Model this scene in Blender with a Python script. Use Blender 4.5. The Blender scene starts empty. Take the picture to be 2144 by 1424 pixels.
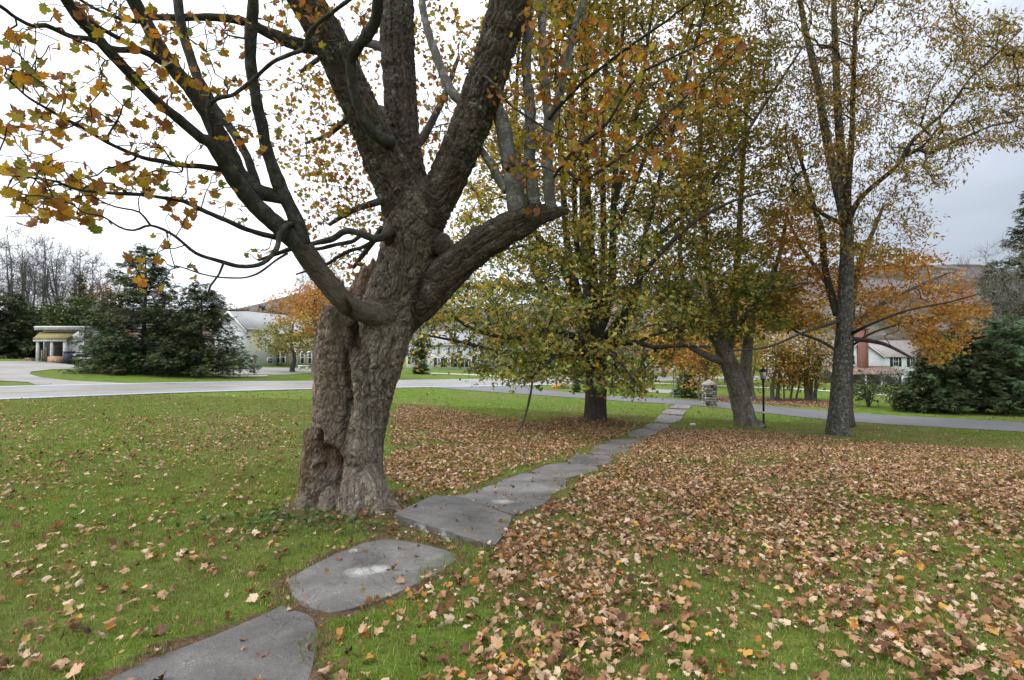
import bpy, math, random
import numpy as np
from mathutils import Vector

rng = np.random.default_rng(7)
random.seed(7)
scene = bpy.context.scene
col = scene.collection
R = math.radians

# ------------------------------------------------------------------ camera
F = 1075.0                     # focal length in photo pixels (photo 2144 x 1424)
CAMZ = 1.65
PITCH = math.atan((730 - 712) / F)
cam_data = bpy.data.cameras.new('camera')
cam_data.sensor_width = 36.0
cam_data.lens = F / 2144 * 36.0
cam_data.clip_start = 0.05
cam_data.clip_end = 4000
cam = bpy.data.objects.new('camera', cam_data)
col.objects.link(cam)
cam.location = (0, 0, CAMZ)
cam.rotation_euler = (math.pi / 2 + PITCH, 0, 0)
scene.camera = cam

# ------------------------------------------------------------------ sky, sun, exposure
SUN_AZ, SUN_EL = R(-98), R(44)          # azimuth from +Y towards +X, soft sun behind cloud
SUN_DIR = (math.sin(SUN_AZ) * math.cos(SUN_EL), math.cos(SUN_AZ) * math.cos(SUN_EL), math.sin(SUN_EL))
world = bpy.data.worlds.new('World')
scene.world = world
world.use_nodes = True


def sky():
    nt = world.node_tree
    nt.nodes.clear()
    N, L = nt.nodes.new, nt.links.new
    out = N('ShaderNodeOutputWorld')
    bg = N('ShaderNodeBackground')
    bg.inputs['Strength'].default_value = 0.1
    L(bg.outputs[0], out.inputs[0])
    sk = N('ShaderNodeTexSky')
    sk.sky_type = 'NISHITA'
    sk.sun_disc = False
    sk.sun_elevation = SUN_EL
    sk.sun_rotation = SUN_AZ
    tc = N('ShaderNodeTexCoord')
    mp = N('ShaderNodeMapping')
    mp.inputs['Scale'].default_value = (1.0, 1.0, 3.2)
    L(tc.outputs['Generated'], mp.inputs[0])
    nz = N('ShaderNodeTexNoise')
    nz.inputs['Scale'].default_value = 1.7
    nz.inputs['Detail'].default_value = 5
    nz.inputs['Roughness'].default_value = 0.52
    L(mp.outputs[0], nz.inputs['Vector'])
    # cloud brightness: thinner and brighter around the hidden sun
    dt = N('ShaderNodeVectorMath')
    dt.operation = 'DOT_PRODUCT'
    L(tc.outputs['Generated'], dt.inputs[0])
    dt.inputs[1].default_value = SUN_DIR
    gl = N('ShaderNodeMapRange')
    gl.interpolation_type = 'SMOOTHSTEP'
    gl.inputs['From Min'].default_value = -0.55
    gl.inputs['From Max'].default_value = 0.4
    L(dt.outputs['Value'], gl.inputs['Value'])
    c1 = N('ShaderNodeMixRGB')
    c1.inputs[1].default_value = (3.9, 4.3, 5.0, 1)
    c1.inputs[2].default_value = (11.6, 12.1, 12.9, 1)
    L(gl.outputs[0], c1.inputs[0])
    rp = N('ShaderNodeMapRange')
    rp.inputs['From Min'].default_value = 0.3
    rp.inputs['From Max'].default_value = 0.7
    rp.inputs['To Min'].default_value = 0.7
    rp.inputs['To Max'].default_value = 1.24
    L(nz.outputs['Fac'], rp.inputs['Value'])
    c2 = N('ShaderNodeMixRGB')
    c2.blend_type = 'MULTIPLY'
    c2.inputs[0].default_value = 1
    L(c1.outputs[0], c2.inputs[1])
    L(rp.outputs[0], c2.inputs[2])
    # an overcast sky is brighter overhead than at the horizon
    sz = N('ShaderNodeSeparateXYZ')
    L(tc.outputs['Generated'], sz.inputs[0])
    ze = N('ShaderNodeMapRange')
    for k_, v_ in (('From Min', 0.0), ('From Max', 1.0), ('To Min', 0.68), ('To Max', 1.4)):
        ze.inputs[k_].default_value = v_
    L(sz.outputs[2], ze.inputs['Value'])
    c3 = N('ShaderNodeMixRGB')
    c3.blend_type = 'MULTIPLY'
    c3.inputs[0].default_value = 1
    L(c2.outputs[0], c3.inputs[1])
    L(ze.outputs[0], c3.inputs[2])
    mx = N('ShaderNodeMixRGB')
    mx.inputs[0].default_value = 0.9
    L(sk.outputs[0], mx.inputs[1])
    L(c3.outputs[0], mx.inputs[2])
    L(mx.outputs[0], bg.inputs['Color'])


sky()
sun_data = bpy.data.lights.new('sun', 'SUN')
sun_data.energy = 1.3
sun_data.angle = R(14)
sun_data.color = (1.0, 0.96, 0.9)
sun = bpy.data.objects.new('sun', sun_data)
col.objects.link(sun)
sun.rotation_euler = Vector(SUN_DIR).to_track_quat('Z', 'Y').to_euler()
vs = scene.view_settings
vs.view_transform = 'Standard'
vs.look = 'None'
vs.gamma = 1
vs.use_curve_mapping = False
vs.exposure = 0.7
scene.cycles.max_bounces = 5
scene.cycles.diffuse_bounces = 3
scene.cycles.glossy_bounces = 2
scene.cycles.transmission_bounces = 3
scene.cycles.use_denoising = True
scene.cycles.use_adaptive_sampling = True
scene.cycles.adaptive_threshold = 0.02
scene.cycles.caustics_reflective = False
scene.cycles.caustics_refractive = False

# ------------------------------------------------------------------ projection helpers
_cp, _sp = math.cos(PITCH), math.sin(PITCH)


def P(px, py, d):
    """photo pixel at a forward distance d (world y) -> world point"""
    u = (px - 1072.0) / F
    v = (712.0 - py) / F
    dx, dy, dz = u, _cp - v * _sp, _sp + v * _cp
    k = d / dy
    return np.array((dx * k, d, CAMZ + dz * k))


def PP(pts):
    return np.array([P(*p[:3]) for p in pts])


def project(W):
    W = np.asarray(W, float)
    x, y, z = W[:, 0], W[:, 1], W[:, 2] - CAMZ
    f = y * _cp + z * _sp
    u = -y * _sp + z * _cp
    f = np.where(np.abs(f) < 1e-3, 1e-3, f)
    return np.stack([1072 + F * x / f, 712 - F * u / f, f], 1)


# ------------------------------------------------------------------ terrain
CTRL = np.array([
    (0, 0, 0), (-8, 0, .05), (8, 0, -.2), (0, -8, .4), (-20, -8, .5), (20, -8, -.3),
    (-2.2, 6.6, -.41), (3.12, 19.4, -1.2), (9.8, 21.5, -1.6), (10.4, 21.2, -1.64),
    (12.4, 19.5, -1.65), (10.0, 31, -1.8), (12.3, 32, -1.86), (12.6, 40, -2.1),
    (24, 24, -2.0), (17.6, 28.4, -2.05), (12.1, 33.6, -1.95), (5.5, 35, -1.7),
    (-24, 20.4, -.4), (-13.3, 30, -.7), (-8, 36, -1.0), (1.3, 48, -1.5),
    (-24, 36, -.35), (-23.3, 43, -.55), (-39.6, 45, .5), (-33, 70, -.8), (-11, 70, -1.3),
    (57.6, 85, -4.2), (26, 30, -2.1), (20, 14, -1.5), (-20, 10, -.1), (35, 60, -2.6), (6, 10, -.75), (-12, 14, -.3),
    (0, 120, -2), (-120, 120, 1), (120, 120, -4), (120, 0, -3), (-120, 0, 1), (0, 400, -3), (-400, 300, 0), (400, 300, -5),
    (-300, -100, 0), (300, -100, -3)], float)


def _tps():
    n = len(CTRL)
    d = np.linalg.norm(CTRL[:, None, :2] - CTRL[None, :, :2], axis=2) / 50
    K = np.where(d > 0, d * d * np.log(np.maximum(d, 1e-9)), 0) + np.eye(n) * 0.0015
    A = np.zeros((n + 3, n + 3))
    A[:n, :n] = K
    A[:n, n] = 1
    A[:n, n + 1:] = CTRL[:, :2] / 50
    A[n:, :n] = A[:n, n:].T
    b = np.zeros(n + 3)
    b[:n] = CTRL[:, 2]
    return np.linalg.solve(A, b)


_W = _tps()
TREE2 = (3.12, 19.4)


def T(x, y):
    x = np.atleast_1d(np.asarray(x, float))
    y = np.atleast_1d(np.asarray(y, float))
    n = len(CTRL)
    out = np.zeros(len(x))
    for a in range(0, len(x), 60000):
        xs, ys = x[a:a + 60000], y[a:a + 60000]
        d = np.hypot(xs[:, None] - CTRL[None, :, 0], ys[:, None] - CTRL[None, :, 1]) / 50
        k = d * d * np.log(np.maximum(d, 1e-9))
        out[a:a + 60000] = k @ _W[:n] + _W[n] + _W[n + 1] * xs / 50 + _W[n + 2] * ys / 50
    # low mounds round the old tree and the second tree
    out += 0.10 * np.exp(-((x + 2.15) ** 2 + (y - 6.6) ** 2) / 1.1)
    out += 0.22 * np.exp(-((x - TREE2[0]) ** 2 + (y - TREE2[1]) ** 2) / 2.2)
    return out


def T1(x, y):
    return float(T(x, y)[0])


_DS = np.geomspace(1.2, 300, 900)


def GP(px, py):
    """photo pixel -> point on the terrain"""
    p1 = P(px, py, 1.0)
    d = p1 - np.array((0, 0, CAMZ))
    x, y, z = d[0] * _DS, d[1] * _DS, CAMZ + d[2] * _DS
    h = z - T(x, y)
    i = np.argmax(h < 0)
    if h[i] >= 0:
        i = len(_DS) - 1
    i = max(i, 1)
    t = h[i - 1] / (h[i - 1] - h[i] + 1e-12)
    k = _DS[i - 1] + (_DS[i] - _DS[i - 1]) * t
    return np.array((d[0] * k, d[1] * k, CAMZ + d[2] * k))


def in_poly(x, y, poly):
    poly = np.asarray(poly)
    r = np.zeros(len(x), bool)
    n = len(poly)
    for i in range(n):
        x1, y1 = poly[i][:2]
        x2, y2 = poly[(i + 1) % n][:2]
        c = ((y1 > y) != (y2 > y)) & (x < (x2 - x1) * (y - y1) / (y2 - y1 + 1e-12) + x1)
        r ^= c
    return r


# ------------------------------------------------------------------ numpy noise
def _hash(i, j, k, s=0):
    h = (i * 374761393 + j * 668265263 + k * 2147483647 + s * 1274126177) & 0xFFFFFFFF
    h = ((h ^ (h >> 13)) * 1274126177) & 0xFFFFFFFF
    h = h ^ (h >> 16)
    return (h & 0xFFFFFF) / float(0xFFFFFF)


def noise3(p, s=0):
    f = np.floor(p)
    i = f.astype(np.int64)
    t = p - f
    t = t * t * (3 - 2 * t)
    r = 0
    for a in (0, 1):
        for b in (0, 1):
            for c in (0, 1):
                w = (t[:, 0] if a else 1 - t[:, 0]) * (t[:, 1] if b else 1 - t[:, 1]) * (t[:, 2] if c else 1 - t[:, 2])
                r = r + w * _hash(i[:, 0] + a, i[:, 1] + b, i[:, 2] + c, s)
    return r * 2 - 1


def fbm(p, o=4, s=0):
    r, a = 0, 0.5
    for k in range(o):
        r = r + a * noise3(p * 2 ** k + 17.3 * k, s + k)
        a *= 0.5
    return r


def worley(p, s=0):
    """F1, F2 distances"""
    f = np.floor(p).astype(np.int64)
    f1 = np.full(len(p), 9.0)
    f2 = np.full(len(p), 9.0)
    for a in (-1, 0, 1):
        for b in (-1, 0, 1):
            for c in (-1, 0, 1):
                i, j, k = f[:, 0] + a, f[:, 1] + b, f[:, 2] + c
                q = np.stack([i + _hash(i, j, k, s), j + _hash(i, j, k, s + 11), k + _hash(i, j, k, s + 23)], 1)
                d = np.linalg.norm(q - p, axis=1)
                n1 = np.minimum(f1, d)
                f2 = np.minimum(f2, np.maximum(f1, d))
                f1 = n1
    return f1, f2


# ------------------------------------------------------------------ objects
def mesh(name, V, faces, mats=None, midx=None, smooth=False, attrs=None):
    """faces: list of (n,k) int arrays"""
    me = bpy.data.meshes.new(name)
    V = np.asarray(V, np.float32).reshape(-1, 3)
    faces = [np.asarray(f, np.int32) for f in faces if len(f)]
    me.vertices.add(len(V))
    me.vertices.foreach_set('co', V.ravel())
    loops = np.concatenate([f.ravel() for f in faces]) if faces else np.zeros(0, np.int32)
    tot = np.concatenate([np.full(len(f), f.shape[1], np.int32) for f in faces]) if faces else np.zeros(0, np.int32)
    me.loops.add(len(loops))
    me.loops.foreach_set('vertex_index', loops)
    me.polygons.add(len(tot))
    st = np.zeros(len(tot), np.int32)
    st[1:] = np.cumsum(tot)[:-1]
    me.polygons.foreach_set('loop_start', st)
    try:
        me.polygons.foreach_set('loop_total', tot)
    except Exception:
        pass
    for m in (mats or []):
        me.materials.append(m)
    if midx is not None:
        me.polygons.foreach_set('material_index', np.asarray(midx, np.int32))
    if smooth:
        me.polygons.foreach_set('use_smooth', np.ones(len(tot), bool))
    me.update(calc_edges=True)
    me.validate()
    for k, v in (attrs or {}).items():
        v = np.asarray(v, np.float32)
        if v.ndim == 1:
            at = me.attributes.new(k, 'FLOAT', 'POINT')
            at.data.foreach_set('value', v)
        else:
            at = me.attributes.new(k, 'FLOAT_VECTOR', 'POINT')
            at.data.foreach_set('vector', v.ravel())
    return me


def link(name, data, parent=None, loc=None, label=None, cat=None, group=None, kind=None):
    o = bpy.data.objects.new(name, data)
    col.objects.link(o)
    if parent is not None:
        o.parent = parent
    if loc is not None:
        o.location = loc
    if label:
        o['label'] = label
    if cat:
        o['category'] = cat
    if group:
        o['group'] = group
    if kind:
        o['kind'] = kind
    return o


def thing(name, label, cat, loc=(0, 0, 0), rz=0.0, group=None):
    o = link(name, None, None, tuple(float(c) for c in loc), label, cat, group)
    o.rotation_euler = (0, 0, rz)
    o.empty_display_size = 0.2
    return o


class MB:
    """collects boxes, prisms, tubes; build() makes ONE mesh object"""

    def __init__(self):
        self.V, self.f3, self.f4, self.fn, self.n = [], [], [], [], 0

    def add(self, V, tris=(), quads=(), ngons=()):
        V = np.asarray(V, float)
        b = self.n
        self.V.append(V)
        self.n += len(V)
        if len(tris):
            self.f3.append(np.asarray(tris) + b)
        if len(quads):
            self.f4.append(np.asarray(quads) + b)
        for g in ngons:
            self.fn.append(np.asarray(g) + b)
        return self

    def box(self, c, s, rz=0.0, taper=1.0):
        hx, hy, hz = s[0] / 2, s[1] / 2, s[2] / 2
        v = []
        for z, k in ((-hz, 1), (hz, taper)):
            for x, y in ((-hx, -hy), (hx, -hy), (hx, hy), (-hx, hy)):
                v.append((x * k, y * k, z))
        v = np.array(v)
        if rz:
            cs, sn = math.cos(rz), math.sin(rz)
            v = np.stack([v[:, 0] * cs - v[:, 1] * sn, v[:, 0] * sn + v[:, 1] * cs, v[:, 2]], 1)
        v += np.array(c)
        return self.add(v, quads=[(3, 2, 1, 0), (4, 5, 6, 7), (0, 1, 5, 4), (1, 2, 6, 5), (2, 3, 7, 6), (3, 0, 4, 7)])

    def prism(self, poly, z0, z1):
        """vertical prism over a 2D polygon"""
        n = len(poly)
        v = [(p[0], p[1], z0) for p in poly] + [(p[0], p[1], z1) for p in poly]
        self.add(v, quads=[(i, (i + 1) % n, n + (i + 1) % n, n + i) for i in range(n)],
                 ngons=[list(range(n))[::-1], list(range(n, 2 * n))])
        return self

    def extrude(self, prof, axis_from, axis_to):
        """planar polygon of 3D points extruded by a vector"""
        prof = np.asarray(prof, float)
        off = np.asarray(axis_to, float) - np.asarray(axis_from, float)
        n = len(prof)
        v = np.concatenate([prof, prof + off])
        self.add(v, quads=[(i, (i + 1) % n, n + (i + 1) % n, n + i) for i in range(n)],
                 ngons=[list(range(n))[::-1], list(range(n, 2 * n))])
        return self

    def lathe(self, prof, c, seg=12):
        """prof: list of (r, z)"""
        a = np.linspace(0, 2 * np.pi, seg, endpoint=False)
        v = np.concatenate([np.stack([r * np.cos(a), r * np.sin(a), np.full(seg, z)], 1) for r, z in prof]) + np.array(c)
        q = []
        for k in range(len(prof) - 1):
            for i in range(seg):
                j = (i + 1) % seg
                q.append((k * seg + i, k * seg + j, (k + 1) * seg + j, (k + 1) * seg + i))
        self.add(v, quads=q, ngons=[list(range(seg))[::-1], list(range((len(prof) - 1) * seg, len(prof) * seg))])
        return self

    def tube(self, pts, rad, seg=8):
        V, q, caps = tube_arrays(np.asarray(pts, float), np.asarray(rad, float), seg)
        return self.add(V, quads=q, ngons=caps)

    def data(self, name, mat, smooth=False):
        V = np.concatenate(self.V)
        faces = []
        if self.f3:
            faces.append(np.concatenate(self.f3))
        if self.f4:
            faces.append(np.concatenate(self.f4))
        for g in self.fn:
            faces.append(g[None, :])
        return mesh(name, V, faces, [mat] if mat else None, smooth=smooth)

    def build(self, name, mat, parent=None, smooth=False, **kw):
        return link(name, self.data(name, mat, smooth), parent, **kw)


def tube_arrays(pts, rad, seg):
    n = len(pts)
    tn = np.gradient(pts, axis=0)
    tn /= np.linalg.norm(tn, axis=1)[:, None] + 1e-9
    ref = np.array((0.0, 0, 1)) if abs(tn[0][2]) < 0.9 else np.array((1.0, 0, 0))
    u = np.cross(tn[0], ref)
    u /= np.linalg.norm(u)
    a = np.linspace(0, 2 * np.pi, seg, endpoint=False)
    V = []
    for i in range(n):
        u = u - tn[i] * (u @ tn[i])
        u /= np.linalg.norm(u) + 1e-9
        w = np.cross(tn[i], u)
        V.append(pts[i] + rad[i] * (np.cos(a)[:, None] * u + np.sin(a)[:, None] * w))
    q = []
    for k in range(n - 1):
        for i in range(seg):
            j = (i + 1) % seg
            q.append((k * seg + i, k * seg + j, (k + 1) * seg + j, (k + 1) * seg + i))
    return np.concatenate(V), q, [list(range(seg))[::-1], list(range((n - 1) * seg, n * seg))]


def spline(pts, step):
    """Catmull-Rom resampling of an (n,k) array (first 3 columns are position)"""
    pts = np.asarray(pts, float)
    out = []
    n = len(pts)
    for i in range(n - 1):
        p0, p1, p2, p3 = pts[max(i - 1, 0)], pts[i], pts[i + 1], pts[min(i + 2, n - 1)]
        m = max(1, int(round(np.linalg.norm(p2[:3] - p1[:3]) / step)))
        for k in range(m):
            t = k / m
            out.append(0.5 * ((2 * p1) + (-p0 + p2) * t + (2 * p0 - 5 * p1 + 4 * p2 - p3) * t * t + (-p0 + 3 * p1 - 3 * p2 + p3) * t ** 3))
    out.append(pts[-1])
    return np.array(out)
# ------------------------------------------------------------------ materials
def _mat(name):
    m = bpy.data.materials.new(name)
    m.use_nodes = True
    nt = m.node_tree
    nt.nodes.clear()
    out = nt.nodes.new('ShaderNodeOutputMaterial')
    return m, nt, out


class NT:
    def __init__(self, nt):
        self.nt = nt

    def n(self, t, **kw):
        nd = self.nt.nodes.new(t)
        for k, v in kw.items():
            if k.startswith('i_'):
                key = k[2:].replace('_', ' ')
                nd.inputs[key].default_value = v
            else:
                setattr(nd, k, v)
        return nd

    def l(self, a, b):
        self.nt.links.new(a, b)

    def noise(self, vec, scale, detail=4, rough=0.55, dist=0.0):
        nd = self.n('ShaderNodeTexNoise')
        nd.inputs['Scale'].default_value = scale
        nd.inputs['Detail'].default_value = detail
        nd.inputs['Roughness'].default_value = rough
        nd.inputs['Distortion'].default_value = dist
        if vec is not None:
            self.l(vec, nd.inputs['Vector'])
        return nd.outputs['Fac']

    def ramp(self, fac, stops, interp='LINEAR'):
        nd = self.n('ShaderNodeValToRGB')
        cr = nd.color_ramp
        cr.interpolation = interp
        while len(cr.elements) < len(stops):
            cr.elements.new(0.5)
        for e, (p, c) in zip(cr.elements, stops):
            e.position = p
            e.color = (*c, 1) if len(c) == 3 else c
        self.l(fac, nd.inputs[0])
        return nd.outputs[0]

    def mix(self, fac, a, b, blend='MIX'):
        nd = self.n('ShaderNodeMixRGB', blend_type=blend)
        for i, v in ((0, fac), (1, a), (2, b)):
            if isinstance(v, (int, float)):
                nd.inputs[i].default_value = v
            elif isinstance(v, tuple):
                nd.inputs[i].default_value = (*v, 1)
            else:
                self.l(v, nd.inputs[i])
        return nd.outputs[0]

    def math(self, op, a, b=None, c=None):
        nd = self.n('ShaderNodeMath', operation=op)
        for i, v in enumerate((a, b, c)):
            if v is None:
                continue
            if isinstance(v, (int, float)):
                nd.inputs[i].default_value = v
            else:
                self.l(v, nd.inputs[i])
        return nd.outputs[0]

    def rng(self, v, a, b, c=0.0, d=1.0):
        nd = self.n('ShaderNodeMapRange')
        self.l(v, nd.inputs['Value'])
        for k, x in (('From Min', a), ('From Max', b), ('To Min', c), ('To Max', d)):
            nd.inputs[k].default_value = x
        return nd.outputs[0]

    def mapping(self, vec, scale):
        nd = self.n('ShaderNodeMapping')
        nd.inputs['Scale'].default_value = scale
        self.l(vec, nd.inputs[0])
        return nd.outputs[0]

    def bump(self, h, strength, dist=0.01):
        nd = self.n('ShaderNodeBump')
        nd.inputs['Strength'].default_value = strength
        nd.inputs['Distance'].default_value = dist
        self.l(h, nd.inputs['Height'])
        return nd.outputs[0]

    def bsdf(self, color, rough=0.8, normal=None, spec=0.3, metal=0.0):
        nd = self.n('ShaderNodeBsdfPrincipled')
        for k, v in (('Base Color', color), ('Roughness', rough), ('Metallic', metal), ('Specular IOR Level', spec)):
            if isinstance(v, (int, float)):
                nd.inputs[k].default_value = v
            elif isinstance(v, tuple):
                nd.inputs[k].default_value = (*v, 1)
            else:
                self.l(v, nd.inputs[k])
        if normal is not None:
            self.l(normal, nd.inputs['Normal'])
        return nd


def pos(b):
    return b.n('ShaderNodeNewGeometry').outputs['Position']


def m_simple(name, c, rough=0.7, var=0.15, scale=6.0, spec=0.3, metal=0.0, bump=0.0):
    m, nt, out = _mat(name)
    b = NT(nt)
    p = pos(b)
    f = b.noise(p, scale, 5, 0.6)
    lo = tuple(max(0, x * (1 - var)) for x in c)
    hi = tuple(min(1, x * (1 + var)) for x in c)
    cc = b.ramp(f, [(0.3, lo), (0.7, hi)])
    nm = b.bump(f, bump, 0.02) if bump else None
    b.l(b.bsdf(cc, rough, nm, spec, metal).outputs[0], out.inputs[0])
    return m


def m_leaf(name, stops, rnd='island', trans=0.35, blotch=0.0, blotch_col=(0.11, 0.045, 0.02), patch=None, patch_scale=0.5, rough=0.6, spec=0.25):
    """stops: ramp over a per-leaf random number; patch: (stops) second ramp mixed by a large noise"""
    m, nt, out = _mat(name)
    b = NT(nt)
    if rnd == 'island':
        r = b.n('ShaderNodeNewGeometry').outputs['Random Per Island']
    else:
        r = b.n('ShaderNodeObjectInfo').outputs['Random']
    c = b.ramp(r, stops)
    if patch:
        f = b.noise(pos(b), patch_scale, 3, 0.5)
        r2 = b.math('FRACT', b.math('MULTIPLY', r, 7.13))
        s = b.math('GREATER_THAN', b.math('ADD', f, b.math('MULTIPLY', b.math('SUBTRACT', r2, 0.5), 0.25)), 0.5)
        c = b.mix(s, c, b.ramp(r, patch))
    r3 = b.math('FRACT', b.math('MULTIPLY', r, 31.7))
    c = b.mix(1.0, c, b.ramp(r3, [(0, (0.62, 0.62, 0.62)), (1, (1.15, 1.15, 1.15))]), 'MULTIPLY')
    if blotch:
        tc = b.n('ShaderNodeTexCoord').outputs['Object'] if rnd != 'island' else pos(b)
        add = b.n('ShaderNodeVectorMath', operation='ADD')
        b.l(tc, add.inputs[0])
        cx = b.n('ShaderNodeCombineXYZ')
        b.l(b.math('MULTIPLY', r, 40.0), cx.inputs[0])
        b.l(cx.outputs[0], add.inputs[1])
        f = b.noise(add.outputs[0], 30 if rnd == 'island' else 26, 3, 0.6)
        f = b.rng(f, 0.50, 0.62)
        c = b.mix(b.math('MULTIPLY', f, blotch), c, blotch_col)
    d = b.bsdf(c, rough, None, spec)
    t = b.n('ShaderNodeBsdfTranslucent')
    b.l(b.mix(1.0, c, (1.0, 0.95, 0.6), 'MULTIPLY'), t.inputs[0])
    ms = b.n('ShaderNodeMixShader')
    ms.inputs[0].default_value = trans
    b.l(d.outputs[0], ms.inputs[1])
    b.l(t.outputs[0], ms.inputs[2])
    b.l(ms.outputs[0], out.inputs[0])
    return m


def m_bark_attr():
    """hero bark: colours follow the bark coordinates stored on the mesh, wear and lichen of their own"""
    m, nt, out = _mat('old_maple_bark')
    b = NT(nt)
    q = b.n('ShaderNodeAttribute', attribute_name='bark').outputs['Vector']
    p = pos(b)
    f1 = b.noise(q, 1.2, 6, 0.62, 0.3)
    base = b.ramp(f1, [(0.3, (0.1, 0.083, 0.066)), (0.47, (0.185, 0.157, 0.127)), (0.6, (0.255, 0.22, 0.182)), (0.75, (0.37, 0.332, 0.28))])
    age = b.n('ShaderNodeAttribute', attribute_name='young').outputs['Fac']
    f2 = b.noise(p, 9.0, 5, 0.6)
    young = b.ramp(f2, [(0.3, (0.05, 0.044, 0.035)), (0.7, (0.1, 0.09, 0.072))])
    base = b.mix(age, base, young)
    lmb = b.n('ShaderNodeAttribute', attribute_name='limb').outputs['Fac']
    base = b.mix(lmb, base, b.mix(1.0, base, (0.46, 0.45, 0.44), 'MULTIPLY'))
    fr = b.noise(p, 1.7, 4, 0.6)
    base = b.mix(1.0, base, b.ramp(fr, [(0.3, (0.72, 0.7, 0.68)), (0.7, (1.2, 1.14, 1.06))]), 'MULTIPLY')
    # bare reddish wood of the dead column
    dead = b.n('ShaderNodeAttribute', attribute_name='dead').outputs['Fac']
    fd = b.noise(b.mapping(p, (14, 14, 3)), 1.0, 5, 0.6)
    base = b.mix(dead, base, b.ramp(fd, [(0.3, (0.1, 0.06, 0.04)), (0.55, (0.23, 0.15, 0.1)), (0.75, (0.33, 0.25, 0.18))]))
    # pale grey-green lichen
    lz = b.noise(p, 5.5, 6, 0.7)
    lf = b.noise(p, 40, 3, 0.6)
    lich = b.math('MULTIPLY', b.rng(lz, 0.56, 0.64), b.rng(lf, 0.42, 0.6))
    lim = b.n('ShaderNodeAttribute', attribute_name='lichen').outputs['Fac']
    base = b.mix(b.math('MULTIPLY', lich, lim), base, (0.26, 0.285, 0.24))
    # moss on the horizontal limb
    ms = b.n('ShaderNodeAttribute', attribute_name='moss').outputs['Fac']
    mf = b.rng(b.noise(p, 12, 5, 0.7), 0.4, 0.58)
    base = b.mix(b.math('MULTIPLY', ms, mf), base, (0.05, 0.062, 0.018))
    fb = b.noise(q, 4.5, 6, 0.7)
    vo = b.n('ShaderNodeTexVoronoi', feature='DISTANCE_TO_EDGE')
    vo.inputs['Scale'].default_value = 3.4
    wq = b.n('ShaderNodeVectorMath', operation='ADD')
    nq = b.n('ShaderNodeTexNoise')
    nq.inputs['Scale'].default_value = 2.0
    b.l(q, nq.inputs['Vector'])
    b.l(q, wq.inputs[0])
    sc = b.n('ShaderNodeVectorMath', operation='SCALE')
    sc.inputs['Scale'].default_value = 0.6
    b.l(nq.outputs['Color'], sc.inputs[0])
    b.l(sc.outputs[0], wq.inputs[1])
    b.l(wq.outputs[0], vo.inputs['Vector'])
    fis = b.rng(vo.outputs['Distance'], 0.0, 0.16)
    hh = b.math('ADD', b.math('MULTIPLY', fb, 0.7), b.math('MULTIPLY', fis, b.math('SUBTRACT', 1.0, age)))
    nm = b.bump(hh, 0.8, 0.025)
    b.l(b.bsdf(base, 0.9, nm, 0.15).outputs[0], out.inputs[0])
    return m


def m_bark(name, lo, hi, lichen=0.0, moss=0.0, vs=(9, 9, 2.2), bump=0.8, lcol=(0.36, 0.38, 0.33)):
    m, nt, out = _mat(name)
    b = NT(nt)
    p = pos(b)
    f = b.noise(b.mapping(p, vs), 1.0, 6, 0.65, 0.6)
    c = b.ramp(f, [(0.3, lo), (0.7, hi)])
    if lichen:
        lf = b.rng(b.noise(p, 9.0, 7, 0.75), 0.5, 0.6)
        c = b.mix(b.math('MULTIPLY', lf, lichen), c, lcol)
    if moss:
        mf = b.rng(b.noise(p, 1.6, 5, 0.7), 0.5, 0.62)
        c = b.mix(b.math('MULTIPLY', mf, moss), c, (0.055, 0.06, 0.022))
    b.l(b.bsdf(c, 0.9, b.bump(f, bump, 0.05), 0.15).outputs[0], out.inputs[0])
    return m


def m_ground():
    m, nt, out = _mat('lawn_ground')
    b = NT(nt)
    p = pos(b)
    f0 = b.noise(p, 0.22, 4, 0.55)
    f1 = b.noise(p, 2.2, 5, 0.6)
    f2 = b.noise(b.mapping(p, (1, 1, 0.2)), 38, 4, 0.7)
    g = b.ramp(f1, [(0.3, (0.08, 0.135, 0.017)), (0.52, (0.12, 0.19, 0.026)), (0.74, (0.175, 0.235, 0.042))])
    g = b.mix(b.rng(f0, 0.42, 0.66, 0, 0.75), g, b.ramp(f1, [(0.3, (0.13, 0.15, 0.04)), (0.7, (0.19, 0.2, 0.06))]))
    g = b.mix(1.0, g, b.ramp(f2, [(0.3, (0.6, 0.6, 0.6)), (0.7, (1.25, 1.25, 1.25))]), 'MULTIPLY')
    # worn thatch next to the flagstones and thick leaf mould, painted on as mesh attributes
    bare = b.n('ShaderNodeAttribute', attribute_name='bare').outputs['Fac']
    fb = b.math('ADD', bare, b.math('MULTIPLY', b.math('SUBTRACT', b.noise(p, 9, 4, 0.6), 0.5), 0.9))
    soil = b.ramp(f2, [(0.25, (0.06, 0.038, 0.022)), (0.5, (0.13, 0.085, 0.05)), (0.75, (0.22, 0.15, 0.09))])
    g = b.mix(b.rng(fb, 0.35, 0.7), g, soil)
    h = b.math('ADD', f2, b.math('MULTIPLY', f1, 1.2))
    b.l(b.bsdf(g, 0.95, b.bump(h, 0.9, 0.05), 0.05).outputs[0], out.inputs[0])
    return m


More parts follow.
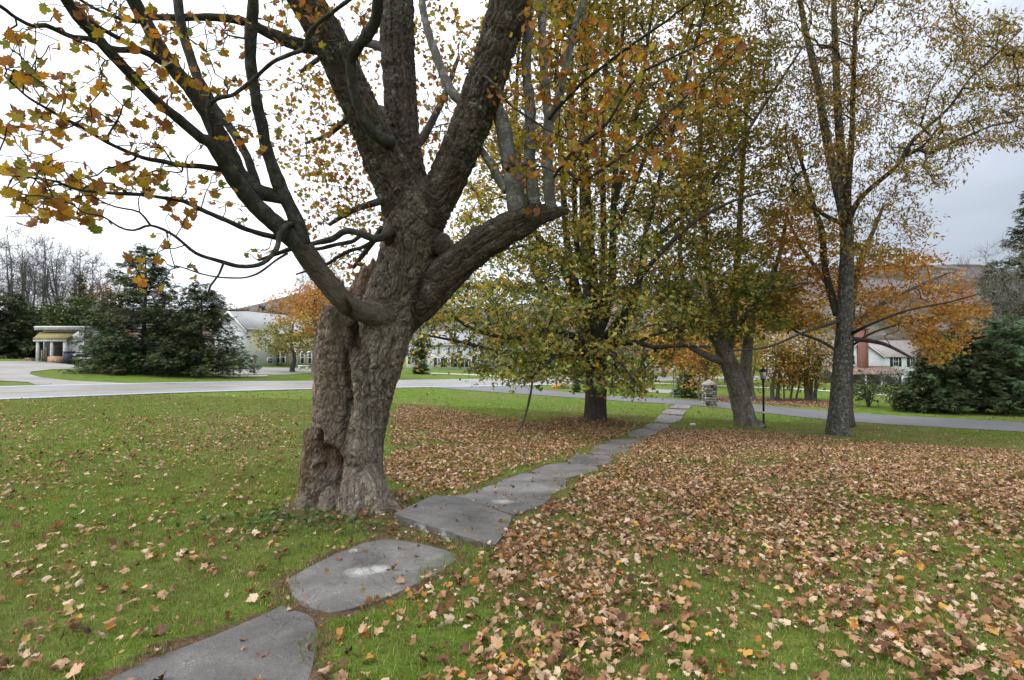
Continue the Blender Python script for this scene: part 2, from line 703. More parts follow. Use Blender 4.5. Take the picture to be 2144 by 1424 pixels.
def m_grass():
    m, nt, out = _mat('grass_blades')
    b = NT(nt)
    p = pos(b)
    r = b.n('ShaderNodeNewGeometry').outputs['Random Per Island']
    o = b.n('ShaderNodeObjectInfo').outputs['Random']
    f0 = b.noise(p, 0.22, 4, 0.55)
    f1 = b.noise(p, 1.6, 5, 0.6)
    g = b.ramp(r, [(0.0, (0.07, 0.115, 0.014)), (0.35, (0.125, 0.185, 0.023)), (0.65, (0.19, 0.245, 0.038)), (0.85, (0.285, 0.28, 0.075)), (1.0, (0.4, 0.32, 0.16))])
    dry = b.ramp(r, [(0.0, (0.11, 0.135, 0.032)), (0.5, (0.2, 0.2, 0.065)), (1.0, (0.36, 0.28, 0.14))])
    k = b.math('ADD', b.math('MULTIPLY', f0, 0.6), b.math('MULTIPLY', f1, 0.4))
    g = b.mix(b.rng(k, 0.42, 0.58, 0, 0.9), g, dry)
    g = b.mix(1.0, g, b.ramp(o, [(0, (0.95, 0.95, 0.95)), (1, (1.3, 1.3, 1.3))]), 'MULTIPLY')
    d = b.bsdf(g, 0.6, None, 0.25)
    t = b.n('ShaderNodeBsdfTranslucent')
    b.l(g, t.inputs[0])
    ms = b.n('ShaderNodeMixShader')
    ms.inputs[0].default_value = 0.3
    b.l(d.outputs[0], ms.inputs[1])
    b.l(t.outputs[0], ms.inputs[2])
    b.l(ms.outputs[0], out.inputs[0])
    return m


def m_slab(spots):
    m, nt, out = _mat('flagstone')
    b = NT(nt)
    p = pos(b)
    o = b.n('ShaderNodeObjectInfo').outputs['Random']
    f1 = b.noise(p, 1.7, 9, 0.68, 0.4)
    f2 = b.noise(p, 60, 4, 0.7)
    c = b.ramp(f1, [(0.28, (0.07, 0.067, 0.062)), (0.45, (0.135, 0.13, 0.123)), (0.58, (0.19, 0.184, 0.175)), (0.76, (0.29, 0.282, 0.27))])
    c = b.mix(1.0, c, b.ramp(f2, [(0.3, (0.78, 0.78, 0.78)), (0.7, (1.15, 1.15, 1.15))]), 'MULTIPLY')
    c = b.mix(1.0, c, b.ramp(o, [(0, (0.7, 0.68, 0.66)), (1, (1.15, 1.13, 1.11))]), 'MULTIPLY')
    # chalky white bloom, two or three patches of its own shape
    fe = b.noise(p, 14, 5, 0.7)
    tot = None
    for (x, y, z), rx in spots:
        vd = b.n('ShaderNodeVectorMath', operation='DISTANCE')
        b.l(p, vd.inputs[0])
        vd.inputs[1].default_value = (x, y, z)
        d = b.math('ADD', vd.outputs['Value'], b.math('MULTIPLY', b.math('SUBTRACT', fe, 0.5), rx * 1.3))
        k = b.rng(d, rx, rx * 0.15)
        tot = k if tot is None else b.math('MAXIMUM', tot, k)
    c = b.mix(b.math('MULTIPLY', tot, b.rng(f2, 0.3, 0.6, 0.2, 0.7)), c, (0.66, 0.66, 0.64))
    # a scatter of pale lichen specks
    vo = b.n('ShaderNodeTexVoronoi')
    vo.inputs['Scale'].default_value = 26
    b.l(p, vo.inputs['Vector'])
    sp = b.math('MULTIPLY', b.math('LESS_THAN', vo.outputs['Distance'], 0.2), b.rng(f1, 0.5, 0.62))
    c = b.mix(b.math('MULTIPLY', sp, 0.5), c, (0.42, 0.42, 0.4))
    # brown tannin stains left by wet leaves, and fine hairline cracks
    st = b.rng(b.noise(p, 5.5, 6, 0.7, 0.8), 0.56, 0.68)
    c = b.mix(b.math('MULTIPLY', st, 0.55), c, (0.075, 0.06, 0.045))
    wn = b.n('ShaderNodeTexNoise')
    wn.inputs['Scale'].default_value = 3.0
    wn.inputs['Detail'].default_value = 6
    b.l(p, wn.inputs['Vector'])
    wa = b.n('ShaderNodeVectorMath', operation='ADD')
    b.l(p, wa.inputs[0])
    b.l(wn.outputs['Color'], wa.inputs[1])
    ve = b.n('ShaderNodeTexVoronoi', feature='DISTANCE_TO_EDGE')
    ve.inputs['Scale'].default_value = 0.9
    b.l(wa.outputs[0], ve.inputs['Vector'])
    ck = b.rng(ve.outputs['Distance'], 0.004, 0.012)
    lay = b.noise(b.mapping(p, (2.5, 2.5, 2.5)), 1.0, 2, 0.4)
    lay = b.math('FRACT', b.math('MULTIPLY', lay, 7.0))
    h = b.math('ADD', b.math('ADD', b.math('MULTIPLY', f1, 1.5), b.math('MULTIPLY', f2, 1.2)), b.math('ADD', b.math('MULTIPLY', ck, 1.0), b.math('MULTIPLY', b.rng(lay, 0.0, 0.12), 0.5)))
    b.l(b.bsdf(c, b.rng(f1, 0.3, 0.7, 0.52, 0.72), b.bump(h, 0.75, 0.015), 0.4).outputs[0], out.inputs[0])
    return m


def m_asphalt(name, lo, hi, rough=0.7):
    m, nt, out = _mat(name)
    b = NT(nt)
    p = pos(b)
    f1 = b.noise(p, 0.35, 5, 0.6)
    f2 = b.noise(p, 45, 3, 0.7)
    c = b.ramp(f1, [(0.3, lo), (0.7, hi)])
    c = b.mix(1.0, c, b.ramp(f2, [(0.3, (0.8, 0.8, 0.8)), (0.7, (1.15, 1.15, 1.15))]), 'MULTIPLY')
    b.l(b.bsdf(c, rough, b.bump(f2, 0.3, 0.01), 0.45).outputs[0], out.inputs[0])
    return m


def m_siding(name, c, pitch=0.12):
    m, nt, out = _mat(name)
    b = NT(nt)
    p = pos(b)
    sx = b.n('ShaderNodeSeparateXYZ')
    b.l(p, sx.inputs[0])
    z = b.math('FRACT', b.math('DIVIDE', sx.outputs[2], pitch))
    f = b.noise(p, 0.8, 5, 0.6)
    cc = b.ramp(f, [(0.3, tuple(x * 0.9 for x in c)), (0.7, c)])
    b.l(b.bsdf(cc, 0.6, b.bump(z, 0.8, 0.03), 0.3).outputs[0], out.inputs[0])
    return m


def m_shingle(name, lo, hi, moss=None):
    m, nt, out = _mat(name)
    b = NT(nt)
    p = pos(b)
    br = b.n('ShaderNodeTexBrick')
    br.inputs['Scale'].default_value = 3.0
    br.inputs['Color1'].default_value = (*lo, 1)
    br.inputs['Color2'].default_value = (*hi, 1)
    br.inputs['Mortar'].default_value = (*(x * 0.7 for x in lo), 1)
    br.inputs['Mortar Size'].default_value = 0.012
    b.l(p, br.inputs['Vector'])
    f = b.noise(p, 0.9, 5, 0.65)
    c = b.mix(b.rng(f, 0.35, 0.65), br.outputs[0], b.mix(0.5, br.outputs[0], hi))
    if moss:
        c = b.mix(b.rng(b.noise(p, 2.4, 5, 0.7), 0.38, 0.56), c, moss)
    b.l(b.bsdf(c, 0.85, b.bump(br.outputs[1], 0.2, 0.02), 0.2).outputs[0], out.inputs[0])
    return m


def m_hill():
    m, nt, out = _mat('wooded_hill')
    b = NT(nt)
    p = pos(b)
    f = b.noise(p, 0.09, 5, 0.7)
    f2 = b.noise(p, 0.012, 4, 0.6)
    c = b.ramp(f, [(0.3, (0.11, 0.1, 0.102)), (0.55, (0.165, 0.148, 0.147)), (0.75, (0.21, 0.185, 0.175))])
    c = b.mix(b.rng(f2, 0.45, 0.62), c, b.ramp(f, [(0.3, (0.03, 0.038, 0.03)), (0.7, (0.11, 0.08, 0.05))]))
    b.l(b.bsdf(c, 1.0, b.bump(f, 1.0, 4.0), 0.0).outputs[0], out.inputs[0])
    return m


def m_glass(name, c=(0.02, 0.024, 0.03), rough=0.08):
    m, nt, out = _mat(name)
    b = NT(nt)
    b.l(b.bsdf(c, rough, None, 0.6).outputs[0], out.inputs[0])
    return m


M = {}
M['bark_hero'] = m_bark_attr()
M['bark_limb'] = m_bark('limb_bark', (0.018, 0.016, 0.013), (0.05, 0.046, 0.037), lichen=0.1, vs=(10, 10, 5), bump=0.5)
M['bark_pale'] = m_bark('pale_stem_bark', (0.07, 0.064, 0.055), (0.155, 0.145, 0.13), lichen=0.4, vs=(14, 14, 5), bump=0.6, lcol=(0.42, 0.43, 0.4))
M['bark_dark'] = m_bark('dark_maple_bark', (0.025, 0.022, 0.018), (0.085, 0.074, 0.06), moss=0.3)
M['bark_mossy'] = m_bark('mossy_maple_bark', (0.08, 0.066, 0.052), (0.19, 0.165, 0.135), lichen=0.4, moss=0.7)
M['bark_lichen'] = m_bark('lichened_ash_bark', (0.026, 0.023, 0.019), (0.11, 0.1, 0.085), lichen=0.5, vs=(16, 16, 6), lcol=(0.3, 0.31, 0.27))
M['bark_grey'] = m_bark('grey_bark', (0.1, 0.09, 0.08), (0.2, 0.185, 0.17))
M['bark_bg'] = m_bark('background_bark', (0.055, 0.05, 0.045), (0.13, 0.118, 0.108))
M['bark_bare'] = m_bark('bare_tree_bark', (0.08, 0.073, 0.067), (0.16, 0.148, 0.137))

_maple = [(0.0, (0.2, 0.24, 0.04)), (0.16, (0.36, 0.31, 0.045)), (0.36, (0.52, 0.32, 0.04)), (0.66, (0.52, 0.225, 0.035)), (0.88, (0.34, 0.13, 0.045)), (1.0, (0.24, 0.12, 0.06))]
M['leaf_obj'] = m_leaf('old_maple_leaf', _maple, 'object', 0.45, blotch=0.85)
M['leaf_maple'] = m_leaf('old_maple_foliage', _maple, 'island', 0.45, blotch=0.6)
_litter = [(0.0, (0.07, 0.032, 0.017)), (0.22, (0.2, 0.095, 0.045)), (0.45, (0.38, 0.205, 0.1)), (0.68, (0.53, 0.345, 0.205)), (0.87, (0.68, 0.52, 0.375)), (0.91, (0.42, 0.16, 0.04)), (0.97, (0.55, 0.3, 0.06)), (1.0, (0.58, 0.48, 0.16))]
M['litter'] = m_leaf('dry_fallen_leaf', _litter, 'object', 0.15, blotch=0.35, blotch_col=(0.16, 0.07, 0.03), rough=0.7)
_g2 = [(0.0, (0.1, 0.16, 0.04)), (0.5, (0.19, 0.25, 0.065)), (0.75, (0.32, 0.33, 0.075)), (0.9, (0.52, 0.4, 0.08)), (1.0, (0.6, 0.36, 0.065))]
_g2o = [(0.0, (0.17, 0.22, 0.05)), (0.4, (0.31, 0.32, 0.07)), (0.7, (0.54, 0.4, 0.08)), (1.0, (0.58, 0.32, 0.065))]
M['leaf_second'] = m_leaf('second_maple_foliage', _g2, 'island', 0.45, patch=_g2o, patch_scale=0.55, rough=0.45, spec=0.4)
_g3 = [(0.0, (0.1, 0.155, 0.035)), (0.5, (0.2, 0.25, 0.05)), (0.8, (0.42, 0.36, 0.075)), (1.0, (0.52, 0.32, 0.065))]
_gold = [(0.0, (0.24, 0.235, 0.055)), (0.3, (0.42, 0.33, 0.07)), (0.65, (0.6, 0.4, 0.085)), (1.0, (0.56, 0.29, 0.075))]
M['leaf_gold'] = m_leaf('golden_maple_foliage', _gold, 'island', 0.45, patch=[(0.0, (0.16, 0.19, 0.045)), (0.6, (0.32, 0.27, 0.06)), (1.0, (0.5, 0.32, 0.07))], patch_scale=0.5)
M['leaf_third'] = m_leaf('leaning_maple_foliage', _g3, 'island', 0.45, patch=_g2o, patch_scale=0.4)
_g4 = [(0.0, (0.15, 0.17, 0.035)), (0.35, (0.3, 0.26, 0.045)), (0.7, (0.42, 0.28, 0.055)), (1.0, (0.36, 0.18, 0.06))]
M['leaf_ash'] = m_leaf('ash_foliage', _g4, 'island', 0.4, patch=[(0.0, (0.28, 0.2, 0.06)), (1.0, (0.42, 0.22, 0.075))], patch_scale=0.3)
_g5 = [(0.0, (0.5, 0.4, 0.07)), (0.35, (0.66, 0.42, 0.07)), (0.7, (0.64, 0.32, 0.08)), (1.0, (0.52, 0.24, 0.08))]
M['leaf_orange'] = m_leaf('orange_foliage', _g5, 'island', 0.4, patch=[(0.0, (0.5, 0.25, 0.06)), (1.0, (0.5, 0.19, 0.06))], patch_scale=0.4)
M['leaf_mixed'] = m_leaf('mixed_autumn_foliage', [(0.0, (0.09, 0.11, 0.015)), (0.4, (0.27, 0.2, 0.025)), (0.75, (0.45, 0.2, 0.02)), (1.0, (0.34, 0.1, 0.02))], 'island', 0.35, patch=[(0.0, (0.1, 0.12, 0.02)), (1.0, (0.24, 0.18, 0.03))], patch_scale=0.35)
M['leaf_rust'] = m_leaf('rusty_brown_foliage', [(0.0, (0.16, 0.09, 0.04)), (0.6, (0.26, 0.12, 0.04)), (1.0, (0.34, 0.15, 0.04))], 'island', 0.3)
M['leaf_green'] = m_leaf('green_shrub_foliage', [(0.0, (0.035, 0.07, 0.018)), (0.7, (0.07, 0.11, 0.028)), (1.0, (0.13, 0.15, 0.04))], 'island', 0.25)
M['needle'] = m_leaf('dark_evergreen_needles', [(0.0, (0.035, 0.058, 0.024)), (0.6, (0.065, 0.092, 0.038)), (0.9, (0.11, 0.125, 0.05)), (1.0, (0.2, 0.145, 0.055))], 'island', 0.25)
M['needle_blue'] = m_leaf('blue_green_needles', [(0.0, (0.05, 0.1, 0.045)), (0.7, (0.105, 0.17, 0.075)), (1.0, (0.18, 0.225, 0.095))], 'island', 0.25)
M['weed'] = m_leaf('ground_ivy', [(0.0, (0.05, 0.1, 0.02)), (0.7, (0.09, 0.16, 0.03)), (1.0, (0.16, 0.2, 0.05))], 'object', 0.3)
M['ground'] = m_ground()
M['grass'] = m_grass()
M['asphalt'] = m_asphalt('main_road_asphalt', (0.17, 0.17, 0.175), (0.24, 0.24, 0.245), 0.5)
M['asphalt_side'] = m_asphalt('side_road_asphalt', (0.1, 0.1, 0.106), (0.14, 0.14, 0.145), 0.7)
M['gravel'] = m_asphalt('worn_gravel', (0.2, 0.19, 0.175), (0.3, 0.285, 0.265), 0.9)
M['concrete'] = m_simple('pale_concrete', (0.5, 0.49, 0.46), 0.85, 0.12, 3)
M['paint_white'] = m_simple('white_road_paint', (0.8, 0.8, 0.79), 0.7, 0.08, 4)
M['paint_yellow'] = m_simple('yellow_road_paint', (0.6, 0.4, 0.06), 0.7, 0.15, 4)
M['hill'] = m_hill()
M['siding'] = m_siding('white_clapboard', (0.8, 0.81, 0.83))
M['siding_grey'] = m_siding('pale_grey_clapboard', (0.8, 0.8, 0.8), 0.14)
M['stonewall'] = m_simple('beige_stone_wall', (0.42, 0.38, 0.32), 0.9, 0.35, 1.8)
M['trim'] = m_simple('white_trim_paint', (0.8, 0.8, 0.8), 0.55, 0.06, 2)
M['roof_grey'] = m_shingle('grey_shingle_roof', (0.27, 0.27, 0.275), (0.36, 0.36, 0.365))
M['roof_brown'] = m_shingle('brown_grey_shingle_roof', (0.22, 0.18, 0.165), (0.36, 0.32, 0.3))
M['roof_rust'] = m_simple('rusty_porch_roof', (0.28, 0.18, 0.14), 0.7, 0.25, 2)
M['roof_moss'] = m_shingle('mossy_shed_roof', (0.2, 0.12, 0.07), (0.3, 0.2, 0.1), moss=(0.19, 0.18, 0.055))
M['brick'] = m_shingle('red_chimney_brick', (0.16, 0.075, 0.055), (0.21, 0.1, 0.075))
M['glass'] = m_glass('dark_window_glass')
M['shutter'] = m_simple('dark_shutter_paint', (0.025, 0.03, 0.032), 0.6, 0.2, 3)
M['weathered'] = m_simple('weathered_white_board', (0.42, 0.415, 0.4), 0.85, 0.35, 5)
M['shed_dark'] = m_simple('dark_shed_boards', (0.05, 0.045, 0.04), 0.9, 0.4, 5)
M['plywood'] = m_simple('tan_plywood', (0.42, 0.26, 0.15), 0.8, 0.2, 6)
M['wood_post'] = m_simple('grey_wood_post', (0.2, 0.17, 0.14), 0.9, 0.3, 9)
M['black_metal'] = m_simple('black_lamp_paint', (0.012, 0.013, 0.013), 0.45, 0.3, 6, spec=0.5)
M['grey_metal'] = m_simple('grey_lamp_paint', (0.2, 0.215, 0.225), 0.5, 0.15, 6, spec=0.5)
M['lamp_glass'] = m_glass('frosted_lamp_glass', (0.55, 0.55, 0.52), 0.3)


def m_stone():
    m, nt, out = _mat('field_stone')
    b = NT(nt)
    o = b.n('ShaderNodeObjectInfo').outputs['Random']
    f = b.noise(pos(b), 11, 5, 0.65)
    c = b.ramp(o, [(0, (0.035, 0.032, 0.028)), (0.4, (0.1, 0.09, 0.075)), (0.75, (0.23, 0.21, 0.175)), (1, (0.4, 0.38, 0.33))])
    c = b.mix(1.0, c, b.ramp(f, [(0.3, (0.6, 0.6, 0.58)), (0.7, (1.2, 1.2, 1.15))]), 'MULTIPLY')
    b.l(b.bsdf(c, 0.9, b.bump(f, 0.5, 0.03), 0.2).outputs[0], out.inputs[0])
    return m


M['stone'] = m_stone()
M['mortar'] = m_simple('dark_mortar', (0.07, 0.065, 0.055), 0.95, 0.3, 9)
M['stone_cap'] = m_simple('pale_cap_stone', (0.27, 0.26, 0.235), 0.9, 0.25, 6, bump=0.4)
M['car_dark'] = m_simple('black_car_paint', (0.015, 0.016, 0.018), 0.25, 0.1, 2, spec=0.6)
M['car_silver'] = m_simple('silver_car_paint', (0.5, 0.51, 0.52), 0.3, 0.05, 2, spec=0.6, metal=0.4)
M['tyre'] = m_simple('tyre_rubber', (0.02, 0.02, 0.02), 0.9, 0.2, 8)
M['bin'] = m_simple('dark_blue_bin', (0.03, 0.04, 0.055), 0.5, 0.1, 4)
M['straw'] = m_simple('straw_bale', (0.5, 0.34, 0.13), 0.95, 0.35, 18, bump=0.7)
M['pumpkin'] = m_simple('pumpkin_skin', (0.65, 0.2, 0.02), 0.5, 0.15, 6)
M['pot'] = m_simple('dark_plant_pot', (0.06, 0.045, 0.04), 0.8, 0.2, 6)
M['mums'] = m_leaf('pale_chrysanthemums', [(0, (0.4, 0.28, 0.3)), (0.6, (0.65, 0.55, 0.56)), (1, (0.75, 0.7, 0.68))], 'island', 0.2)
M['white_plastic'] = m_simple('white_plastic', (0.72, 0.72, 0.7), 0.5, 0.05, 5)
M['red_plastic'] = m_simple('red_reflector', (0.55, 0.03, 0.02), 0.4, 0.1, 5)
# ------------------------------------------------------------------ draped sheets
def drape(name, poly, off, mat, cuts=3, kind='structure', parent=None):
    import bmesh
    bm = bmesh.new()
    vs_ = [bm.verts.new((p[0], p[1], 0)) for p in poly]
    bm.faces.new(vs_)
    bmesh.ops.triangulate(bm, faces=bm.faces[:])
    for _ in range(cuts):
        bmesh.ops.subdivide_edges(bm, edges=bm.edges[:], cuts=1, use_grid_fill=True)
    co = np.array([v.co[:] for v in bm.verts])
    z = T(co[:, 0], co[:, 1]) + off
    for v, h in zip(bm.verts, z):
        v.co.z = h
    bmesh.ops.recalc_face_normals(bm, faces=bm.faces[:])
    for f in bm.faces:
        if f.normal.z < 0:
            f.normal_flip()
    me = bpy.data.meshes.new(name)
    bm.to_mesh(me)
    bm.free()
    me.materials.append(mat)
    return link(name, me, parent, kind=kind)


def resample(pts, n):
    pts = np.asarray(pts, float)
    d = np.r_[0, np.cumsum(np.linalg.norm(np.diff(pts, axis=0), axis=1))]
    t = np.linspace(0, d[-1], n)
    return np.stack([np.interp(t, d, pts[:, k]) for k in range(pts.shape[1])], 1)


def strip(name, A, B, off, mat, n=80, m=5, kind='structure', parent=None):
    """surface between two edge curves, laid on the terrain"""
    A, B = resample(A, n), resample(B, n)
    t = np.linspace(0, 1, m)[None, :, None]
    G = A[:, None, :2] * (1 - t) + B[:, None, :2] * t
    X, Y = G[..., 0].ravel(), G[..., 1].ravel()
    V = np.stack([X, Y, T(X, Y) + off], 1)
    i = np.arange(n * m).reshape(n, m)
    q = np.stack([i[:-1, :-1], i[1:, :-1], i[1:, 1:], i[:-1, 1:]], -1).reshape(-1, 4)
    e1, e2 = V[q[0, 1]] - V[q[0, 0]], V[q[0, 3]] - V[q[0, 0]]
    if np.cross(e1, e2)[2] < 0:
        q = q[:, ::-1]
    return link(name, mesh(name, V, [q], [mat], smooth=True), parent, kind=kind)


# ------------------------------------------------------------------ flagstone outlines (photo pixels, then ground)
SLABS = [
    [(120, 1480), (225, 1424), (330, 1372), (450, 1328), (540, 1290), (590, 1266), (650, 1288), (668, 1320), (654, 1400), (630, 1490), (400, 1560)],
    [(600, 1214), (640, 1190), (700, 1160), (760, 1136), (800, 1128), (832, 1128), (900, 1142), (950, 1158), (960, 1168), (936, 1186), (925, 1197), (830, 1240), (740, 1270), (690, 1281), (650, 1273), (612, 1246)],
    [(826, 1090), (908, 1046), (975, 1049), (1072, 1082), (1062, 1115), (1036, 1150), (995, 1140), (900, 1115)],
    [(914, 1043), (982, 1037), (1046, 1012), (1105, 1030), (1148, 1039), (1138, 1054), (1076, 1077), (978, 1046)],
    [(1050, 1009), (1096, 994), (1130, 994), (1181, 1006), (1179, 1024), (1150, 1036), (1106, 1028)],
    [(1116, 988), (1150, 975), (1190, 970), (1244, 978), (1246, 986), (1183, 1002), (1134, 992)],
    [(1192, 966), (1208, 953), (1271, 955), (1279, 964), (1270, 971), (1246, 976), (1200, 970)],
    [(1236, 946), (1255, 931), (1289, 930), (1316, 938), (1311, 949), (1278, 953), (1250, 952)],
    [(1268, 927), (1288, 921), (1345, 921), (1348, 926), (1317, 935), (1290, 929)],
    [(1322, 906), (1330, 901), (1348, 897), (1378, 905), (1361, 914), (1338, 915), (1315, 914)],
    [(1349, 895), (1361, 888), (1401, 889), (1395, 896), (1379, 903)],
    [(1370, 883), (1383, 868), (1430, 872), (1423, 881), (1404, 887)],
    [(1385, 866), (1396, 857), (1437, 859), (1429, 869)],
    [(1401, 854), (1416, 847), (1448, 847), (1443, 856)],
]
SLABW = [np.array([GP(*p) for p in s]) for s in SLABS]
for _i in range(3, len(SLABW)):          # far stones nearly touch
    _c = SLABW[_i].mean(0)
    _v = SLABW[_i] - _c
    SLABW[_i] = _c + _v * (1 + 0.045 / np.linalg.norm(_v, axis=1))[:, None]
PATH_C = np.array([s.mean(0) for s in SLABW])


def d_slabs(x, y, grow=0.0):
    """signed-ish: True inside any flagstone grown by some metres"""
    r = np.zeros(len(x), bool)
    for s in SLABW:
        c = s.mean(0)
        g = s[:, :2].copy()
        if grow:
            v = g - c[:2]
            L = np.linalg.norm(v, axis=1)[:, None]
            g = c[:2] + v * (L + grow) / L
        b0, b1 = g.min(0), g.max(0)
        k = (x > b0[0]) & (x < b1[0]) & (y > b0[1]) & (y < b1[1])
        if k.any():
            r[k] |= in_poly(x[k], y[k], g)
    return r


# ------------------------------------------------------------------ where the fallen leaves lie thick
def W(poly):
    return np.array([GP(*p)[:2] for p in poly])


ZA = W([(1088, 1112), (1190, 1032), (1290, 962), (1340, 917), (1400, 899), (1600, 905), (1760, 920), (1950, 933), (2144, 946), (2700, 985), (3000, 1250), (2700, 1700), (1100, 1700), (990, 1424), (1010, 1250)])
ZA2 = W([(690, 1300), (1000, 1190), (1080, 1120), (1010, 1250), (990, 1424), (1000, 1600), (650, 1600), (660, 1400)])
ZB = W([(815, 905), (835, 852), (900, 852), (1000, 869), (1100, 881), (1230, 891), (1330, 900), (1260, 925), (1200, 948), (1100, 985), (1030, 1010), (900, 1042), (812, 1050)])
ZC = W([(-600, 900), (0, 872), (630, 872), (640, 1070), (600, 1200), (560, 1280), (200, 1424), (0, 1700), (-900, 1700)])
ZT = W([(1500, 842), (1500, 826), (1600, 829), (1720, 838), (1790, 846), (1790, 856), (1700, 853), (1600, 846)])
ZC2 = W([(-300, 1170), (220, 1180), (420, 1290), (200, 1424), (0, 1700), (-900, 1700)])


# ------------------------------------------------------------------ ground sheet
def axis(spec):
    out = [spec[0][0]]
    for a, b, st in spec:
        n = max(1, int(round((b - a) / st)))
        out += list(np.linspace(a, b, n + 1)[1:])
    return np.array(out)


def build_ground():
    xs = axis([(-1500, -300, 200), (-300, -80, 20), (-80, -30, 2.5), (-30, -9, 0.6), (-9, 9, 0.12), (9, 30, 0.5), (30, 80, 2.5), (80, 300, 20), (300, 1500, 200)])
    ys = axis([(-300, -40, 40), (-40, -4, 4), (-4, 1, 0.5), (1, 12, 0.1), (12, 24, 0.3), (24, 60, 0.9), (60, 120, 3), (120, 300, 15), (300, 1500, 150)])
    X, Y = np.meshgrid(xs, ys)
    x, y = X.ravel(), Y.ravel()
    z = T(np.clip(x, -420, 420), np.clip(y, -150, 420))
    near = np.exp(-((x / 14) ** 2 + ((y - 6) / 14) ** 2))
    z = z + near * 0.025 * fbm(np.stack([x * 1.3, y * 1.3, x * 0], 1), 3) * 2
    ins = d_slabs(x, y, 0.02)
    z = np.where(ins, z - 0.02, z)
    bare = np.zeros(len(x))
    k = (np.abs(x) < 15) & (y < 36) & (y > 0)
    b1 = d_slabs(x[k], y[k], 0.10).astype(float) * 0.55 + d_slabs(x[k], y[k], 0.22) * 0.3
    bare[k] = b1
    bare = np.maximum(bare, 0.9 * in_poly(x, y, ZT))
    for cx, cy, rr, a in ((-2.1, 6.45, 0.9, 1.0), (-1.2, 6.1, 0.8, 0.9), (-0.75, 5.5, 0.4, 0.8), (3.12, 19.4, 2.0, 1.0)):
        bare = np.maximum(bare, a * np.exp(-(((x - cx) ** 2 + (y - cy) ** 2) / rr ** 2) ** 2))
    lz = in_poly(x, y, ZA) | in_poly(x, y, ZB)
    bare = np.maximum(bare, 0.42 * lz * np.clip((y - 5) / 6, 0, 1))
    i = np.arange(len(x)).reshape(len(ys), len(xs))
    q = np.stack([i[:-1, :-1], i[:-1, 1:], i[1:, 1:], i[1:, :-1]], -1).reshape(-1, 4)
    me = mesh('lawn', np.stack([x, y, z], 1), [q], [M['ground']], smooth=True, attrs={'bare': bare})
    return link('lawn', me, kind='structure', label='mown green lawn sloping down to the roads', )


build_ground()

# main road
_a, _b = GP(0, 838), GP(850, 812.5)
RD = (_b - _a)[:2]
RD /= np.linalg.norm(RD)
RN = np.array((-RD[1], RD[0]))
if RN[1] < 0:
    RN = -RN


def road_line(s0, s1, off):
    return np.array([_a[:2] + RD * s + RN * off for s in np.linspace(s0, s1, 60)])


link_road = strip('main_road', road_line(-90, 260, 0), road_line(-90, 260, 7.8), 0.03, M['asphalt'], 220, 6)
strip('edge_line', road_line(-90, 260, 0.35), road_line(-90, 260, 0.5), 0.04, M['paint_white'], 200, 2, kind=None, parent=link_road)
strip('edge_line', road_line(-90, 260, 7.3), road_line(-90, 260, 7.45), 0.04, M['paint_white'], 200, 2, kind=None, parent=link_road)
strip('centre_line', road_line(-90, 260, 3.72), road_line(-90, 260, 3.84), 0.04, M['paint_yellow'], 200, 2, kind=None, parent=link_road)
strip('centre_line', road_line(-90, 260, 3.96), road_line(-90, 260, 4.08), 0.04, M['paint_yellow'], 200, 2, kind=None, parent=link_road)

# side road
SR_N = np.array([GP(*p) for p in [(905, 812), (1000, 819), (1100, 826), (1240, 836), (1460, 850), (1740, 880), (2144, 905), (2600, 930)]])
SR_F = np.array([GP(*p) for p in [(1100, 806), (1120, 814), (1170, 820), (1250, 827), (1450, 838), (1740, 862), (2144, 885), (2600, 908)]])
strip('side_road', spline(SR_N, 1.0), spline(SR_F, 1.0), 0.022, M['asphalt_side'], 120, 6)

# gravel drive at the shed, car park, pavements
drape('gravel_drive', [GP(*p) for p in [(-220, 800), (-200, 764), (0, 757), (70, 757), (140, 763), (185, 772), (110, 774), (66, 779), (62, 784), (85, 791), (150, 798), (260, 803), (290, 806), (75, 807), (60, 801), (0, 798)]], 0.03, M['gravel'], 3)
drape('car_park', [GP(*p) for p in [(440, 783), (450, 771), (520, 769.5), (600, 771), (650, 774), (655, 781), (600, 785), (520, 785)]], 0.03, M['gravel'], 3)
strip('pavement', [GP(460, 788), GP(520, 787.5), GP(560, 787)], [GP(460, 789.5), GP(520, 789), GP(560, 788.5)], 0.04, M['concrete'], 20, 2)
strip('pavement', [GP(900, 781), GP(980, 784), GP(1060, 788)], [GP(900, 783), GP(980, 786), GP(1060, 790)], 0.04, M['concrete'], 20, 2)
strip('pavement', [GP(1370, 802), GP(1650, 813), GP(1800, 822), GP(1900, 832)], [GP(1370, 803.5), GP(1650, 815), GP(1800, 824), GP(1900, 834)], 0.04, M['concrete'], 30, 2)
strip('dirt_track', [GP(1330, 813), GP(1400, 816), GP(1440, 819)], [GP(1320, 820), GP(1400, 824), GP(1440, 825)], 0.035, M['gravel'], 20, 3)

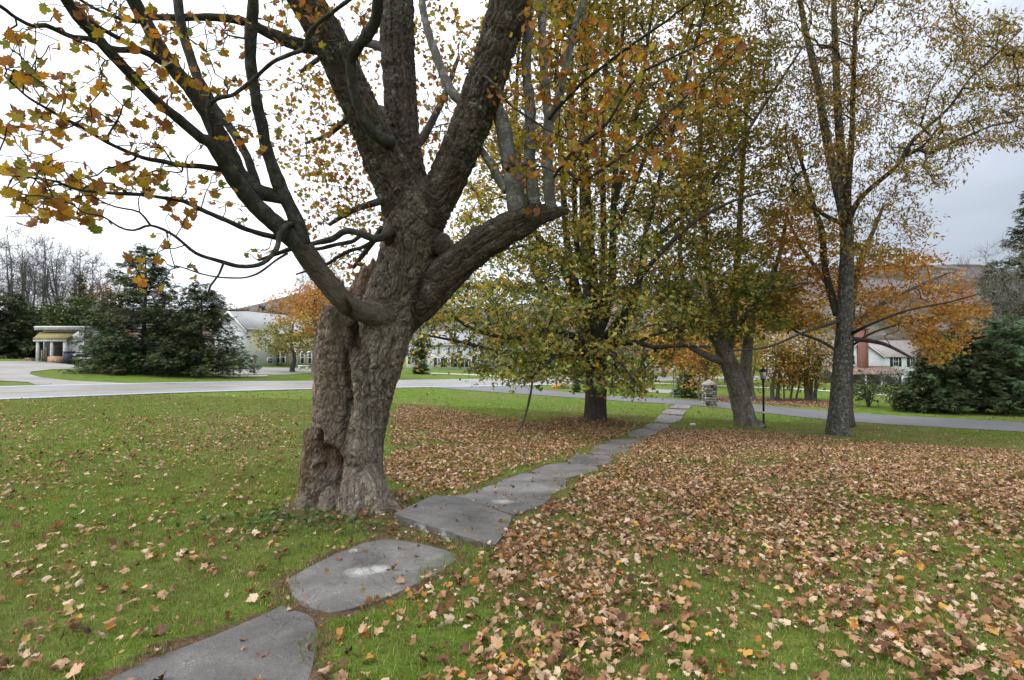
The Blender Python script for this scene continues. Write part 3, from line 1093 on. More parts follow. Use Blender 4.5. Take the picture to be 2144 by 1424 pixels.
# hills: a far wooded ridge all round the view
def build_hill():
    ridge = [(-1500, 640), (-700, 648), (0, 655), (300, 652), (480, 650), (560, 632), (620, 614), (700, 598), (800, 612), (900, 640), (1000, 648), (1150, 630), (1300, 600), (1500, 578), (1700, 562), (1900, 558), (1980, 553), (2060, 556), (2144, 575), (2500, 560), (3200, 600), (4200, 640)]
    a = np.array(ridge, float)
    px = np.linspace(-1500, 4200, 240)
    py = np.interp(px, a[:, 0], a[:, 1])
    rows = 26
    V = []
    for j in range(rows):
        t = j / (rows - 1)
        d = 330 + 420 * t
        top = np.array([P(x, y, 750) for x, y in zip(px, py)])
        base = np.array([P(x, 745, 330) for x in px])
        f = t ** 0.8
        V.append(np.stack([base[:, 0] + (top[:, 0] - base[:, 0]) * t, np.full(len(px), d), base[:, 2] + (top[:, 2] - base[:, 2]) * f], 1))
    # back slope
    V.append(np.stack([top[:, 0] * 1.2, np.full(len(px), 950), top[:, 2] * 0.2], 1))
    V = np.concatenate(V)
    V[:, 2] += 5.0 * fbm(V * 0.06, 3) + 3.0 * fbm(V * 0.21, 2, 5)
    n = len(px)
    i = np.arange(len(V)).reshape(-1, n)
    q = np.stack([i[:-1, :-1], i[:-1, 1:], i[1:, 1:], i[1:, :-1]], -1).reshape(-1, 4)
    link('hill', mesh('hill', V, [q], [M['hill']]), kind='structure')


build_hill()

# ------------------------------------------------------------------ flagstone path
SPOTS = [(tuple(GP(755, 1197)), 0.16), (tuple(GP(790, 1192)), 0.13), (tuple(GP(742, 1152)), 0.07), (tuple(GP(1052, 1053)), 0.17), (tuple(GP(880, 1110)), 0.10), (tuple(GP(930, 1122)), 0.08)]
M['slab'] = m_slab(SPOTS)


def build_path():
    import bmesh
    path = link('flagstone_path', None, None, tuple(PATH_C[2]), label='path of irregular grey flagstones crossing the lawn', kind='structure')
    path.empty_display_size = 0.3
    base = PATH_C[2]
    for n, S in enumerate(SLABW):
        # finer, slightly wobbly outline
        m = len(S)
        pts = []
        for i in range(m):
            p0, a, b, p3 = S[i - 1], S[i], S[(i + 1) % m], S[(i + 2) % m]
            L = np.linalg.norm(b - a)
            k = max(1, int(L / 0.07))
            for j in range(k):
                t = j / k
                cr = 0.5 * (2 * a + (b - p0) * t + (2 * p0 - 5 * a + 4 * b - p3) * t * t + (3 * a - p0 - 3 * b + p3) * t ** 3)
                pts.append(0.12 * cr + 0.88 * (a + (b - a) * t))
        pts = np.array(pts)
        c = pts.mean(0)
        w = fbm(pts * 5.0, 3, n)
        pts[:, :2] = c[:2] + (pts[:, :2] - c[:2]) * (1 + 0.03 * w)[:, None]
        # plane through the slab
        A = np.c_[pts[:, :2] - c[:2], np.ones(len(pts))]
        z = T(pts[:, 0], pts[:, 1])
        cf = np.linalg.lstsq(A, z, rcond=None)[0]
        lift = -0.002 if n < 2 else 0.016
        if n == 2:      # heaved up by the tree's roots
            lift = 0.05
            cf = cf + np.array((-0.05, -0.012, 0))
        top = A @ cf + lift
        bm = bmesh.new()
        up = [bm.verts.new((*p[:2], h)) for p, h in zip(pts, top)]
        f = bm.faces.new(up)
        if f.normal.z < 0:
            f.normal_flip()
        f.normal_update()
        r = bmesh.ops.extrude_face_region(bm, geom=[f])
        dn = [e for e in r['geom'] if isinstance(e, bmesh.types.BMVert)]
        # extruded copy becomes the top; the original drops
        for v in up:
            v.co.z -= 0.14 if n == 2 else 0.09
        bmesh.ops.recalc_face_normals(bm, faces=bm.faces[:])
        topf = max(bm.faces, key=lambda q: q.calc_center_median().z if len(q.verts) > 6 else -99)
        bmesh.ops.bevel(bm, geom=list(topf.edges), offset=0.009, segments=2, affect='EDGES', profile=0.6)
        me = bpy.data.meshes.new('flagstone')
        bm.to_mesh(me)
        bm.free()
        co = np.zeros(len(me.vertices) * 3, np.float32)
        me.vertices.foreach_get('co', co)
        co = co.reshape(-1, 3)
        co[:, 2] += 0.006 * fbm(co.astype(float) * 3.0, 3, 3 + n)
        co -= base.astype(np.float32)
        me.vertices.foreach_set('co', co.ravel())
        me.materials.append(M['slab'])
        o = link('flagstone', me, path)
        if n == 2:
            o['label'] = 'dark flagstone heaved up at its near edge'
        if n == 1:
            o['label'] = 'grey flagstone with chalky white stains'
    return path


build_path()

# ------------------------------------------------------------------ leaf shapes
_half = [(0.06, -0.02), (0.30, -0.03), (0.27, 0.10), (0.44, 0.16), (0.36, 0.26), (0.60, 0.44), (0.40, 0.46), (0.36, 0.55), (0.17, 0.50), (0.22, 0.70), (0.12, 0.74)]


def leaf_mesh(name, mat, seed, curl=0.5, shape='maple', petiole=True, roll=0.0, simple=False):
    r = np.random.default_rng(seed)
    if shape == 'maple':
        h = np.array(_half) * r.uniform(0.92, 1.08, (len(_half), 2))
        out = np.concatenate([[(0, 0)], h, [(0, 1.0)], (h * (-1, 1))[::-1]])
    else:
        t = np.linspace(0, 1, 8)[1:-1]
        w = 0.24 * np.sin(np.pi * t ** 0.8)
        out = np.concatenate([[(0, 0)], np.stack([w, t], 1), [(0, 1.0)], np.stack([-w, t], 1)[::-1]])
    c = np.array((0, 0.36))
    inner = c + (out - c) * 0.5
    pts = np.concatenate([[c], inner, out])
    n = len(out)
    x, y = pts[:, 0], pts[:, 1] - 0.36
    a, b = r.uniform(-1, 1, 2)
    th = r.uniform(0, np.pi)
    u = x * np.cos(th) + y * np.sin(th)
    z = curl * (0.55 * a * u ** 2 + 0.5 * abs(b) * np.abs(x) + 0.55 * r.uniform(-1, 1) * y ** 2)
    z = z + curl * 0.10 * np.sin(9 * x + r.uniform(0, 6)) * np.cos(7 * y + r.uniform(0, 6))
    # rolled tips
    rad = np.hypot(x, y)
    z = z + curl * 0.5 * np.maximum(rad - 0.3, 0) ** 1.3 * np.sin(np.arctan2(y, x) * r.integers(1, 4) + r.uniform(0, 6))
    k = 1 - 0.35 * curl * rad
    x, y = x * k, y * k
    if roll:                       # really roll the blade round an axis in its plane
        ph = r.uniform(0, np.pi)
        cu, su = np.cos(ph), np.sin(ph)
        u, v = x * cu + y * su, -x * su + y * cu
        u, z = np.sin(roll * u) / roll, z * 0.6 + (1 - np.cos(roll * u)) / roll
        x, y = u * cu - v * su, u * su + v * cu
        z = z - 0.12
    V = np.stack([x, y, z], 1)
    tris = []
    for i in range(n):
        j = (i + 1) % n
        tris += [(0, 1 + i, 1 + j)]
    quads = [(1 + i, 1 + n + i, 1 + n + (i + 1) % n, 1 + (i + 1) % n) for i in range(n)]
    if simple:                     # one fan from the middle to the outline
        V = V[np.r_[0, n + 1:2 * n + 1]]
        faces = [np.array(tris)]
    else:
        faces = [np.array(tris), np.array(quads)]
    if petiole:
        m = len(V)
        bx, by, bz = V[1] if simple else V[1 + n]
        V = np.concatenate([V, [(bx + 0.014, by, bz), (bx - 0.014, by, bz), (bx - 0.01 + 0.12 * a, by - 0.5, bz + 0.12 * b), (bx + 0.01 + 0.12 * a, by - 0.5, bz + 0.12 * b)]])
        faces.append(np.array([(m, m + 1, m + 2, m + 3)]))
    return mesh(name, V, faces, [mat], smooth=False)


def instancer(name, pts, rot, scl, idx, templates, label, kind='stuff', parent=None, tname='leaf_shape'):
    """ONE stuff object: points with instanced shapes"""
    me = mesh(name, pts, [], None)
    at = me.attributes.new('rot', 'FLOAT_VECTOR', 'POINT')
    at.data.foreach_set('vector', np.asarray(rot, np.float32).ravel())
    at = me.attributes.new('scl', 'FLOAT', 'POINT')
    at.data.foreach_set('value', np.asarray(scl, np.float32))
    at = me.attributes.new('idx', 'INT', 'POINT')
    at.data.foreach_set('value', np.asarray(idx, np.int32))
    tc = bpy.data.collections.new(name + '_shapes')
    for k, t in enumerate(templates):
        tc.objects.link(bpy.data.objects.new('%s_%02d' % (tname, k), t))
    ng = bpy.data.node_groups.new(name + '_scatter', 'GeometryNodeTree')
    ng.interface.new_socket('Geometry', in_out='INPUT', socket_type='NodeSocketGeometry')
    ng.interface.new_socket('Geometry', in_out='OUTPUT', socket_type='NodeSocketGeometry')
    N, L = ng.nodes.new, ng.links.new
    gi, go = N('NodeGroupInput'), N('NodeGroupOutput')
    ip = N('GeometryNodeInstanceOnPoints')
    ci = N('GeometryNodeCollectionInfo')
    ci.inputs[0].default_value = tc
    ci.inputs['Separate Children'].default_value = True
    ci.inputs['Reset Children'].default_value = True

    def attr(nm, ty):
        a = N('GeometryNodeInputNamedAttribute')
        a.data_type = ty
        a.inputs['Name'].default_value = nm
        return a.outputs[0]
    L(gi.outputs[0], ip.inputs['Points'])
    L(ci.outputs[0], ip.inputs['Instance'])
    ip.inputs['Pick Instance'].default_value = True
    L(attr('idx', 'INT'), ip.inputs['Instance Index'])
    er = N('FunctionNodeEulerToRotation')
    L(attr('rot', 'FLOAT_VECTOR'), er.inputs[0])
    L(er.outputs[0], ip.inputs['Rotation'])
    L(attr('scl', 'FLOAT'), ip.inputs['Scale'])
    L(ip.outputs[0], go.inputs[0])
    o = link(name, me, parent, label=label, kind=kind)
    md = o.modifiers.new('scatter', 'NODES')
    md.node_group = ng
    return o


# ------------------------------------------------------------------ grass
def blades(name, n, size, h0, h1, w, seed):
    r = np.random.default_rng(seed)
    b = np.stack([r.uniform(-size / 2, size / 2, n), r.uniform(-size / 2, size / 2, n), np.zeros(n)], 1)
    a = r.uniform(0, 2 * np.pi, n)
    h = r.uniform(h0, h1, n)
    lean = r.uniform(0.15, 0.9, n) * h
    da = r.uniform(0, 2 * np.pi, n)
    sx, sy = np.cos(a) * w / 2, np.sin(a) * w / 2
    ld = np.stack([np.cos(da) * lean, np.sin(da) * lean], 1)
    V = np.zeros((n, 5, 3))
    V[:, 0] = b + np.stack([sx, sy, -0.01 * np.ones(n)], 1)
    V[:, 1] = b - np.stack([sx, sy, 0.01 * np.ones(n)], 1)
    m = b + np.stack([ld[:, 0] * .35, ld[:, 1] * .35, h * 0.6], 1)
    V[:, 2] = m - np.stack([sx, sy, 0 * h], 1) * 0.8
    V[:, 3] = m + np.stack([sx, sy, 0 * h], 1) * 0.8
    V[:, 4] = b + np.stack([ld[:, 0], ld[:, 1], h], 1)
    i = np.arange(n)[:, None] * 5
    return mesh(name, V.reshape(-1, 3), [i + np.array([[3, 2, 4]]), i + np.array([[0, 1, 2, 3]])], [M['grass']])


def build_grass():
    near = [blades('grass_patch', 210, 0.30, 0.012, 0.042, 0.0045, 100 + k) for k in range(6)]
    far = [blades('grass_patch', 150, 0.60, 0.015, 0.045, 0.011, 200 + k) for k in range(4)]
    P_, S_, I_ = [], [], []
    for (y0, y1, st, base) in ((1.4, 9.0, 0.2, 0), (9.0, 24.0, 0.38, 6)):
        gy = np.arange(y0, y1, st)
        for y in gy:
            w = y * 1.12 + 3.0
            gx = np.arange(-w, w, st) + rng.uniform(0, st)
            if len(gx) == 0:
                continue
            P_.append(np.stack([gx + rng.uniform(-st / 3, st / 3, len(gx)), y + rng.uniform(-st / 3, st / 3, len(gx))], 1))
            I_.append(base + rng.integers(0, 6 if base == 0 else 4, len(gx)))
    p = np.concatenate(P_)
    idx = np.concatenate(I_)
    x, y = p[:, 0], p[:, 1]
    keep = ~d_slabs(x, y, 0.025)
    keep &= np.hypot(x + 2.15, y - 6.6) > 0.75
    keep &= np.hypot(x - TREE2[0], y - TREE2[1]) > 1.0
    # not on the roads
    keep &= ((p - _a[:2]) @ RN < -0.15)
    keep &= ~in_poly(x, y, np.concatenate([SR_N[:, :2], SR_F[::-1, :2]]))
    # thin on the trodden soil beside the stones
    edge = d_slabs(x, y, 0.16)
    bareb = (np.hypot(x + 1.35, y - 6.2) < 0.7)
    keep &= ~((edge & (rng.random(len(x)) < 0.35)) | (bareb & (rng.random(len(x)) < 0.8)))
    x, y, idx = x[keep], y[keep], idx[keep]
    z = T(x, y)
    near_k = np.exp(-((x / 14) ** 2 + ((y - 6) / 14) ** 2))
    z = z + near_k * 0.025 * fbm(np.stack([x * 1.3, y * 1.3, x * 0], 1), 3) * 2 - 0.004
    rot = np.zeros((len(x), 3))
    rot[:, 2] = rng.uniform(0, 6.28, len(x))
    s = rng.uniform(0.75, 1.2, len(x))
    s *= 1 + 0.3 * fbm(np.stack([x * 0.7, y * 0.7, x * 0 + 3], 1), 2)
    instancer('grass', np.stack([x, y, z], 1), rot, s, idx, near + far, 'short green grass blades covering the lawn', tname='grass_tuft')


build_grass()

# ------------------------------------------------------------------ fallen leaves
def leaf_density(x, y):
    n1 = fbm(np.stack([x * 0.55, y * 0.55, x * 0], 1), 3, 40)
    n2 = fbm(np.stack([x * 1.6, y * 1.6, x * 0 + 5], 1), 3, 50)
    wx = x + 0.35 * n2
    wy = y + 0.5 * n1
    d = np.full(len(x), 3.0)
    d[in_poly(wx, wy, ZC)] = 17
    d[in_poly(wx, wy, ZC2)] = 36
    d[in_poly(wx, wy, ZA2)] = 32
    b = in_poly(wx, wy, ZB)
    d[b] = 105
    a = in_poly(wx, wy, ZA)
    rr = np.clip((x - 2.0) / 4.5, 0, 1) * np.clip((8.5 - y) / 3, 0, 1)
    d[a] = (112 - 22 * rr)[a]
    patch = np.clip(1.0 + 1.1 * n1 + 1.5 * n2, 0.3, 1.8)
    d = d * patch
    d = d * 3.5
    r2 = np.hypot(x - TREE2[0], (y - TREE2[1]))
    d = np.maximum(d, 260 * np.exp(-((r2 / 1.9) ** 4)))
    r1 = np.hypot(x + 1.45, y - 6.45)
    d = np.maximum(d, 190 * np.exp(-((r1 / 0.75) ** 4)))
    for cx, cy, rr_ in ((-0.75, 5.5, 0.42), (-1.45, 5.75, 0.4), (-1.0, 6.0, 0.35)):
        d = np.maximum(d, 150 * np.exp(-((np.hypot(x - cx, y - cy) / rr_) ** 4)))
    rim = d_slabs(x, y, 0.13)
    d = np.where(rim, np.maximum(d, 130.0), d)
    tk = in_poly(x, y, ZT)
    d = np.where(tk, 70.0, d)
    sl = d_slabs(x, y)
    d = np.where(sl, np.minimum(d, 17.0), d)
    far = np.clip((y - 22) / 6, 0, 1)
    d = np.where(tk, d, d * (1 - far) + np.minimum(d, 2.2) * far)
    road = ((np.stack([x, y], 1) - _a[:2]) @ RN > 0) | in_poly(x, y, np.concatenate([SR_N[:, :2], SR_F[::-1, :2]]))
    d[road] = 0.05
    return d, sl


def build_litter():
    n = 900000
    y = rng.uniform(1.3, 40, n)
    x = rng.uniform(-1, 1, n) * (y * 1.15 + 3.6)
    wgt = 2 * (y * 1.15 + 3.6) * 38.7 / n           # area per sample
    d, sl = leaf_density(x, y)
    keep = rng.random(n) < d * wgt
    keep &= np.hypot((x + 2.15) / 0.62, (y - 6.65) / 0.55) > 1
    keep &= np.hypot(x - TREE2[0], y - TREE2[1]) > 0.45
    x, y, sl = x[keep], y[keep], sl[keep]
    m = len(x)
    z = T(x, y)
    nk = np.exp(-((x / 14) ** 2 + ((y - 6) / 14) ** 2))
    z = z + nk * 0.025 * fbm(np.stack([x * 1.3, y * 1.3, x * 0], 1), 3) * 2
    z = z + np.where(sl, 0.022, 0.026 + rng.uniform(0, 0.035, m))
    r3 = np.hypot(x + 2.6 * 0 - PATH_C[2][0], y - PATH_C[2][1])
    z = z + np.where(sl & (r3 < 0.7), 0.04, 0)
    rot = np.stack([rng.normal(0, 0.42, m), rng.normal(0, 0.42, m), rng.uniform(0, 6.28, m)], 1)
    flip = rng.random(m) < 0.5
    rot[flip, 0] += np.pi
    rot[sl] *= np.array((0.35, 0.35, 1))
    lance = rng.random(m) < 0.10
    s = 0.026 + 0.086 * rng.random(m) ** 1.5
    far = np.clip((y - 6) / 14, 0, 1)
    s = s * (1 - 0.12 * far)
    s = np.where(d_slabs(x, y, 0.13) & ~sl, s * rng.uniform(0.45, 0.9, m), s)
    s = np.where(y > 24, s * 1.5, s)
    idx = np.where(lance, rng.integers(16, 19, m), rng.integers(0, 16, m))
    shapes = [leaf_mesh('dry_leaf', M['litter'], 300 + k, rng.uniform(0.7, 1.5), roll=rng.uniform(0.8, 4.2)) for k in range(16)]
    shapes += [leaf_mesh('dry_leaf', M['litter'], 330 + k, 0.8, 'lance', roll=2.0) for k in range(3)]
    pts = np.stack([x, y, z], 1)
    pj = project(pts)
    vis = (pj[:, 0] > 5) & (pj[:, 0] < 2139) & (pj[:, 1] < 1418) & (pj[:, 1] > 900)
    order = np.argsort(np.where(vis, pj[:, 2] / s, 1e9))
    single = np.zeros(m, bool)
    on = vis & sl & (y < 12)
    single[np.nonzero(on)[0][:60]] = True
    left = 290 - single.sum()
    single[[i for i in order if not single[i]][:left]] = True
    for i in np.nonzero(single)[0]:
        kind_ = 'narrow dry leaf' if idx[i] >= 16 else 'curled maple leaf'
        if sl[i]:
            k = int(np.argmin(np.hypot(PATH_C[:, 0] - x[i], PATH_C[:, 1] - y[i])))
            k = next((q for q in range(len(SLABW)) if in_poly(x[i:i + 1], y[i:i + 1], SLABW[q])[0]), k)
            w_ = ('on the flagstone nearest the camera', 'on the flagstone with chalky white stains', 'on the heaved dark flagstone beside the old maple', 'on the flagstone just beyond the heaved one')[k] if k < 4 else 'on the narrow farther flagstones'
        else:
            j = int(np.argmin(np.abs(PATH_C[:, 1] - y[i])))
            w_ = 'on the near grass left of the path' if x[i] < PATH_C[j][0] else ('on grass between the path and the leaf carpet' if x[i] < 1.0 else 'nearest the camera in the leaf carpet right of the path')
        o = link('fallen_leaf', shapes[idx[i]], None, tuple(pts[i]), kind_ + ' lying ' + w_, 'leaf', 'fallen leaves ' + w_)
        o.rotation_euler = tuple(rot[i])
        o.scale = (s[i],) * 3
    k = ~single
    instancer('leaf_litter', pts[k], rot[k], s[k], idx[k], shapes, 'carpet of dry tan and brown fallen leaves over the lawn')
    print('litter', m)


build_litter()


def build_weeds():
    """ground ivy round the foot of the old tree and beside the stones"""
    n = 520
    c = [(-2.75, 5.9, .55, .28, .45), (-2.2, 5.75, .5, .22, .35), (-1.55, 5.65, .35, .3, .1), (-0.85, 6.3, .35, .22, .08), (-1.6, 4.9, .5, .3, .12)]
    k = rng.choice(len(c), n, p=np.array([q[4] for q in c]) / sum(q[4] for q in c))
    ca = np.array(c)[k]
    x = ca[:, 0] + rng.normal(0, 1, n) * ca[:, 2]
    y = ca[:, 1] + rng.normal(0, 1, n) * ca[:, 3]
    keep = ~d_slabs(x, y, 0.02)
    keep &= np.hypot((x + 2.15) / 0.6, (y - 6.65) / 0.55) > 1
    x, y = x[keep], y[keep]
    n = len(x)
    z = T(x, y) + rng.uniform(0.03, 0.09, n)
    rot = np.stack([rng.normal(0, 0.5, n), rng.normal(0, 0.5, n), rng.uniform(0, 6.28, n)], 1)
    shapes = []
    for s in range(3):
        a = np.linspace(0, 2 * np.pi, 9)[:-1]
        r = 0.5 + 0.06 * np.random.default_rng(s).normal(size=8)
        V = np.concatenate([[(0, 0, 0)], np.stack([r * np.cos(a), r * np.sin(a), 0.12 * np.abs(np.sin(a))], 1)])
        shapes.append(mesh('ivy_leaf', V, [np.array([(0, 1 + i, 1 + (i + 1) % 8) for i in range(8)])], [M['weed']]))
    instancer('ground_ivy', np.stack([x, y, z], 1), rot, rng.uniform(0.025, 0.06, n), rng.integers(0, 3, n), shapes, 'low green ground ivy round the foot of the old maple', tname='ivy_shape')


build_weeds()
# ------------------------------------------------------------------ tree tools
def chain(pts, step=0.25):
    """[(px,py,depth,rpx)] -> dense (n,4) world xyz + radius"""
    a = np.array([np.r_[P(p[0], p[1], p[2]), p[3] / F * p[2]] for p in pts])
    return spline(a, step)


def seg_mesh(A, B, ra, rb, n):
    """one open prism for every segment (vectorised)"""
    A, B = np.asarray(A, float), np.asarray(B, float)
    if len(A) == 0:
        return np.zeros((0, 3)), np.zeros((0, 4), int)
    t = B - A
    t /= np.linalg.norm(t, axis=1)[:, None] + 1e-9
    ref = np.where(np.abs(t[:, 2:3]) < 0.9, np.array([[0, 0, 1.0]]), np.array([[1.0, 0, 0]]))
    u = np.cross(t, ref)
    u /= np.linalg.norm(u, axis=1)[:, None] + 1e-9
    w = np.cross(t, u)
    a = np.linspace(0, 2 * np.pi, n, endpoint=False)
    ring = np.cos(a)[None, :, None] * u[:, None] + np.sin(a)[None, :, None] * w[:, None]
    V = np.concatenate([A[:, None] + ring * np.asarray(ra)[:, None, None], B[:, None] + ring * np.asarray(rb)[:, None, None]], 1)
    i = np.arange(len(A))[:, None] * (2 * n)
    q = np.concatenate([i + np.array([[k, (k + 1) % n, n + (k + 1) % n, n + k]]) for k in range(n)])
    return V.reshape(-1, 3), q


def grow(stems, att, bf=0.35, tip=0.006, expo=2.3, seed=0):
    """connect leaf-cluster points to the stems by a balanced spanning tree.
    returns segments (A,B,ra,rb) and for every attractor its parent's position"""
    r = np.random.default_rng(seed)
    SP = np.concatenate([s[:, :3] for s in stems])
    SR = np.concatenate([s[:, 3] for s in stems])
    PL = np.concatenate([np.r_[0, np.cumsum(np.linalg.norm(np.diff(s[:, :3], axis=0), axis=1))] for s in stems]) * 0.25
    ns, na = len(SP), len(att)
    pos_ = np.concatenate([SP, att])
    path = np.concatenate([PL, np.zeros(na)])
    par = np.full(ns + na, -1)
    d0 = np.min(np.linalg.norm(att[:, None, :] - SP[None, ::3, :], axis=2), axis=1)
    order = np.argsort(d0 + r.uniform(0, 0.15, na))
    active = np.zeros(ns + na, bool)
    active[:ns] = True
    done = list(range(ns))
    X = np.empty((ns + na, 3))
    X[:ns] = SP
    PLs = np.empty(ns + na)
    PLs[:ns] = path[:ns]
    ids = np.empty(ns + na, int)
    ids[:ns] = np.arange(ns)
    m = ns
    for k in order:
        p = att[k]
        d = X[:m] - p
        dist = np.sqrt((d * d).sum(1))
        up = np.maximum(X[:m, 2] - p[2], 0)          # prefer joining from below
        c = dist + bf * PLs[:m] + 0.5 * up
        j = int(np.argmin(c))
        par[ns + k] = ids[j]
        X[m] = p
        PLs[m] = PLs[j] + dist[j]
        ids[m] = ns + k
        m += 1
    rad = np.concatenate([SR, np.full(na, tip)])
    acc = np.zeros(ns + na)
    for k in order[::-1]:
        i = ns + k
        rad[i] = max(tip, acc[i] ** (1 / expo)) if acc[i] > 0 else tip
        acc[par[i]] += rad[i] ** expo
    a = att
    pa = pos_[par[ns:]]
    rp = np.minimum(rad[par[ns:]], rad[ns:] * 1.5)
    rc = rad[ns:]
    # curved: two intermediate points
    L = np.linalg.norm(a - pa, axis=1)[:, None]
    off1 = r.normal(0, 0.07, (na, 3)) * L + np.array((0, 0, 0.05)) * L
    off2 = r.normal(0, 0.05, (na, 3)) * L + np.array((0, 0, 0.04)) * L
    p1 = pa + (a - pa) / 3 + off1
    p2 = pa + (a - pa) * 2 / 3 + off2
    A = np.concatenate([pa, p1, p2])
    B = np.concatenate([p1, p2, a])
    ra = np.concatenate([rp, rp * .67 + rc * .33, rp * .33 + rc * .67])
    rb = np.concatenate([rp * .67 + rc * .33, rp * .33 + rc * .67, rc])
    return (A, B, ra, rb), pa


def leaf_cloud(pts, size, shape='maple', seed=0, droop=0.35, flat=0.6):
    """many small leaf-shaped faces"""
    r = np.random.default_rng(seed)
    n = len(pts)
    az = r.uniform(0, 2 * np.pi, n)
    el = -droop + r.normal(0, 0.45, n)
    t = np.stack([np.cos(az) * np.cos(el), np.sin(az) * np.cos(el), np.sin(el)], 1)
    nn = np.stack([r.normal(0, flat, n), r.normal(0, flat, n), np.ones(n)], 1)
    s = np.cross(t, nn)
    s /= np.linalg.norm(s, axis=1)[:, None] + 1e-9
    nn = np.cross(s, t)
    size = np.broadcast_to(np.asarray(size, float), (n,))
    if shape == 'maple':
        sh = np.array([(0, -0.1, 0), (0.56, 0.22, 0.12), (0.24, 0.52, 0.02), (0, 1.0, -0.1), (-0.24, 0.52, 0.02), (-0.56, 0.22, 0.12)])
        tr = np.array([(0, 1, 2), (0, 2, 3), (0, 3, 4), (0, 4, 5)])
    elif shape == 'lance':
        sh = np.array([(0, 0, 0), (0.17, 0.45, 0.05), (0, 1.0, -0.08), (-0.17, 0.45, 0.05)])
        tr = np.array([(0, 1, 2), (0, 2, 3)])
    elif shape == 'twig':
        sh = np.array([(-0.010, 0, 0), (0.010, 0, 0), (0.008, 0.55, 0.06), (-0.008, 0.55, 0.06), (0.0, 1.0, -0.03)])
        tr = np.array([(0, 1, 2), (0, 2, 3), (3, 2, 4)])
    elif shape == 'spray':
        sh = np.array([(0, 0, 0), (0.26, 0.38, -0.03), (0.08, 0.42, 0.02), (0, 1.0, -0.1), (-0.08, 0.42, 0.02), (-0.26, 0.38, -0.03)])
        tr = np.array([(0, 1, 2), (0, 2, 3), (0, 3, 4), (0, 4, 5)])
    k = len(sh)
    V = pts[:, None] + size[:, None, None] * (sh[None, :, 0:1] * s[:, None] + sh[None, :, 1:2] * t[:, None] + sh[None, :, 2:3] * nn[:, None])
    i = np.arange(n)[:, None, None] * k
    return V.reshape(-1, 3), (i + tr[None]).reshape(-1, 3)


def poly_points(poly, n, seed, dens=None):
    r = np.random.default_rng(seed)
    poly = np.array(poly, float)
    b0, b1 = poly.min(0), poly.max(0)
    out = []
    got = 0
    while got < n:
        q = r.uniform(b0, b1, (n * 3, 2))
        k = in_poly(q[:, 0], q[:, 1], poly)
        if dens is not None:
            k &= r.random(len(q)) < dens(q[:, 0], q[:, 1])
        q = q[k]
        out.append(q)
        got += len(q)
    return np.concatenate(out)[:n]


def crown_points(poly, n, dc, hw, seed, dens=None, clump=0.0, front=0.0, q=0.22):
    """pixel outline of a crown + its depth -> cluster points that fill the crown's volume"""
    r = np.random.default_rng(seed)
    qq = poly_points(poly, n, seed, dens)
    cx = (qq[:, 0].min() + qq[:, 0].max()) / 2
    hwpx = (qq[:, 0].max() - qq[:, 0].min()) / 2
    k = np.sqrt(np.clip(1 - ((qq[:, 0] - cx) / hwpx) ** 2 * 0.85, 0.1, 1))
    d = dc + hw * k * (r.uniform(-1, 1, n) - front)
    pts = np.array([P(a, b, c) for (a, b), c in zip(qq, d)])
    if clump:
        f = fbm(pts * np.array((1, 1, 1.9)) / clump, 2, seed)
        keep = f > np.quantile(f, q)
        pts = pts[keep]
    return pts


def tubes_part(name, chains, mat, parent, base, seg=10, rough=0.0, step_noise=7.0, label=None):
    """several swept limbs of one wood part"""
    mb = MB()
    for c in chains:
        V, q, caps = tube_arrays(c[:, :3], c[:, 3], seg)
        if rough:
            ax = np.repeat(c[:, :3], seg, axis=0)
            d = V - ax
            rr = np.linalg.norm(d, axis=1)[:, None]
            nz = fbm(np.c_[d * 0 + V * np.array((step_noise, step_noise, step_noise * 0.25))], 3)[:, None]
            V = ax + d * (1 + rough * nz)
        mb.add(V - base, quads=q, ngons=caps)
    o = mb.build(name, mat, parent, smooth=True)
    if label:
        o['label'] = label
    return o


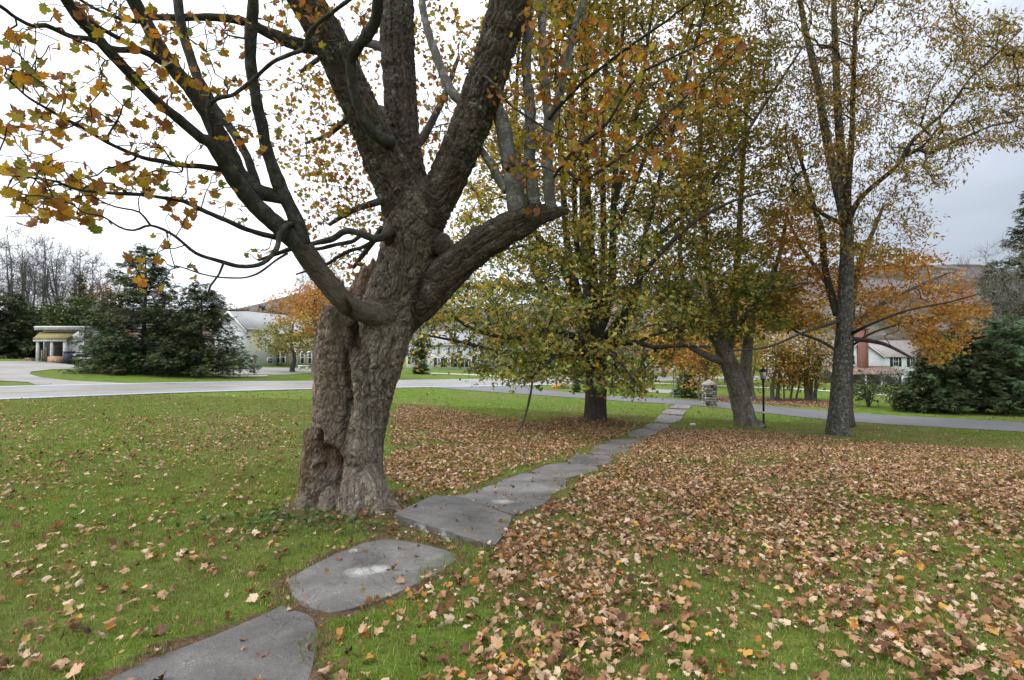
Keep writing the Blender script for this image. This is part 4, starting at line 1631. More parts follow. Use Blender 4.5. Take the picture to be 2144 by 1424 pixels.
def tree(name, label, cat, base, stems, trunk_n, att, bark, leafmat, lpc, lsize, lspread, shape='maple', seed=0, bf=0.35,
         tip=0.006, group=None, droop=0.35, flat=0.6, rough=0.12, twig_bark=None, zflat=0.6, along=0.5, twigs=0, twig_len=1.0, limb_bark=None):
    """stems: dense chains; the first trunk_n are the trunk, the others limbs"""
    base = np.asarray(base, float)
    t = thing(name, label, cat, base, group=group)
    fine = [spline(s, 0.12) if len(s) < 400 else s for s in stems[:trunk_n]]
    tubes_part('trunk', fine, M[bark], t, base, 18, rough)
    if len(stems) > trunk_n:
        for s in stems[trunk_n:]:
            tubes_part('limb', [s], M[limb_bark or bark], t, base, 8, 0.06)
    if len(att):
        (A, B, ra, rb), pa = grow(stems, att, bf, tip, seed=seed)
        th = ra > 0.03
        V1, q1 = seg_mesh(A[th] - base, B[th] - base, ra[th], rb[th], 6)
        V2, q2 = seg_mesh(A[~th] - base, B[~th] - base, ra[~th], rb[~th], 3)
        link('branches', mesh('branches', np.concatenate([V1, V2]), [np.concatenate([q1, q2 + len(V1)])], [M[twig_bark or bark]], smooth=True), t, kind='stuff')
        if twigs:
            r = np.random.default_rng(seed + 4)
            i = np.repeat(np.arange(len(att)), twigs)
            p = pa[i] + (att[i] - pa[i]) * r.uniform(.3, 1, len(i))[:, None]
            V, f = leaf_cloud(p - base, twig_len * r.uniform(.5, 1.3, len(i)), 'twig', seed + 6, -0.85, 0.8)
            link('twigs', mesh('twigs', V, [f], [M[twig_bark or bark]]), t, kind='stuff')
        if lpc:
            r = np.random.default_rng(seed + 5)
            n = len(att)
            k = r.poisson(lpc, n)
            i = np.repeat(np.arange(n), k)
            u = 1 - r.random(len(i)) * along
            p = pa[i] + (att[i] - pa[i]) * u[:, None] + r.normal(0, 1, (len(i), 3)) * lspread * np.array((1, 1, zflat))
            V, f = leaf_cloud(p - base, lsize * r.uniform(0.65, 1.25, len(p)), shape, seed + 9, droop, flat)
            if isinstance(leafmat, tuple):
                nl = len(p)
                hi = (p[:, 2] + r.normal(0, .9, nl)) > leafmat[2]
                fpl, vpl = len(f) // nl, len(V) // nl
                mi = np.repeat(hi.astype(int), fpl)
                link('crown', mesh('crown', V, [f], [M[leafmat[0]], M[leafmat[1]]], mi), t, kind='stuff')
            else:
                link('crown', mesh('crown', V, [f], [M[leafmat]]), t, kind='stuff')
    return t


# ------------------------------------------------------------------ the old maple
def hero():
    D = 6.6
    A = [(672, 1085, D, 54), (680, 1020, D, 50), (690, 960, D, 46), (698, 880, D, 42), (702, 800, D, 42), (706, 720, D, 41), (708, 660, D, 37), (708, 640, D, 30)]
    B = [(757, 1090, D, 60), (757, 1040, D, 50), (758, 960, D, 44), (768, 890, D, 40), (776, 820, D, 48), (787, 760, D, 55), (806, 690, D, 58), (830, 620, D, 58), (848, 560, D, 57), (862, 500, D, 62), (870, 450, D, 60), (878, 405, D, 50)]
    mid = [(712, 1080, 6.75, 60), (715, 960, 6.75, 56), (725, 860, 6.78, 56), (738, 760, 6.8, 52), (765, 680, 6.8, 40)]
    Lm = [(866, 470, D, 52), (840, 405, D - .02, 48), (800, 325, D - .08, 43), (772, 265, D - .15, 40), (738, 190, D - .25, 38), (706, 118, D - .35, 37), (672, 55, D - .45, 36), (640, 0, D - .55, 35), (596, -80, D - .7, 33), (540, -190, D - .9, 29), (470, -330, D - 1.1, 24), (400, -520, D - 1.4, 12), (350, -680, D - 1.6, 4)]
    Mm = [(872, 450, D + .1, 48), (858, 380, D + .18, 40), (846, 300, D + .22, 36), (840, 200, D + .3, 35), (834, 100, D + .38, 35), (832, 0, D + .45, 34), (826, -120, D + .6, 31), (810, -300, D + .8, 26), (795, -520, D + 1, 14), (780, -720, D + 1.2, 4)]
    Rm = [(880, 470, D, 50), (905, 425, D, 45), (930, 386, D - .03, 40), (963, 318, D - .08, 40), (1000, 222, D - .15, 41), (1030, 130, D - .22, 41), (1062, 20, D - .3, 41), (1085, -70, D - .35, 38), (1120, -200, D - .4, 32), (1150, -340, D - .4, 26), (1190, -540, D - .4, 13), (1220, -720, D - .4, 4)]
    LR = [(812, 735, D + .1, 18), (835, 680, D + .08, 34), (872, 634, D + .04, 42), (912, 596, D, 40), (977, 536, D - .05, 36), (1026, 499, D - .1, 36), (1075, 471, D - .15, 34), (1122, 450, D - .18, 27), (1160, 446, D - .2, 15), (1196, 440, D - .22, 5)]
    LL = [(855, 640, D + .05, 42), (820, 655, D - .14, 35), (793, 659, D - .30, 27), (766, 655, D - .42, 23), (727, 638, D - .6, 22), (692, 600, D - .7, 22), (664, 564, D - .76, 22.5), (636, 524, D - .83, 23), (612, 490, D - .9, 20), (590, 470, D - .93, 17)]
    stub = [(642, 1080, D - .12, 26), (645, 1020, D - .12, 20), (648, 960, D - .12, 17), (650, 920, D - .12, 15), (644, 898, D - .12, 9)]
    snag1 = [(716, 650, D + .05, 16), (718, 610, D + .05, 13), (713, 582, D + .05, 7)]
    snag2 = [(748, 680, D + .18, 32), (756, 620, D + .18, 29), (768, 585, D + .18, 22), (784, 560, D + .18, 16), (792, 548, D + .18, 8)]
    roots = [[(768, 930, D, 12), (775, 985, D - .05, 26), (783, 1035, D - .12, 33), (808, 1060, D - .2, 26), (830, 1076, D - .3, 15), (850, 1086, D - .4, 6)], [(750, 930, D - .05, 12), (746, 985, D - .15, 26), (740, 1035, D - .28, 33), (736, 1072, D - .48, 27), (730, 1098, D - .7, 14), (725, 1112, D - .85, 6)],
             [(762, 930, D - .05, 12), (768, 985, D - .14, 25), (777, 1035, D - .27, 31), (786, 1078, D - .45, 24), (798, 1098, D - .6, 12), (806, 1110, D - .7, 5)], [(668, 980, D - .05, 14), (655, 1040, D - .15, 26), (632, 1074, D - .3, 16), (620, 1084, D - .4, 7)],
             [(696, 980, D - .08, 12), (692, 1045, D - .24, 26), (684, 1080, D - .42, 14), (680, 1092, D - .5, 6)]]
    knobs = [[(915, 515, D - .05, 26), (932, 505, D - .12, 19), (941, 500, D - .14, 14)], [(822, 500, D - .25, 18), (808, 492, D - .32, 13)]]
    groups = [('old', [A, B, mid] + roots), ('dead', [stub, snag1, snag2]), ('limb', [Lm, Mm, Rm, LR] + knobs), ('young', [LL])]
    mb = MB()
    segs = []
    base = P(745, 1075, D)
    base[2] = T1(base[0], base[1])
    for g, cs in groups:
        for c in cs:
            ch = chain(c, 0.12)
            mb.tube(ch[:, :3], ch[:, 3], 28)
            dead = 1.0 if g == 'dead' else (0.3 if c is A else 0.0)
            ch = chain(c, 0.3)
            for i in range(len(ch) - 1):
                segs.append((ch[i, :3], ch[i + 1, :3], ch[i, 3], ch[i + 1, 3], dead, 1.0 if g == 'young' else 0.0, 1.0 if g == 'limb' else 0.0, 1.0 if c is LR else 0.0))
    tmp = bpy.data.objects.new('trunk_tmp', mb.data('trunk_tmp', None))
    col.objects.link(tmp)
    md = tmp.modifiers.new('r', 'REMESH')
    md.mode = 'VOXEL'
    md.voxel_size = 0.0138
    dg = bpy.context.evaluated_depsgraph_get()
    ev = tmp.evaluated_get(dg)
    me = ev.to_mesh()
    nv = len(me.vertices)
    V = np.zeros(nv * 3)
    me.vertices.foreach_get('co', V)
    V = V.reshape(-1, 3)
    npoly = len(me.polygons)
    tot = np.zeros(npoly, np.int32)
    me.polygons.foreach_get('loop_total', tot)
    lp = np.zeros(len(me.loops), np.int32)
    me.loops.foreach_get('vertex_index', lp)
    ed = np.zeros(len(me.edges) * 2, np.int32)
    me.edges.foreach_get('vertices', ed)
    ed = ed.reshape(-1, 2)
    Q = lp.reshape(-1, 4) if (tot == 4).all() else None
    if Q is None:
        st = np.r_[0, np.cumsum(tot)[:-1]]
        Q = np.array([lp[s:s + 4] for s, t in zip(st, tot) if t == 4])
    ev.to_mesh_clear()
    bpy.data.objects.remove(tmp)
    # smooth the joins
    deg = np.bincount(ed.ravel(), minlength=nv)[:, None]

    def lap(X, it, k=0.5):
        for _ in range(it):
            s = np.zeros_like(X)
            for c in range(X.shape[1]):
                s[:, c] = np.bincount(ed[:, 0], X[ed[:, 1], c], nv) + np.bincount(ed[:, 1], X[ed[:, 0], c], nv)
            X = X + k * (s / deg - X)
        return X
    V = lap(V, 12)
    # bark coordinates: blended closest points on the skeleton
    S0 = np.array([s[0] for s in segs])
    S1 = np.array([s[1] for s in segs])
    R0 = np.array([s[2] for s in segs])
    R1 = np.array([s[3] for s in segs])
    AT = np.array([s[4:] for s in segs])
    C = np.zeros((nv, 3))
    at = np.zeros((nv, 4))
    rad = np.zeros(nv)
    dv = S1 - S0
    LL2 = (dv * dv).sum(1)
    for a in range(0, nv, 4000):
        p = V[a:a + 4000]
        t = np.clip(((p[:, None] - S0[None]) * dv[None]).sum(2) / LL2[None], 0, 1)
        c = S0[None] + t[..., None] * dv[None]
        rr = R0[None] + t * (R1 - R0)[None]
        dd = np.linalg.norm(p[:, None] - c, axis=2) - rr
        w = np.exp(-(dd - dd.min(1)[:, None]) / 0.02)
        w /= w.sum(1)[:, None]
        C[a:a + 4000] = (w[..., None] * c).sum(1)
        at[a:a + 4000] = w @ AT
        rad[a:a + 4000] = (w * rr).sum(1)
    # normals
    e1 = V[Q[:, 2]] - V[Q[:, 0]]
    e2 = V[Q[:, 3]] - V[Q[:, 1]]
    fn = np.cross(e1, e2)
    Nn = np.zeros((nv, 3))
    for k in range(4):
        for c in range(3):
            Nn[:, c] += np.bincount(Q[:, k], fn[:, c], nv)
    Nn /= np.linalg.norm(Nn, axis=1)[:, None] + 1e-12
    if ((V - C) * Nn).sum() < 0:
        Nn = -Nn
        Q = Q[:, ::-1]
    rel = V - C
    # spiral grain low on the trunk
    tw = 0.55 * (C[:, 2] + 0.5) * (1 - at[:, 2])
    rx = rel[:, 0] * np.cos(tw) - rel[:, 1] * np.sin(tw)
    ry = rel[:, 0] * np.sin(tw) + rel[:, 1] * np.cos(tw)
    rel2 = np.stack([rx, ry, rel[:, 2]], 1)
    wob = np.stack([fbm(V * 4.0, 3, 1), fbm(V * 4.0, 3, 2), fbm(V * 4.0, 3, 3)], 1)
    cell = (0.04 - 0.011 * at[:, 2])[:, None]
    lng = 0.8
    q = (rel2 + 0.05 * wob) / cell + C / lng
    f1, f2 = worley(q, 5)
    plate = np.clip((f2 - f1) / 0.3, 0, 1)
    plate = plate * plate * (3 - 2 * plate)
    fine = fbm(q * 2.3, 3, 9)
    big = fbm((rel2 / 0.12 + C / 1.2), 3, 20)
    amp = 0.026 * np.clip(rad / 0.28, 0.35, 1) * (1 - 0.45 * at[:, 1])
    disp = amp * (plate - 0.65) + amp * 0.45 * fine + 0.055 * np.clip(rad / 0.28, 0.2, 1) * big * (1 - at[:, 1])
    n1 = fbm(rel2 / 0.10 + C / 1.3 + 0.3 * wob, 2, 91)
    crack = np.exp(-(n1 / 0.06) ** 2) * (1 - at[:, 1])
    disp -= 0.036 * np.clip(rad / 0.28, 0.25, 1) * crack
    disp += at[:, 1] * 0.003 * fbm(V * 30, 2, 4)
    disp += at[:, 0] * 0.03 * fbm(rel / 0.05 + C / 0.3, 3, 31)
    V = V + Nn * disp[:, None]
    # the rotten hollow at the foot and the cleft: press the facing wood inwards
    pj = project(V)
    facing = np.clip(-Nn[:, 1], 0, 1) ** 0.5
    for cx, cy, rx_, ry_, dep, an in ((690, 962, 24, 34, 0.20, 0.35), (669, 930, 8, 30, 0.14, -0.15), (667, 985, 11, 14, 0.2, 0), (738, 690, 12, 66, 0.22, 0.22), (728, 790, 8, 80, 0.16, 0.1), (722, 880, 7, 60, 0.10, -0.12), (712, 1000, 6, 70, 0.08, 0.03)):
        dx = pj[:, 0] - cx + 5 * wob[:, 0] * 2
        dy = pj[:, 1] - cy + 6 * wob[:, 1] * 2
        ca, sa = math.cos(an), math.sin(an)
        e = ((dx * ca - dy * sa) / rx_) ** 2 + ((dx * sa + dy * ca) / ry_) ** 2
        g = np.clip(1.25 - e, 0, 1)
        g = g * g * (3 - 2 * g) * (pj[:, 2] < 6.75) * facing
        V[:, 1] += dep * g
        at[:, 0] = np.maximum(at[:, 0], np.clip(g * 1.3, 0, 1) * (dep > 0.1))
    # splintered tops of the dead wood
    top = at[:, 0] > 0.75
    jag = fbm(np.stack([V[:, 0] * 18, V[:, 1] * 18, V[:, 0] * 0], 1), 3, 77)
    V[:, 2] += np.where(top & (Nn[:, 2] > 0.1), 0.2 * jag, 0)
    V = lap(V, 1, 0.25)
    t = thing('old_maple_tree', 'huge gnarled old maple with a split hollow trunk beside the flagstone path', 'tree', base)
    lich = np.clip(0.25 + (V[:, 2] - 1.0) * 0.25, 0.1, 1) * (1 - at[:, 1] * 0.8)
    moss = at[:, 3] * np.clip(Nn[:, 2] * 1.5 - 0.3, 0, 1) * np.clip((V[:, 0] + 0.4) * 2, 0, 1)
    me = mesh('trunk', V - base, [Q], [M['bark_hero']], smooth=True, attrs={'bark': q * np.array((0.5, 0.5, 0.5)), 'dead': at[:, 0], 'young': 0.55 * np.clip(at[:, 1], 0, 1), 'lichen': lich, 'moss': moss, 'limb': np.clip(at[:, 2] + np.clip((V[:, 2] - 1.7) / 1.2, 0, 1) * 0.8, 0, 1)})
    link('trunk', me, t)
    print('hero verts', nv)

    # ---- traced branches: (px, py, depth, radius px)
    br = dict(
        a=[(640, 528, 5.75, 20), (593, 484, 5.65, 21), (545, 440, 5.5, 20), (513, 404, 5.4, 19), (480, 360, 5.25, 17), (442, 300, 5.05, 14), (421, 289, 5.0, 12), (386, 258, 4.85, 11), (316, 200, 4.6, 11), (228, 105, 4.3, 11.5), (175, 50, 4.1, 12), (140, 0, 3.95, 12), (80, -90, 3.7, 11)],
        b=[(636, 518, 5.74, 18), (625, 480, 5.7, 18), (612, 441, 5.66, 17.5), (590, 400, 5.6, 16), (577, 365, 5.55, 15), (560, 315, 5.5, 13.5), (546, 255, 5.4, 13), (534, 193, 5.3, 12.5), (524, 105, 5.2, 13), (529, 20, 5.1, 12), (530, -80, 4.95, 11)],
        c=[(600, 415, 5.62, 15), (570, 410, 5.62, 17), (535, 397, 5.6, 18), (500, 365, 5.55, 19), (472, 312, 5.5, 20), (440, 250, 5.4, 19), (404, 192, 5.3, 17), (351, 128, 5.15, 16), (306, 46, 5.0, 15), (281, 0, 4.9, 15), (235, -80, 4.7, 14)],
        d=[(540, 400, 5.7, 10), (523, 345, 5.75, 10), (502, 298, 5.8, 9.5), (453, 228, 5.85, 9.5), (416, 165, 5.85, 11), (394, 105, 5.85, 10.5), (376, 35, 5.8, 10.5), (364, -50, 5.75, 10)],
        e=[(356, 142, 5.1, 8), (326, 122, 4.95, 7.5), (295, 106, 4.85, 7), (242, 103, 4.65, 6), (190, 83, 4.4, 6), (147, 74, 4.2, 5.5), (95, 53, 4.0, 5.2), (70, 55, 3.9, 5), (32, 36, 3.75, 4.4), (0, 14, 3.6, 4), (-60, -20, 3.4, 3.5)],
        f=[(300, 108, 4.9, 6), (270, 92, 4.75, 5.5), (232, 71, 4.6, 5), (190, 46, 4.4, 4.5), (150, 15, 4.2, 4)],
        g=[(290, 45, 4.95, 5), (262, 42, 4.85, 4.5), (242, 36, 4.75, 4), (200, 19, 4.55, 3.5), (160, -5, 4.4, 3)],
        h=[(480, 358, 5.3, 7), (455, 354, 5.2, 6.5), (420, 348, 5.05, 6), (386, 347, 4.9, 5.5), (340, 339, 4.7, 5), (298, 330, 4.5, 4.6), (225, 298, 4.2, 4.2), (175, 270, 4.0, 3.8), (123, 242, 3.8, 3.4), (84, 218, 3.65, 3), (49, 196, 3.5, 2.6), (10, 160, 3.35, 2)],
        i=[(590, 500, 5.68, 7), (560, 493, 5.5, 6.5), (525, 484, 5.35, 6), (485, 466, 5.15, 5.6), (433, 444, 4.9, 5.2), (386, 422, 4.7, 5), (341, 414, 4.5, 4.6), (296, 407, 4.3, 4.2), (228, 404, 4.05, 3.8), (164, 397, 3.85, 3.3), (121, 381, 3.7, 2.9), (76, 374, 3.55, 2.4), (0, 364, 3.3, 1.8)],
        j=[(612, 468, 5.6, 6), (597, 474, 5.5, 6), (585, 490, 5.4, 6), (581, 515, 5.3, 6), (566, 540, 5.2, 5.5), (541, 555, 5.1, 5), (501, 558, 4.95, 4.6), (457, 546, 4.75, 4.2), (411, 530, 4.55, 3.8), (380, 506, 4.4, 3.5), (355, 487, 4.3, 3.3), (316, 472, 4.15, 3), (278, 482, 4.0, 2.5), (248, 475, 3.9, 2.2), (215, 455, 3.75, 1.9), (172, 445, 3.6, 1.6)],
        j2=[(316, 472, 4.15, 2.5), (291, 445, 4.0, 2.2), (240, 432, 3.85, 2), (190, 409, 3.7, 1.6)],
        k=[(603, 530, 5.5, 3), (581, 543, 5.45, 2.6), (538, 574, 5.3, 2.2), (494, 583, 5.1, 1.9), (440, 578, 4.9, 1.7), (380, 560, 4.7, 1.5)],
        k2=[(470, 550, 4.8, 2.6), (460, 575, 4.75, 2.4), (440, 598, 4.7, 2.2), (437, 620, 4.68, 2), (450, 637, 4.66, 1.8), (480, 650, 4.64, 1.6), (522, 650, 4.62, 1.3)],
        l=[(818, 484, 6.25, 11), (806, 494, 6.1, 10), (788, 500, 6.05, 9), (757, 490, 6.05, 8), (723, 484, 6.1, 7.5), (695, 500, 6.15, 7), (655, 510, 6.2, 6), (600, 525, 6.2, 5), (540, 545, 6.1, 3.5)],
        m=[(757, 491, 6.05, 5), (740, 505, 6.1, 5), (705, 512, 6.2, 4.6), (658, 521, 6.3, 4), (600, 512, 6.4, 3)],
        n=[(788, 501, 6.05, 5), (760, 518, 6.1, 4.4), (726, 528, 6.2, 4), (680, 555, 6.3, 3.2), (620, 575, 6.3, 2)],
        o=[(815, 300, 6.2, 17), (797, 290, 6.08, 14), (770, 267, 6.0, 12.5), (753, 228, 5.92, 11.5), (739, 175, 5.82, 11.5), (734, 130, 5.74, 11.5), (747, 102, 5.68, 12), (768, 76, 5.6, 12), (785, 46, 5.5, 12.5), (792, 0, 5.38, 12), (800, -70, 5.2, 11)],
        p=[(680, 105, 6.3, 15), (633, 95, 6.2, 14), (581, 77, 6.1, 13), (546, 60, 6.05, 11), (500, 42, 5.95, 9), (440, 36, 5.9, 8), (370, 37, 5.85, 7), (312, 37, 5.8, 6)],
        q=[(447, 290, 5.05, 4), (443, 262, 5.0, 4), (436, 228, 4.95, 4.5), (453, 207, 4.9, 5), (484, 200, 4.88, 4.6), (500, 190, 4.86, 4.6), (542, 158, 4.8, 4.5), (570, 130, 4.76, 4.6), (602, 116, 4.72, 5), (637, 102, 4.68, 4.6), (644, 75, 4.66, 4.6), (661, 53, 4.62, 4.6), (690, 30, 4.58, 4.6), (721, 7, 4.5, 4.6), (760, -30, 4.4, 4.4)],
    )
    pale = dict(
        A=[(1086, 462, 6.42, 24), (1082, 430, 6.42, 22), (1070, 350, 6.45, 19), (1052, 263, 6.5, 17), (1035, 225, 6.55, 15), (990, 215, 6.65, 12), (956, 205, 6.7, 11), (928, 154, 6.75, 10), (893, 53, 6.8, 9), (880, -30, 6.85, 8)],
        A2=[(1062, 400, 6.45, 12), (1040, 365, 6.5, 11), (1028, 345, 6.52, 10), (1003, 310, 6.6, 8), (975, 270, 6.7, 7)],
        B=[(1122, 455, 6.44, 17), (1119, 428, 6.45, 15), (1109, 337, 6.5, 14), (1110, 236, 6.52, 12.5), (1102, 135, 6.55, 11), (1107, 34, 6.58, 10), (1112, -90, 6.6, 8)],
        C=[(1151, 449, 6.41, 13), (1152, 425, 6.4, 13.5), (1146, 337, 6.42, 12.5), (1148, 253, 6.43, 11.5), (1138, 135, 6.45, 9.5), (1135, 34, 6.46, 8.5), (1140, -90, 6.48, 7)],
        D=[(1149, 260, 6.43, 9), (1165, 230, 6.42, 9.5), (1182, 150, 6.4, 9.5), (1197, 84, 6.38, 9), (1216, 20, 6.35, 8.5), (1235, -60, 6.3, 7)],
    )
    tw = dict(
        r1=[(1147, 252, 6.4, 4.5), (1169, 226, 6.2, 4.2), (1223, 169, 5.9, 4), (1277, 128, 5.7, 3.6), (1317, 98, 5.55, 3.4), (1384, 51, 5.3, 3), (1452, 0, 5.1, 2.6), (1520, -60, 4.9, 2)],
        r2=[(1160, 370, 6.35, 4.5), (1186, 334, 6.1, 4), (1216, 303, 5.95, 3.7), (1266, 263, 5.75, 3.4), (1300, 212, 5.6, 3.1), (1334, 162, 5.45, 2.8), (1384, 131, 5.25, 2.5), (1428, 111, 5.1, 2.2), (1500, 80, 4.9, 1.6)],
        r3=[(1182, 330, 6.15, 4.2), (1189, 357, 6.05, 4.4), (1223, 377, 5.95, 4.2), (1256, 357, 5.85, 3.8), (1283, 340, 5.75, 3.5), (1351, 286, 5.55, 3), (1401, 236, 5.4, 2.6), (1465, 175, 5.2, 2.2), (1530, 120, 5.0, 1.6)],
        r4=[(1010, 160, 6.2, 3.4), (1022, 164, 6.05, 3.2), (1041, 182, 5.95, 3), (1068, 219, 5.9, 2.8), (1122, 256, 5.8, 2.5), (1169, 283, 5.7, 2), (1230, 300, 5.6, 1.5)],
        r5=[(1060, 355, 6.35, 3), (1090, 345, 6.2, 2.6), (1140, 352, 6.05, 2.2), (1175, 368, 5.95, 2)],
    )
    chains_ = {}
    for k, v in {**br, **pale, **tw}.items():
        c = chain(v, 0.06)
        if v[-1][1] < 0:           # carry on above the frame, tapering out
            dr = c[-1, :3] - c[-5, :3]
            dr /= np.linalg.norm(dr)
            ex_ = [np.r_[c[-1, :3] + dr * q + np.array((0, 0, .12 * q * q)), c[-1, 3] * f_] for q, f_ in ((.45, .8), (.95, .58), (1.5, .32), (2.0, .1))]
            c = np.concatenate([c[:-1], spline(np.array([c[-1]] + ex_), 0.08)])
        c[:, 3] *= 0.92 * (1 + 0.22 * fbm(c[:, :3] * 9, 2, 65))
        c[:, :3] += 0.014 * np.stack([fbm(c[:, :3] * 5, 2, 61 + s) for s in range(3)], 1)
        chains_[k] = c
    for k in br:
        tubes_part('branch', [chains_[k]], M['bark_limb'], t, base, 12, 0.16, 14.0)
    for k in pale:
        tubes_part('branch', [chains_[k]], M['bark_pale'], t, base, 12, 0.12, 14.0, label='pale grey upright stem')
    for k in tw:
        tubes_part('branch', [chains_[k]], M['bark_limb'], t, base, 6, 0.03)

    # ---- leaves: where the clusters hang (px, py, rx, ry, n, depth)
    def dleft(x):
        return 3.45 + 2.1 * np.clip(x / 560, 0, 1.1)
    blobs = [(40, 130, 50, 55, 14), (90, 175, 60, 38, 12), (150, 180, 35, 25, 6), (75, 268, 80, 35, 22), (200, 215, 60, 40, 11), (210, 270, 40, 35, 9), (300, 285, 60, 40, 15),
             (320, 345, 50, 35, 13), (345, 392, 60, 30, 16), (250, 395, 60, 20, 11), (60, 348, 60, 25, 16), (150, 380, 60, 30, 18), (60, 410, 50, 30, 14), (150, 428, 50, 30, 16), (60, 448, 40, 20, 8),
             (190, 460, 35, 20, 8), (270, 360, 30, 20, 6), (380, 440, 35, 30, 8), (340, 500, 20, 15, 2), (290, 545, 50, 22, 4), (320, 595, 30, 16, 3), (390, 570, 30, 18, 3), (545, 532, 40, 16, 3), (360, 520, 20, 12, 2),
             (280, 60, 60, 40, 8), (170, 30, 30, 20, 3), (220, 30, 40, 30, 5), (330, 60, 40, 40, 9), (340, 160, 60, 30, 12), (400, 200, 60, 40, 12), (440, 40, 60, 30, 8), (470, 100, 50, 40, 7),
             (250, 120, 90, 70, 18), (430, 120, 90, 70, 24), (520, 220, 70, 60, 14), (650, 60, 70, 60, 14), (330, 230, 70, 50, 12), (120, 60, 80, 50, 9), (480, 330, 70, 60, 10),
             (540, 170, 50, 20, 4), (600, 110, 30, 40, 5), (560, 55, 50, 40, 9), (600, 25, 50, 25, 8), (690, 25, 50, 25, 7), (770, 25, 20, 25, 3), (500, 280, 40, 60, 8), (560, 300, 40, 30, 4), (450, 400, 50, 40, 9), (515, 440, 40, 30, 3)]
    right = [(1060, 170, 40, 40, 10), (1020, 195, 25, 30, 4), (1130, 180, 70, 50, 30), (1200, 120, 60, 50, 25), (1300, 130, 60, 40, 18), (1290, 180, 50, 40, 14), (1370, 120, 50, 30, 6), (1400, 180, 60, 30, 14),
             (1480, 160, 40, 40, 8), (1510, 90, 40, 28, 8), (1530, 105, 28, 26, 6), (1430, 215, 40, 25, 8), (1500, 215, 40, 28, 6), (1380, 280, 50, 40, 12), (1290, 300, 60, 40, 18), (1200, 310, 60, 40, 22),
             (1240, 360, 60, 25, 14), (1330, 340, 50, 25, 14), (1400, 330, 40, 28, 8), (1120, 320, 50, 50, 20), (1080, 360, 50, 28, 14), (1130, 60, 60, 60, 24), (1150, 20, 40, 20, 4), (1220, 60, 40, 40, 12), (1110, 440, 30, 8, 3), (1260, 230, 60, 30, 12)]
    back = [(640, 260, 55, 70, 46), (700, 200, 50, 80, 60), (720, 320, 55, 60, 80), (690, 400, 65, 55, 70), (760, 440, 55, 50, 70), (735, 560, 45, 45, 46), (640, 330, 50, 40, 22), (600, 300, 40, 50, 14), (660, 150, 50, 60, 40), (590, 200, 30, 40, 9), (660, 470, 50, 40, 26),
            (910, 60, 50, 70, 70), (920, 200, 45, 80, 70), (990, 280, 45, 60, 44), (950, 330, 30, 40, 26), (1000, 100, 40, 60, 50), (905, 310, 30, 30, 22), (770, 120, 30, 80, 30), (790, 330, 30, 60, 20), (780, 30, 40, 30, 24)]
    above = [(200, -200, 280, 150, 150), (600, -240, 260, 190, 200), (1000, -260, 280, 200, 200), (1350, -130, 160, 90, 70)]
    P_, big, par_ = [], [], []
    r = np.random.default_rng(33)
    stems = [c for k, c in chains_.items()] + [chain(x, 0.15) for x in (Lm, Mm, Rm)]
    att = []
    for sets, df, sz in ((blobs, None, 0), (right, None, 1), (back, None, 2), (above, None, 3)):
        for (x, y, rx, ry, n) in sets:
            for _ in range(int(n * (1.7, 2.1, 2.8, 0.8)[sz])):
                a = r.uniform(0, 6.283)
                k = math.sqrt(r.random()) * 1.12
                qx, qy = x + rx * k * math.cos(a), y + ry * k * math.sin(a)
                if sz == 0:
                    d = dleft(qx) + r.normal(0, 0.28)
                elif sz == 1:
                    d = 6.2 - 1.1 * np.clip((qx - 1080) / 450, 0, 1) + r.normal(0, 0.3)
                elif sz == 2:
                    d = r.uniform(7.6, 10.5)
                else:
                    d = r.uniform(4.2, 8.5)
                P_.append(P(qx, qy, d))
                big.append(sz)
    P_ = np.array(P_)
    big = np.array(big)
    # twigs reach groups of leaves
    for s in (0, 1, 2, 3):
        q = P_[big == s]
        left = np.ones(len(q), bool)
        rr = 0.14 if s < 2 else 0.3
        while left.any():
            i = r.choice(np.nonzero(left)[0])
            near = left & (np.linalg.norm(q - q[i], axis=1) < rr)
            att.append(q[near].mean(0) + np.array((0, 0, 0.03)))
            left &= ~near
    att = np.array(att)
    back_limbs = [chain([(832, 250, 6.9, 14), (790, 230, 7.6, 10), (740, 240, 8.3, 7), (690, 280, 8.9, 5), (640, 300, 9.3, 3)], .15), chain([(850, 400, 6.95, 13), (800, 420, 7.6, 9), (740, 440, 8.3, 6), (690, 470, 8.9, 4)], .15),
                  chain([(845, 330, 6.95, 13), (890, 280, 7.8, 9), (930, 200, 8.6, 6), (960, 120, 9.2, 4)], .15), chain([(830, 110, 7.1, 12), (760, 90, 7.8, 8), (690, 110, 8.6, 6), (630, 150, 9.2, 4)], .15),
                  chain([(800, 480, 7.0, 8), (770, 520, 7.7, 6), (740, 560, 8.4, 4)], .15)]
    for bl in back_limbs:
        tubes_part('branch', [bl], M['bark_limb'], t, base, 8, 0.05)
    (A_, B_, ra, rb), pa = grow(stems + back_limbs, att, 0.15, 0.0038, 2.4, 3)
    ra, rb = np.minimum(ra, 0.014), np.minimum(rb, 0.014)
    # bare fine twigs between
    ex = []
    idx = r.choice(len(att), 420)
    for i in idx:
        v = att[i] - pa[i]
        v /= np.linalg.norm(v) + 1e-6
        s0 = pa[i] + (att[i] - pa[i]) * r.uniform(0.2, 0.9)
        v2 = v + r.normal(0, 0.6, 3)
        v2 /= np.linalg.norm(v2)
        p1 = s0 + v2 * r.uniform(.06, .16)
        p2 = p1 + (v2 + r.normal(0, .35, 3)) * r.uniform(.05, .14)
        ex += [(s0, p1), (p1, p2)]
    A_ = np.concatenate([A_, [e[0] for e in ex]])
    B_ = np.concatenate([B_, [e[1] for e in ex]])
    ra = np.r_[ra, np.full(len(ex), 0.003)]
    rb = np.r_[rb, np.full(len(ex), 0.0024)]
    Vt, qt = seg_mesh(A_ - base, B_ - base, ra, rb, 4)
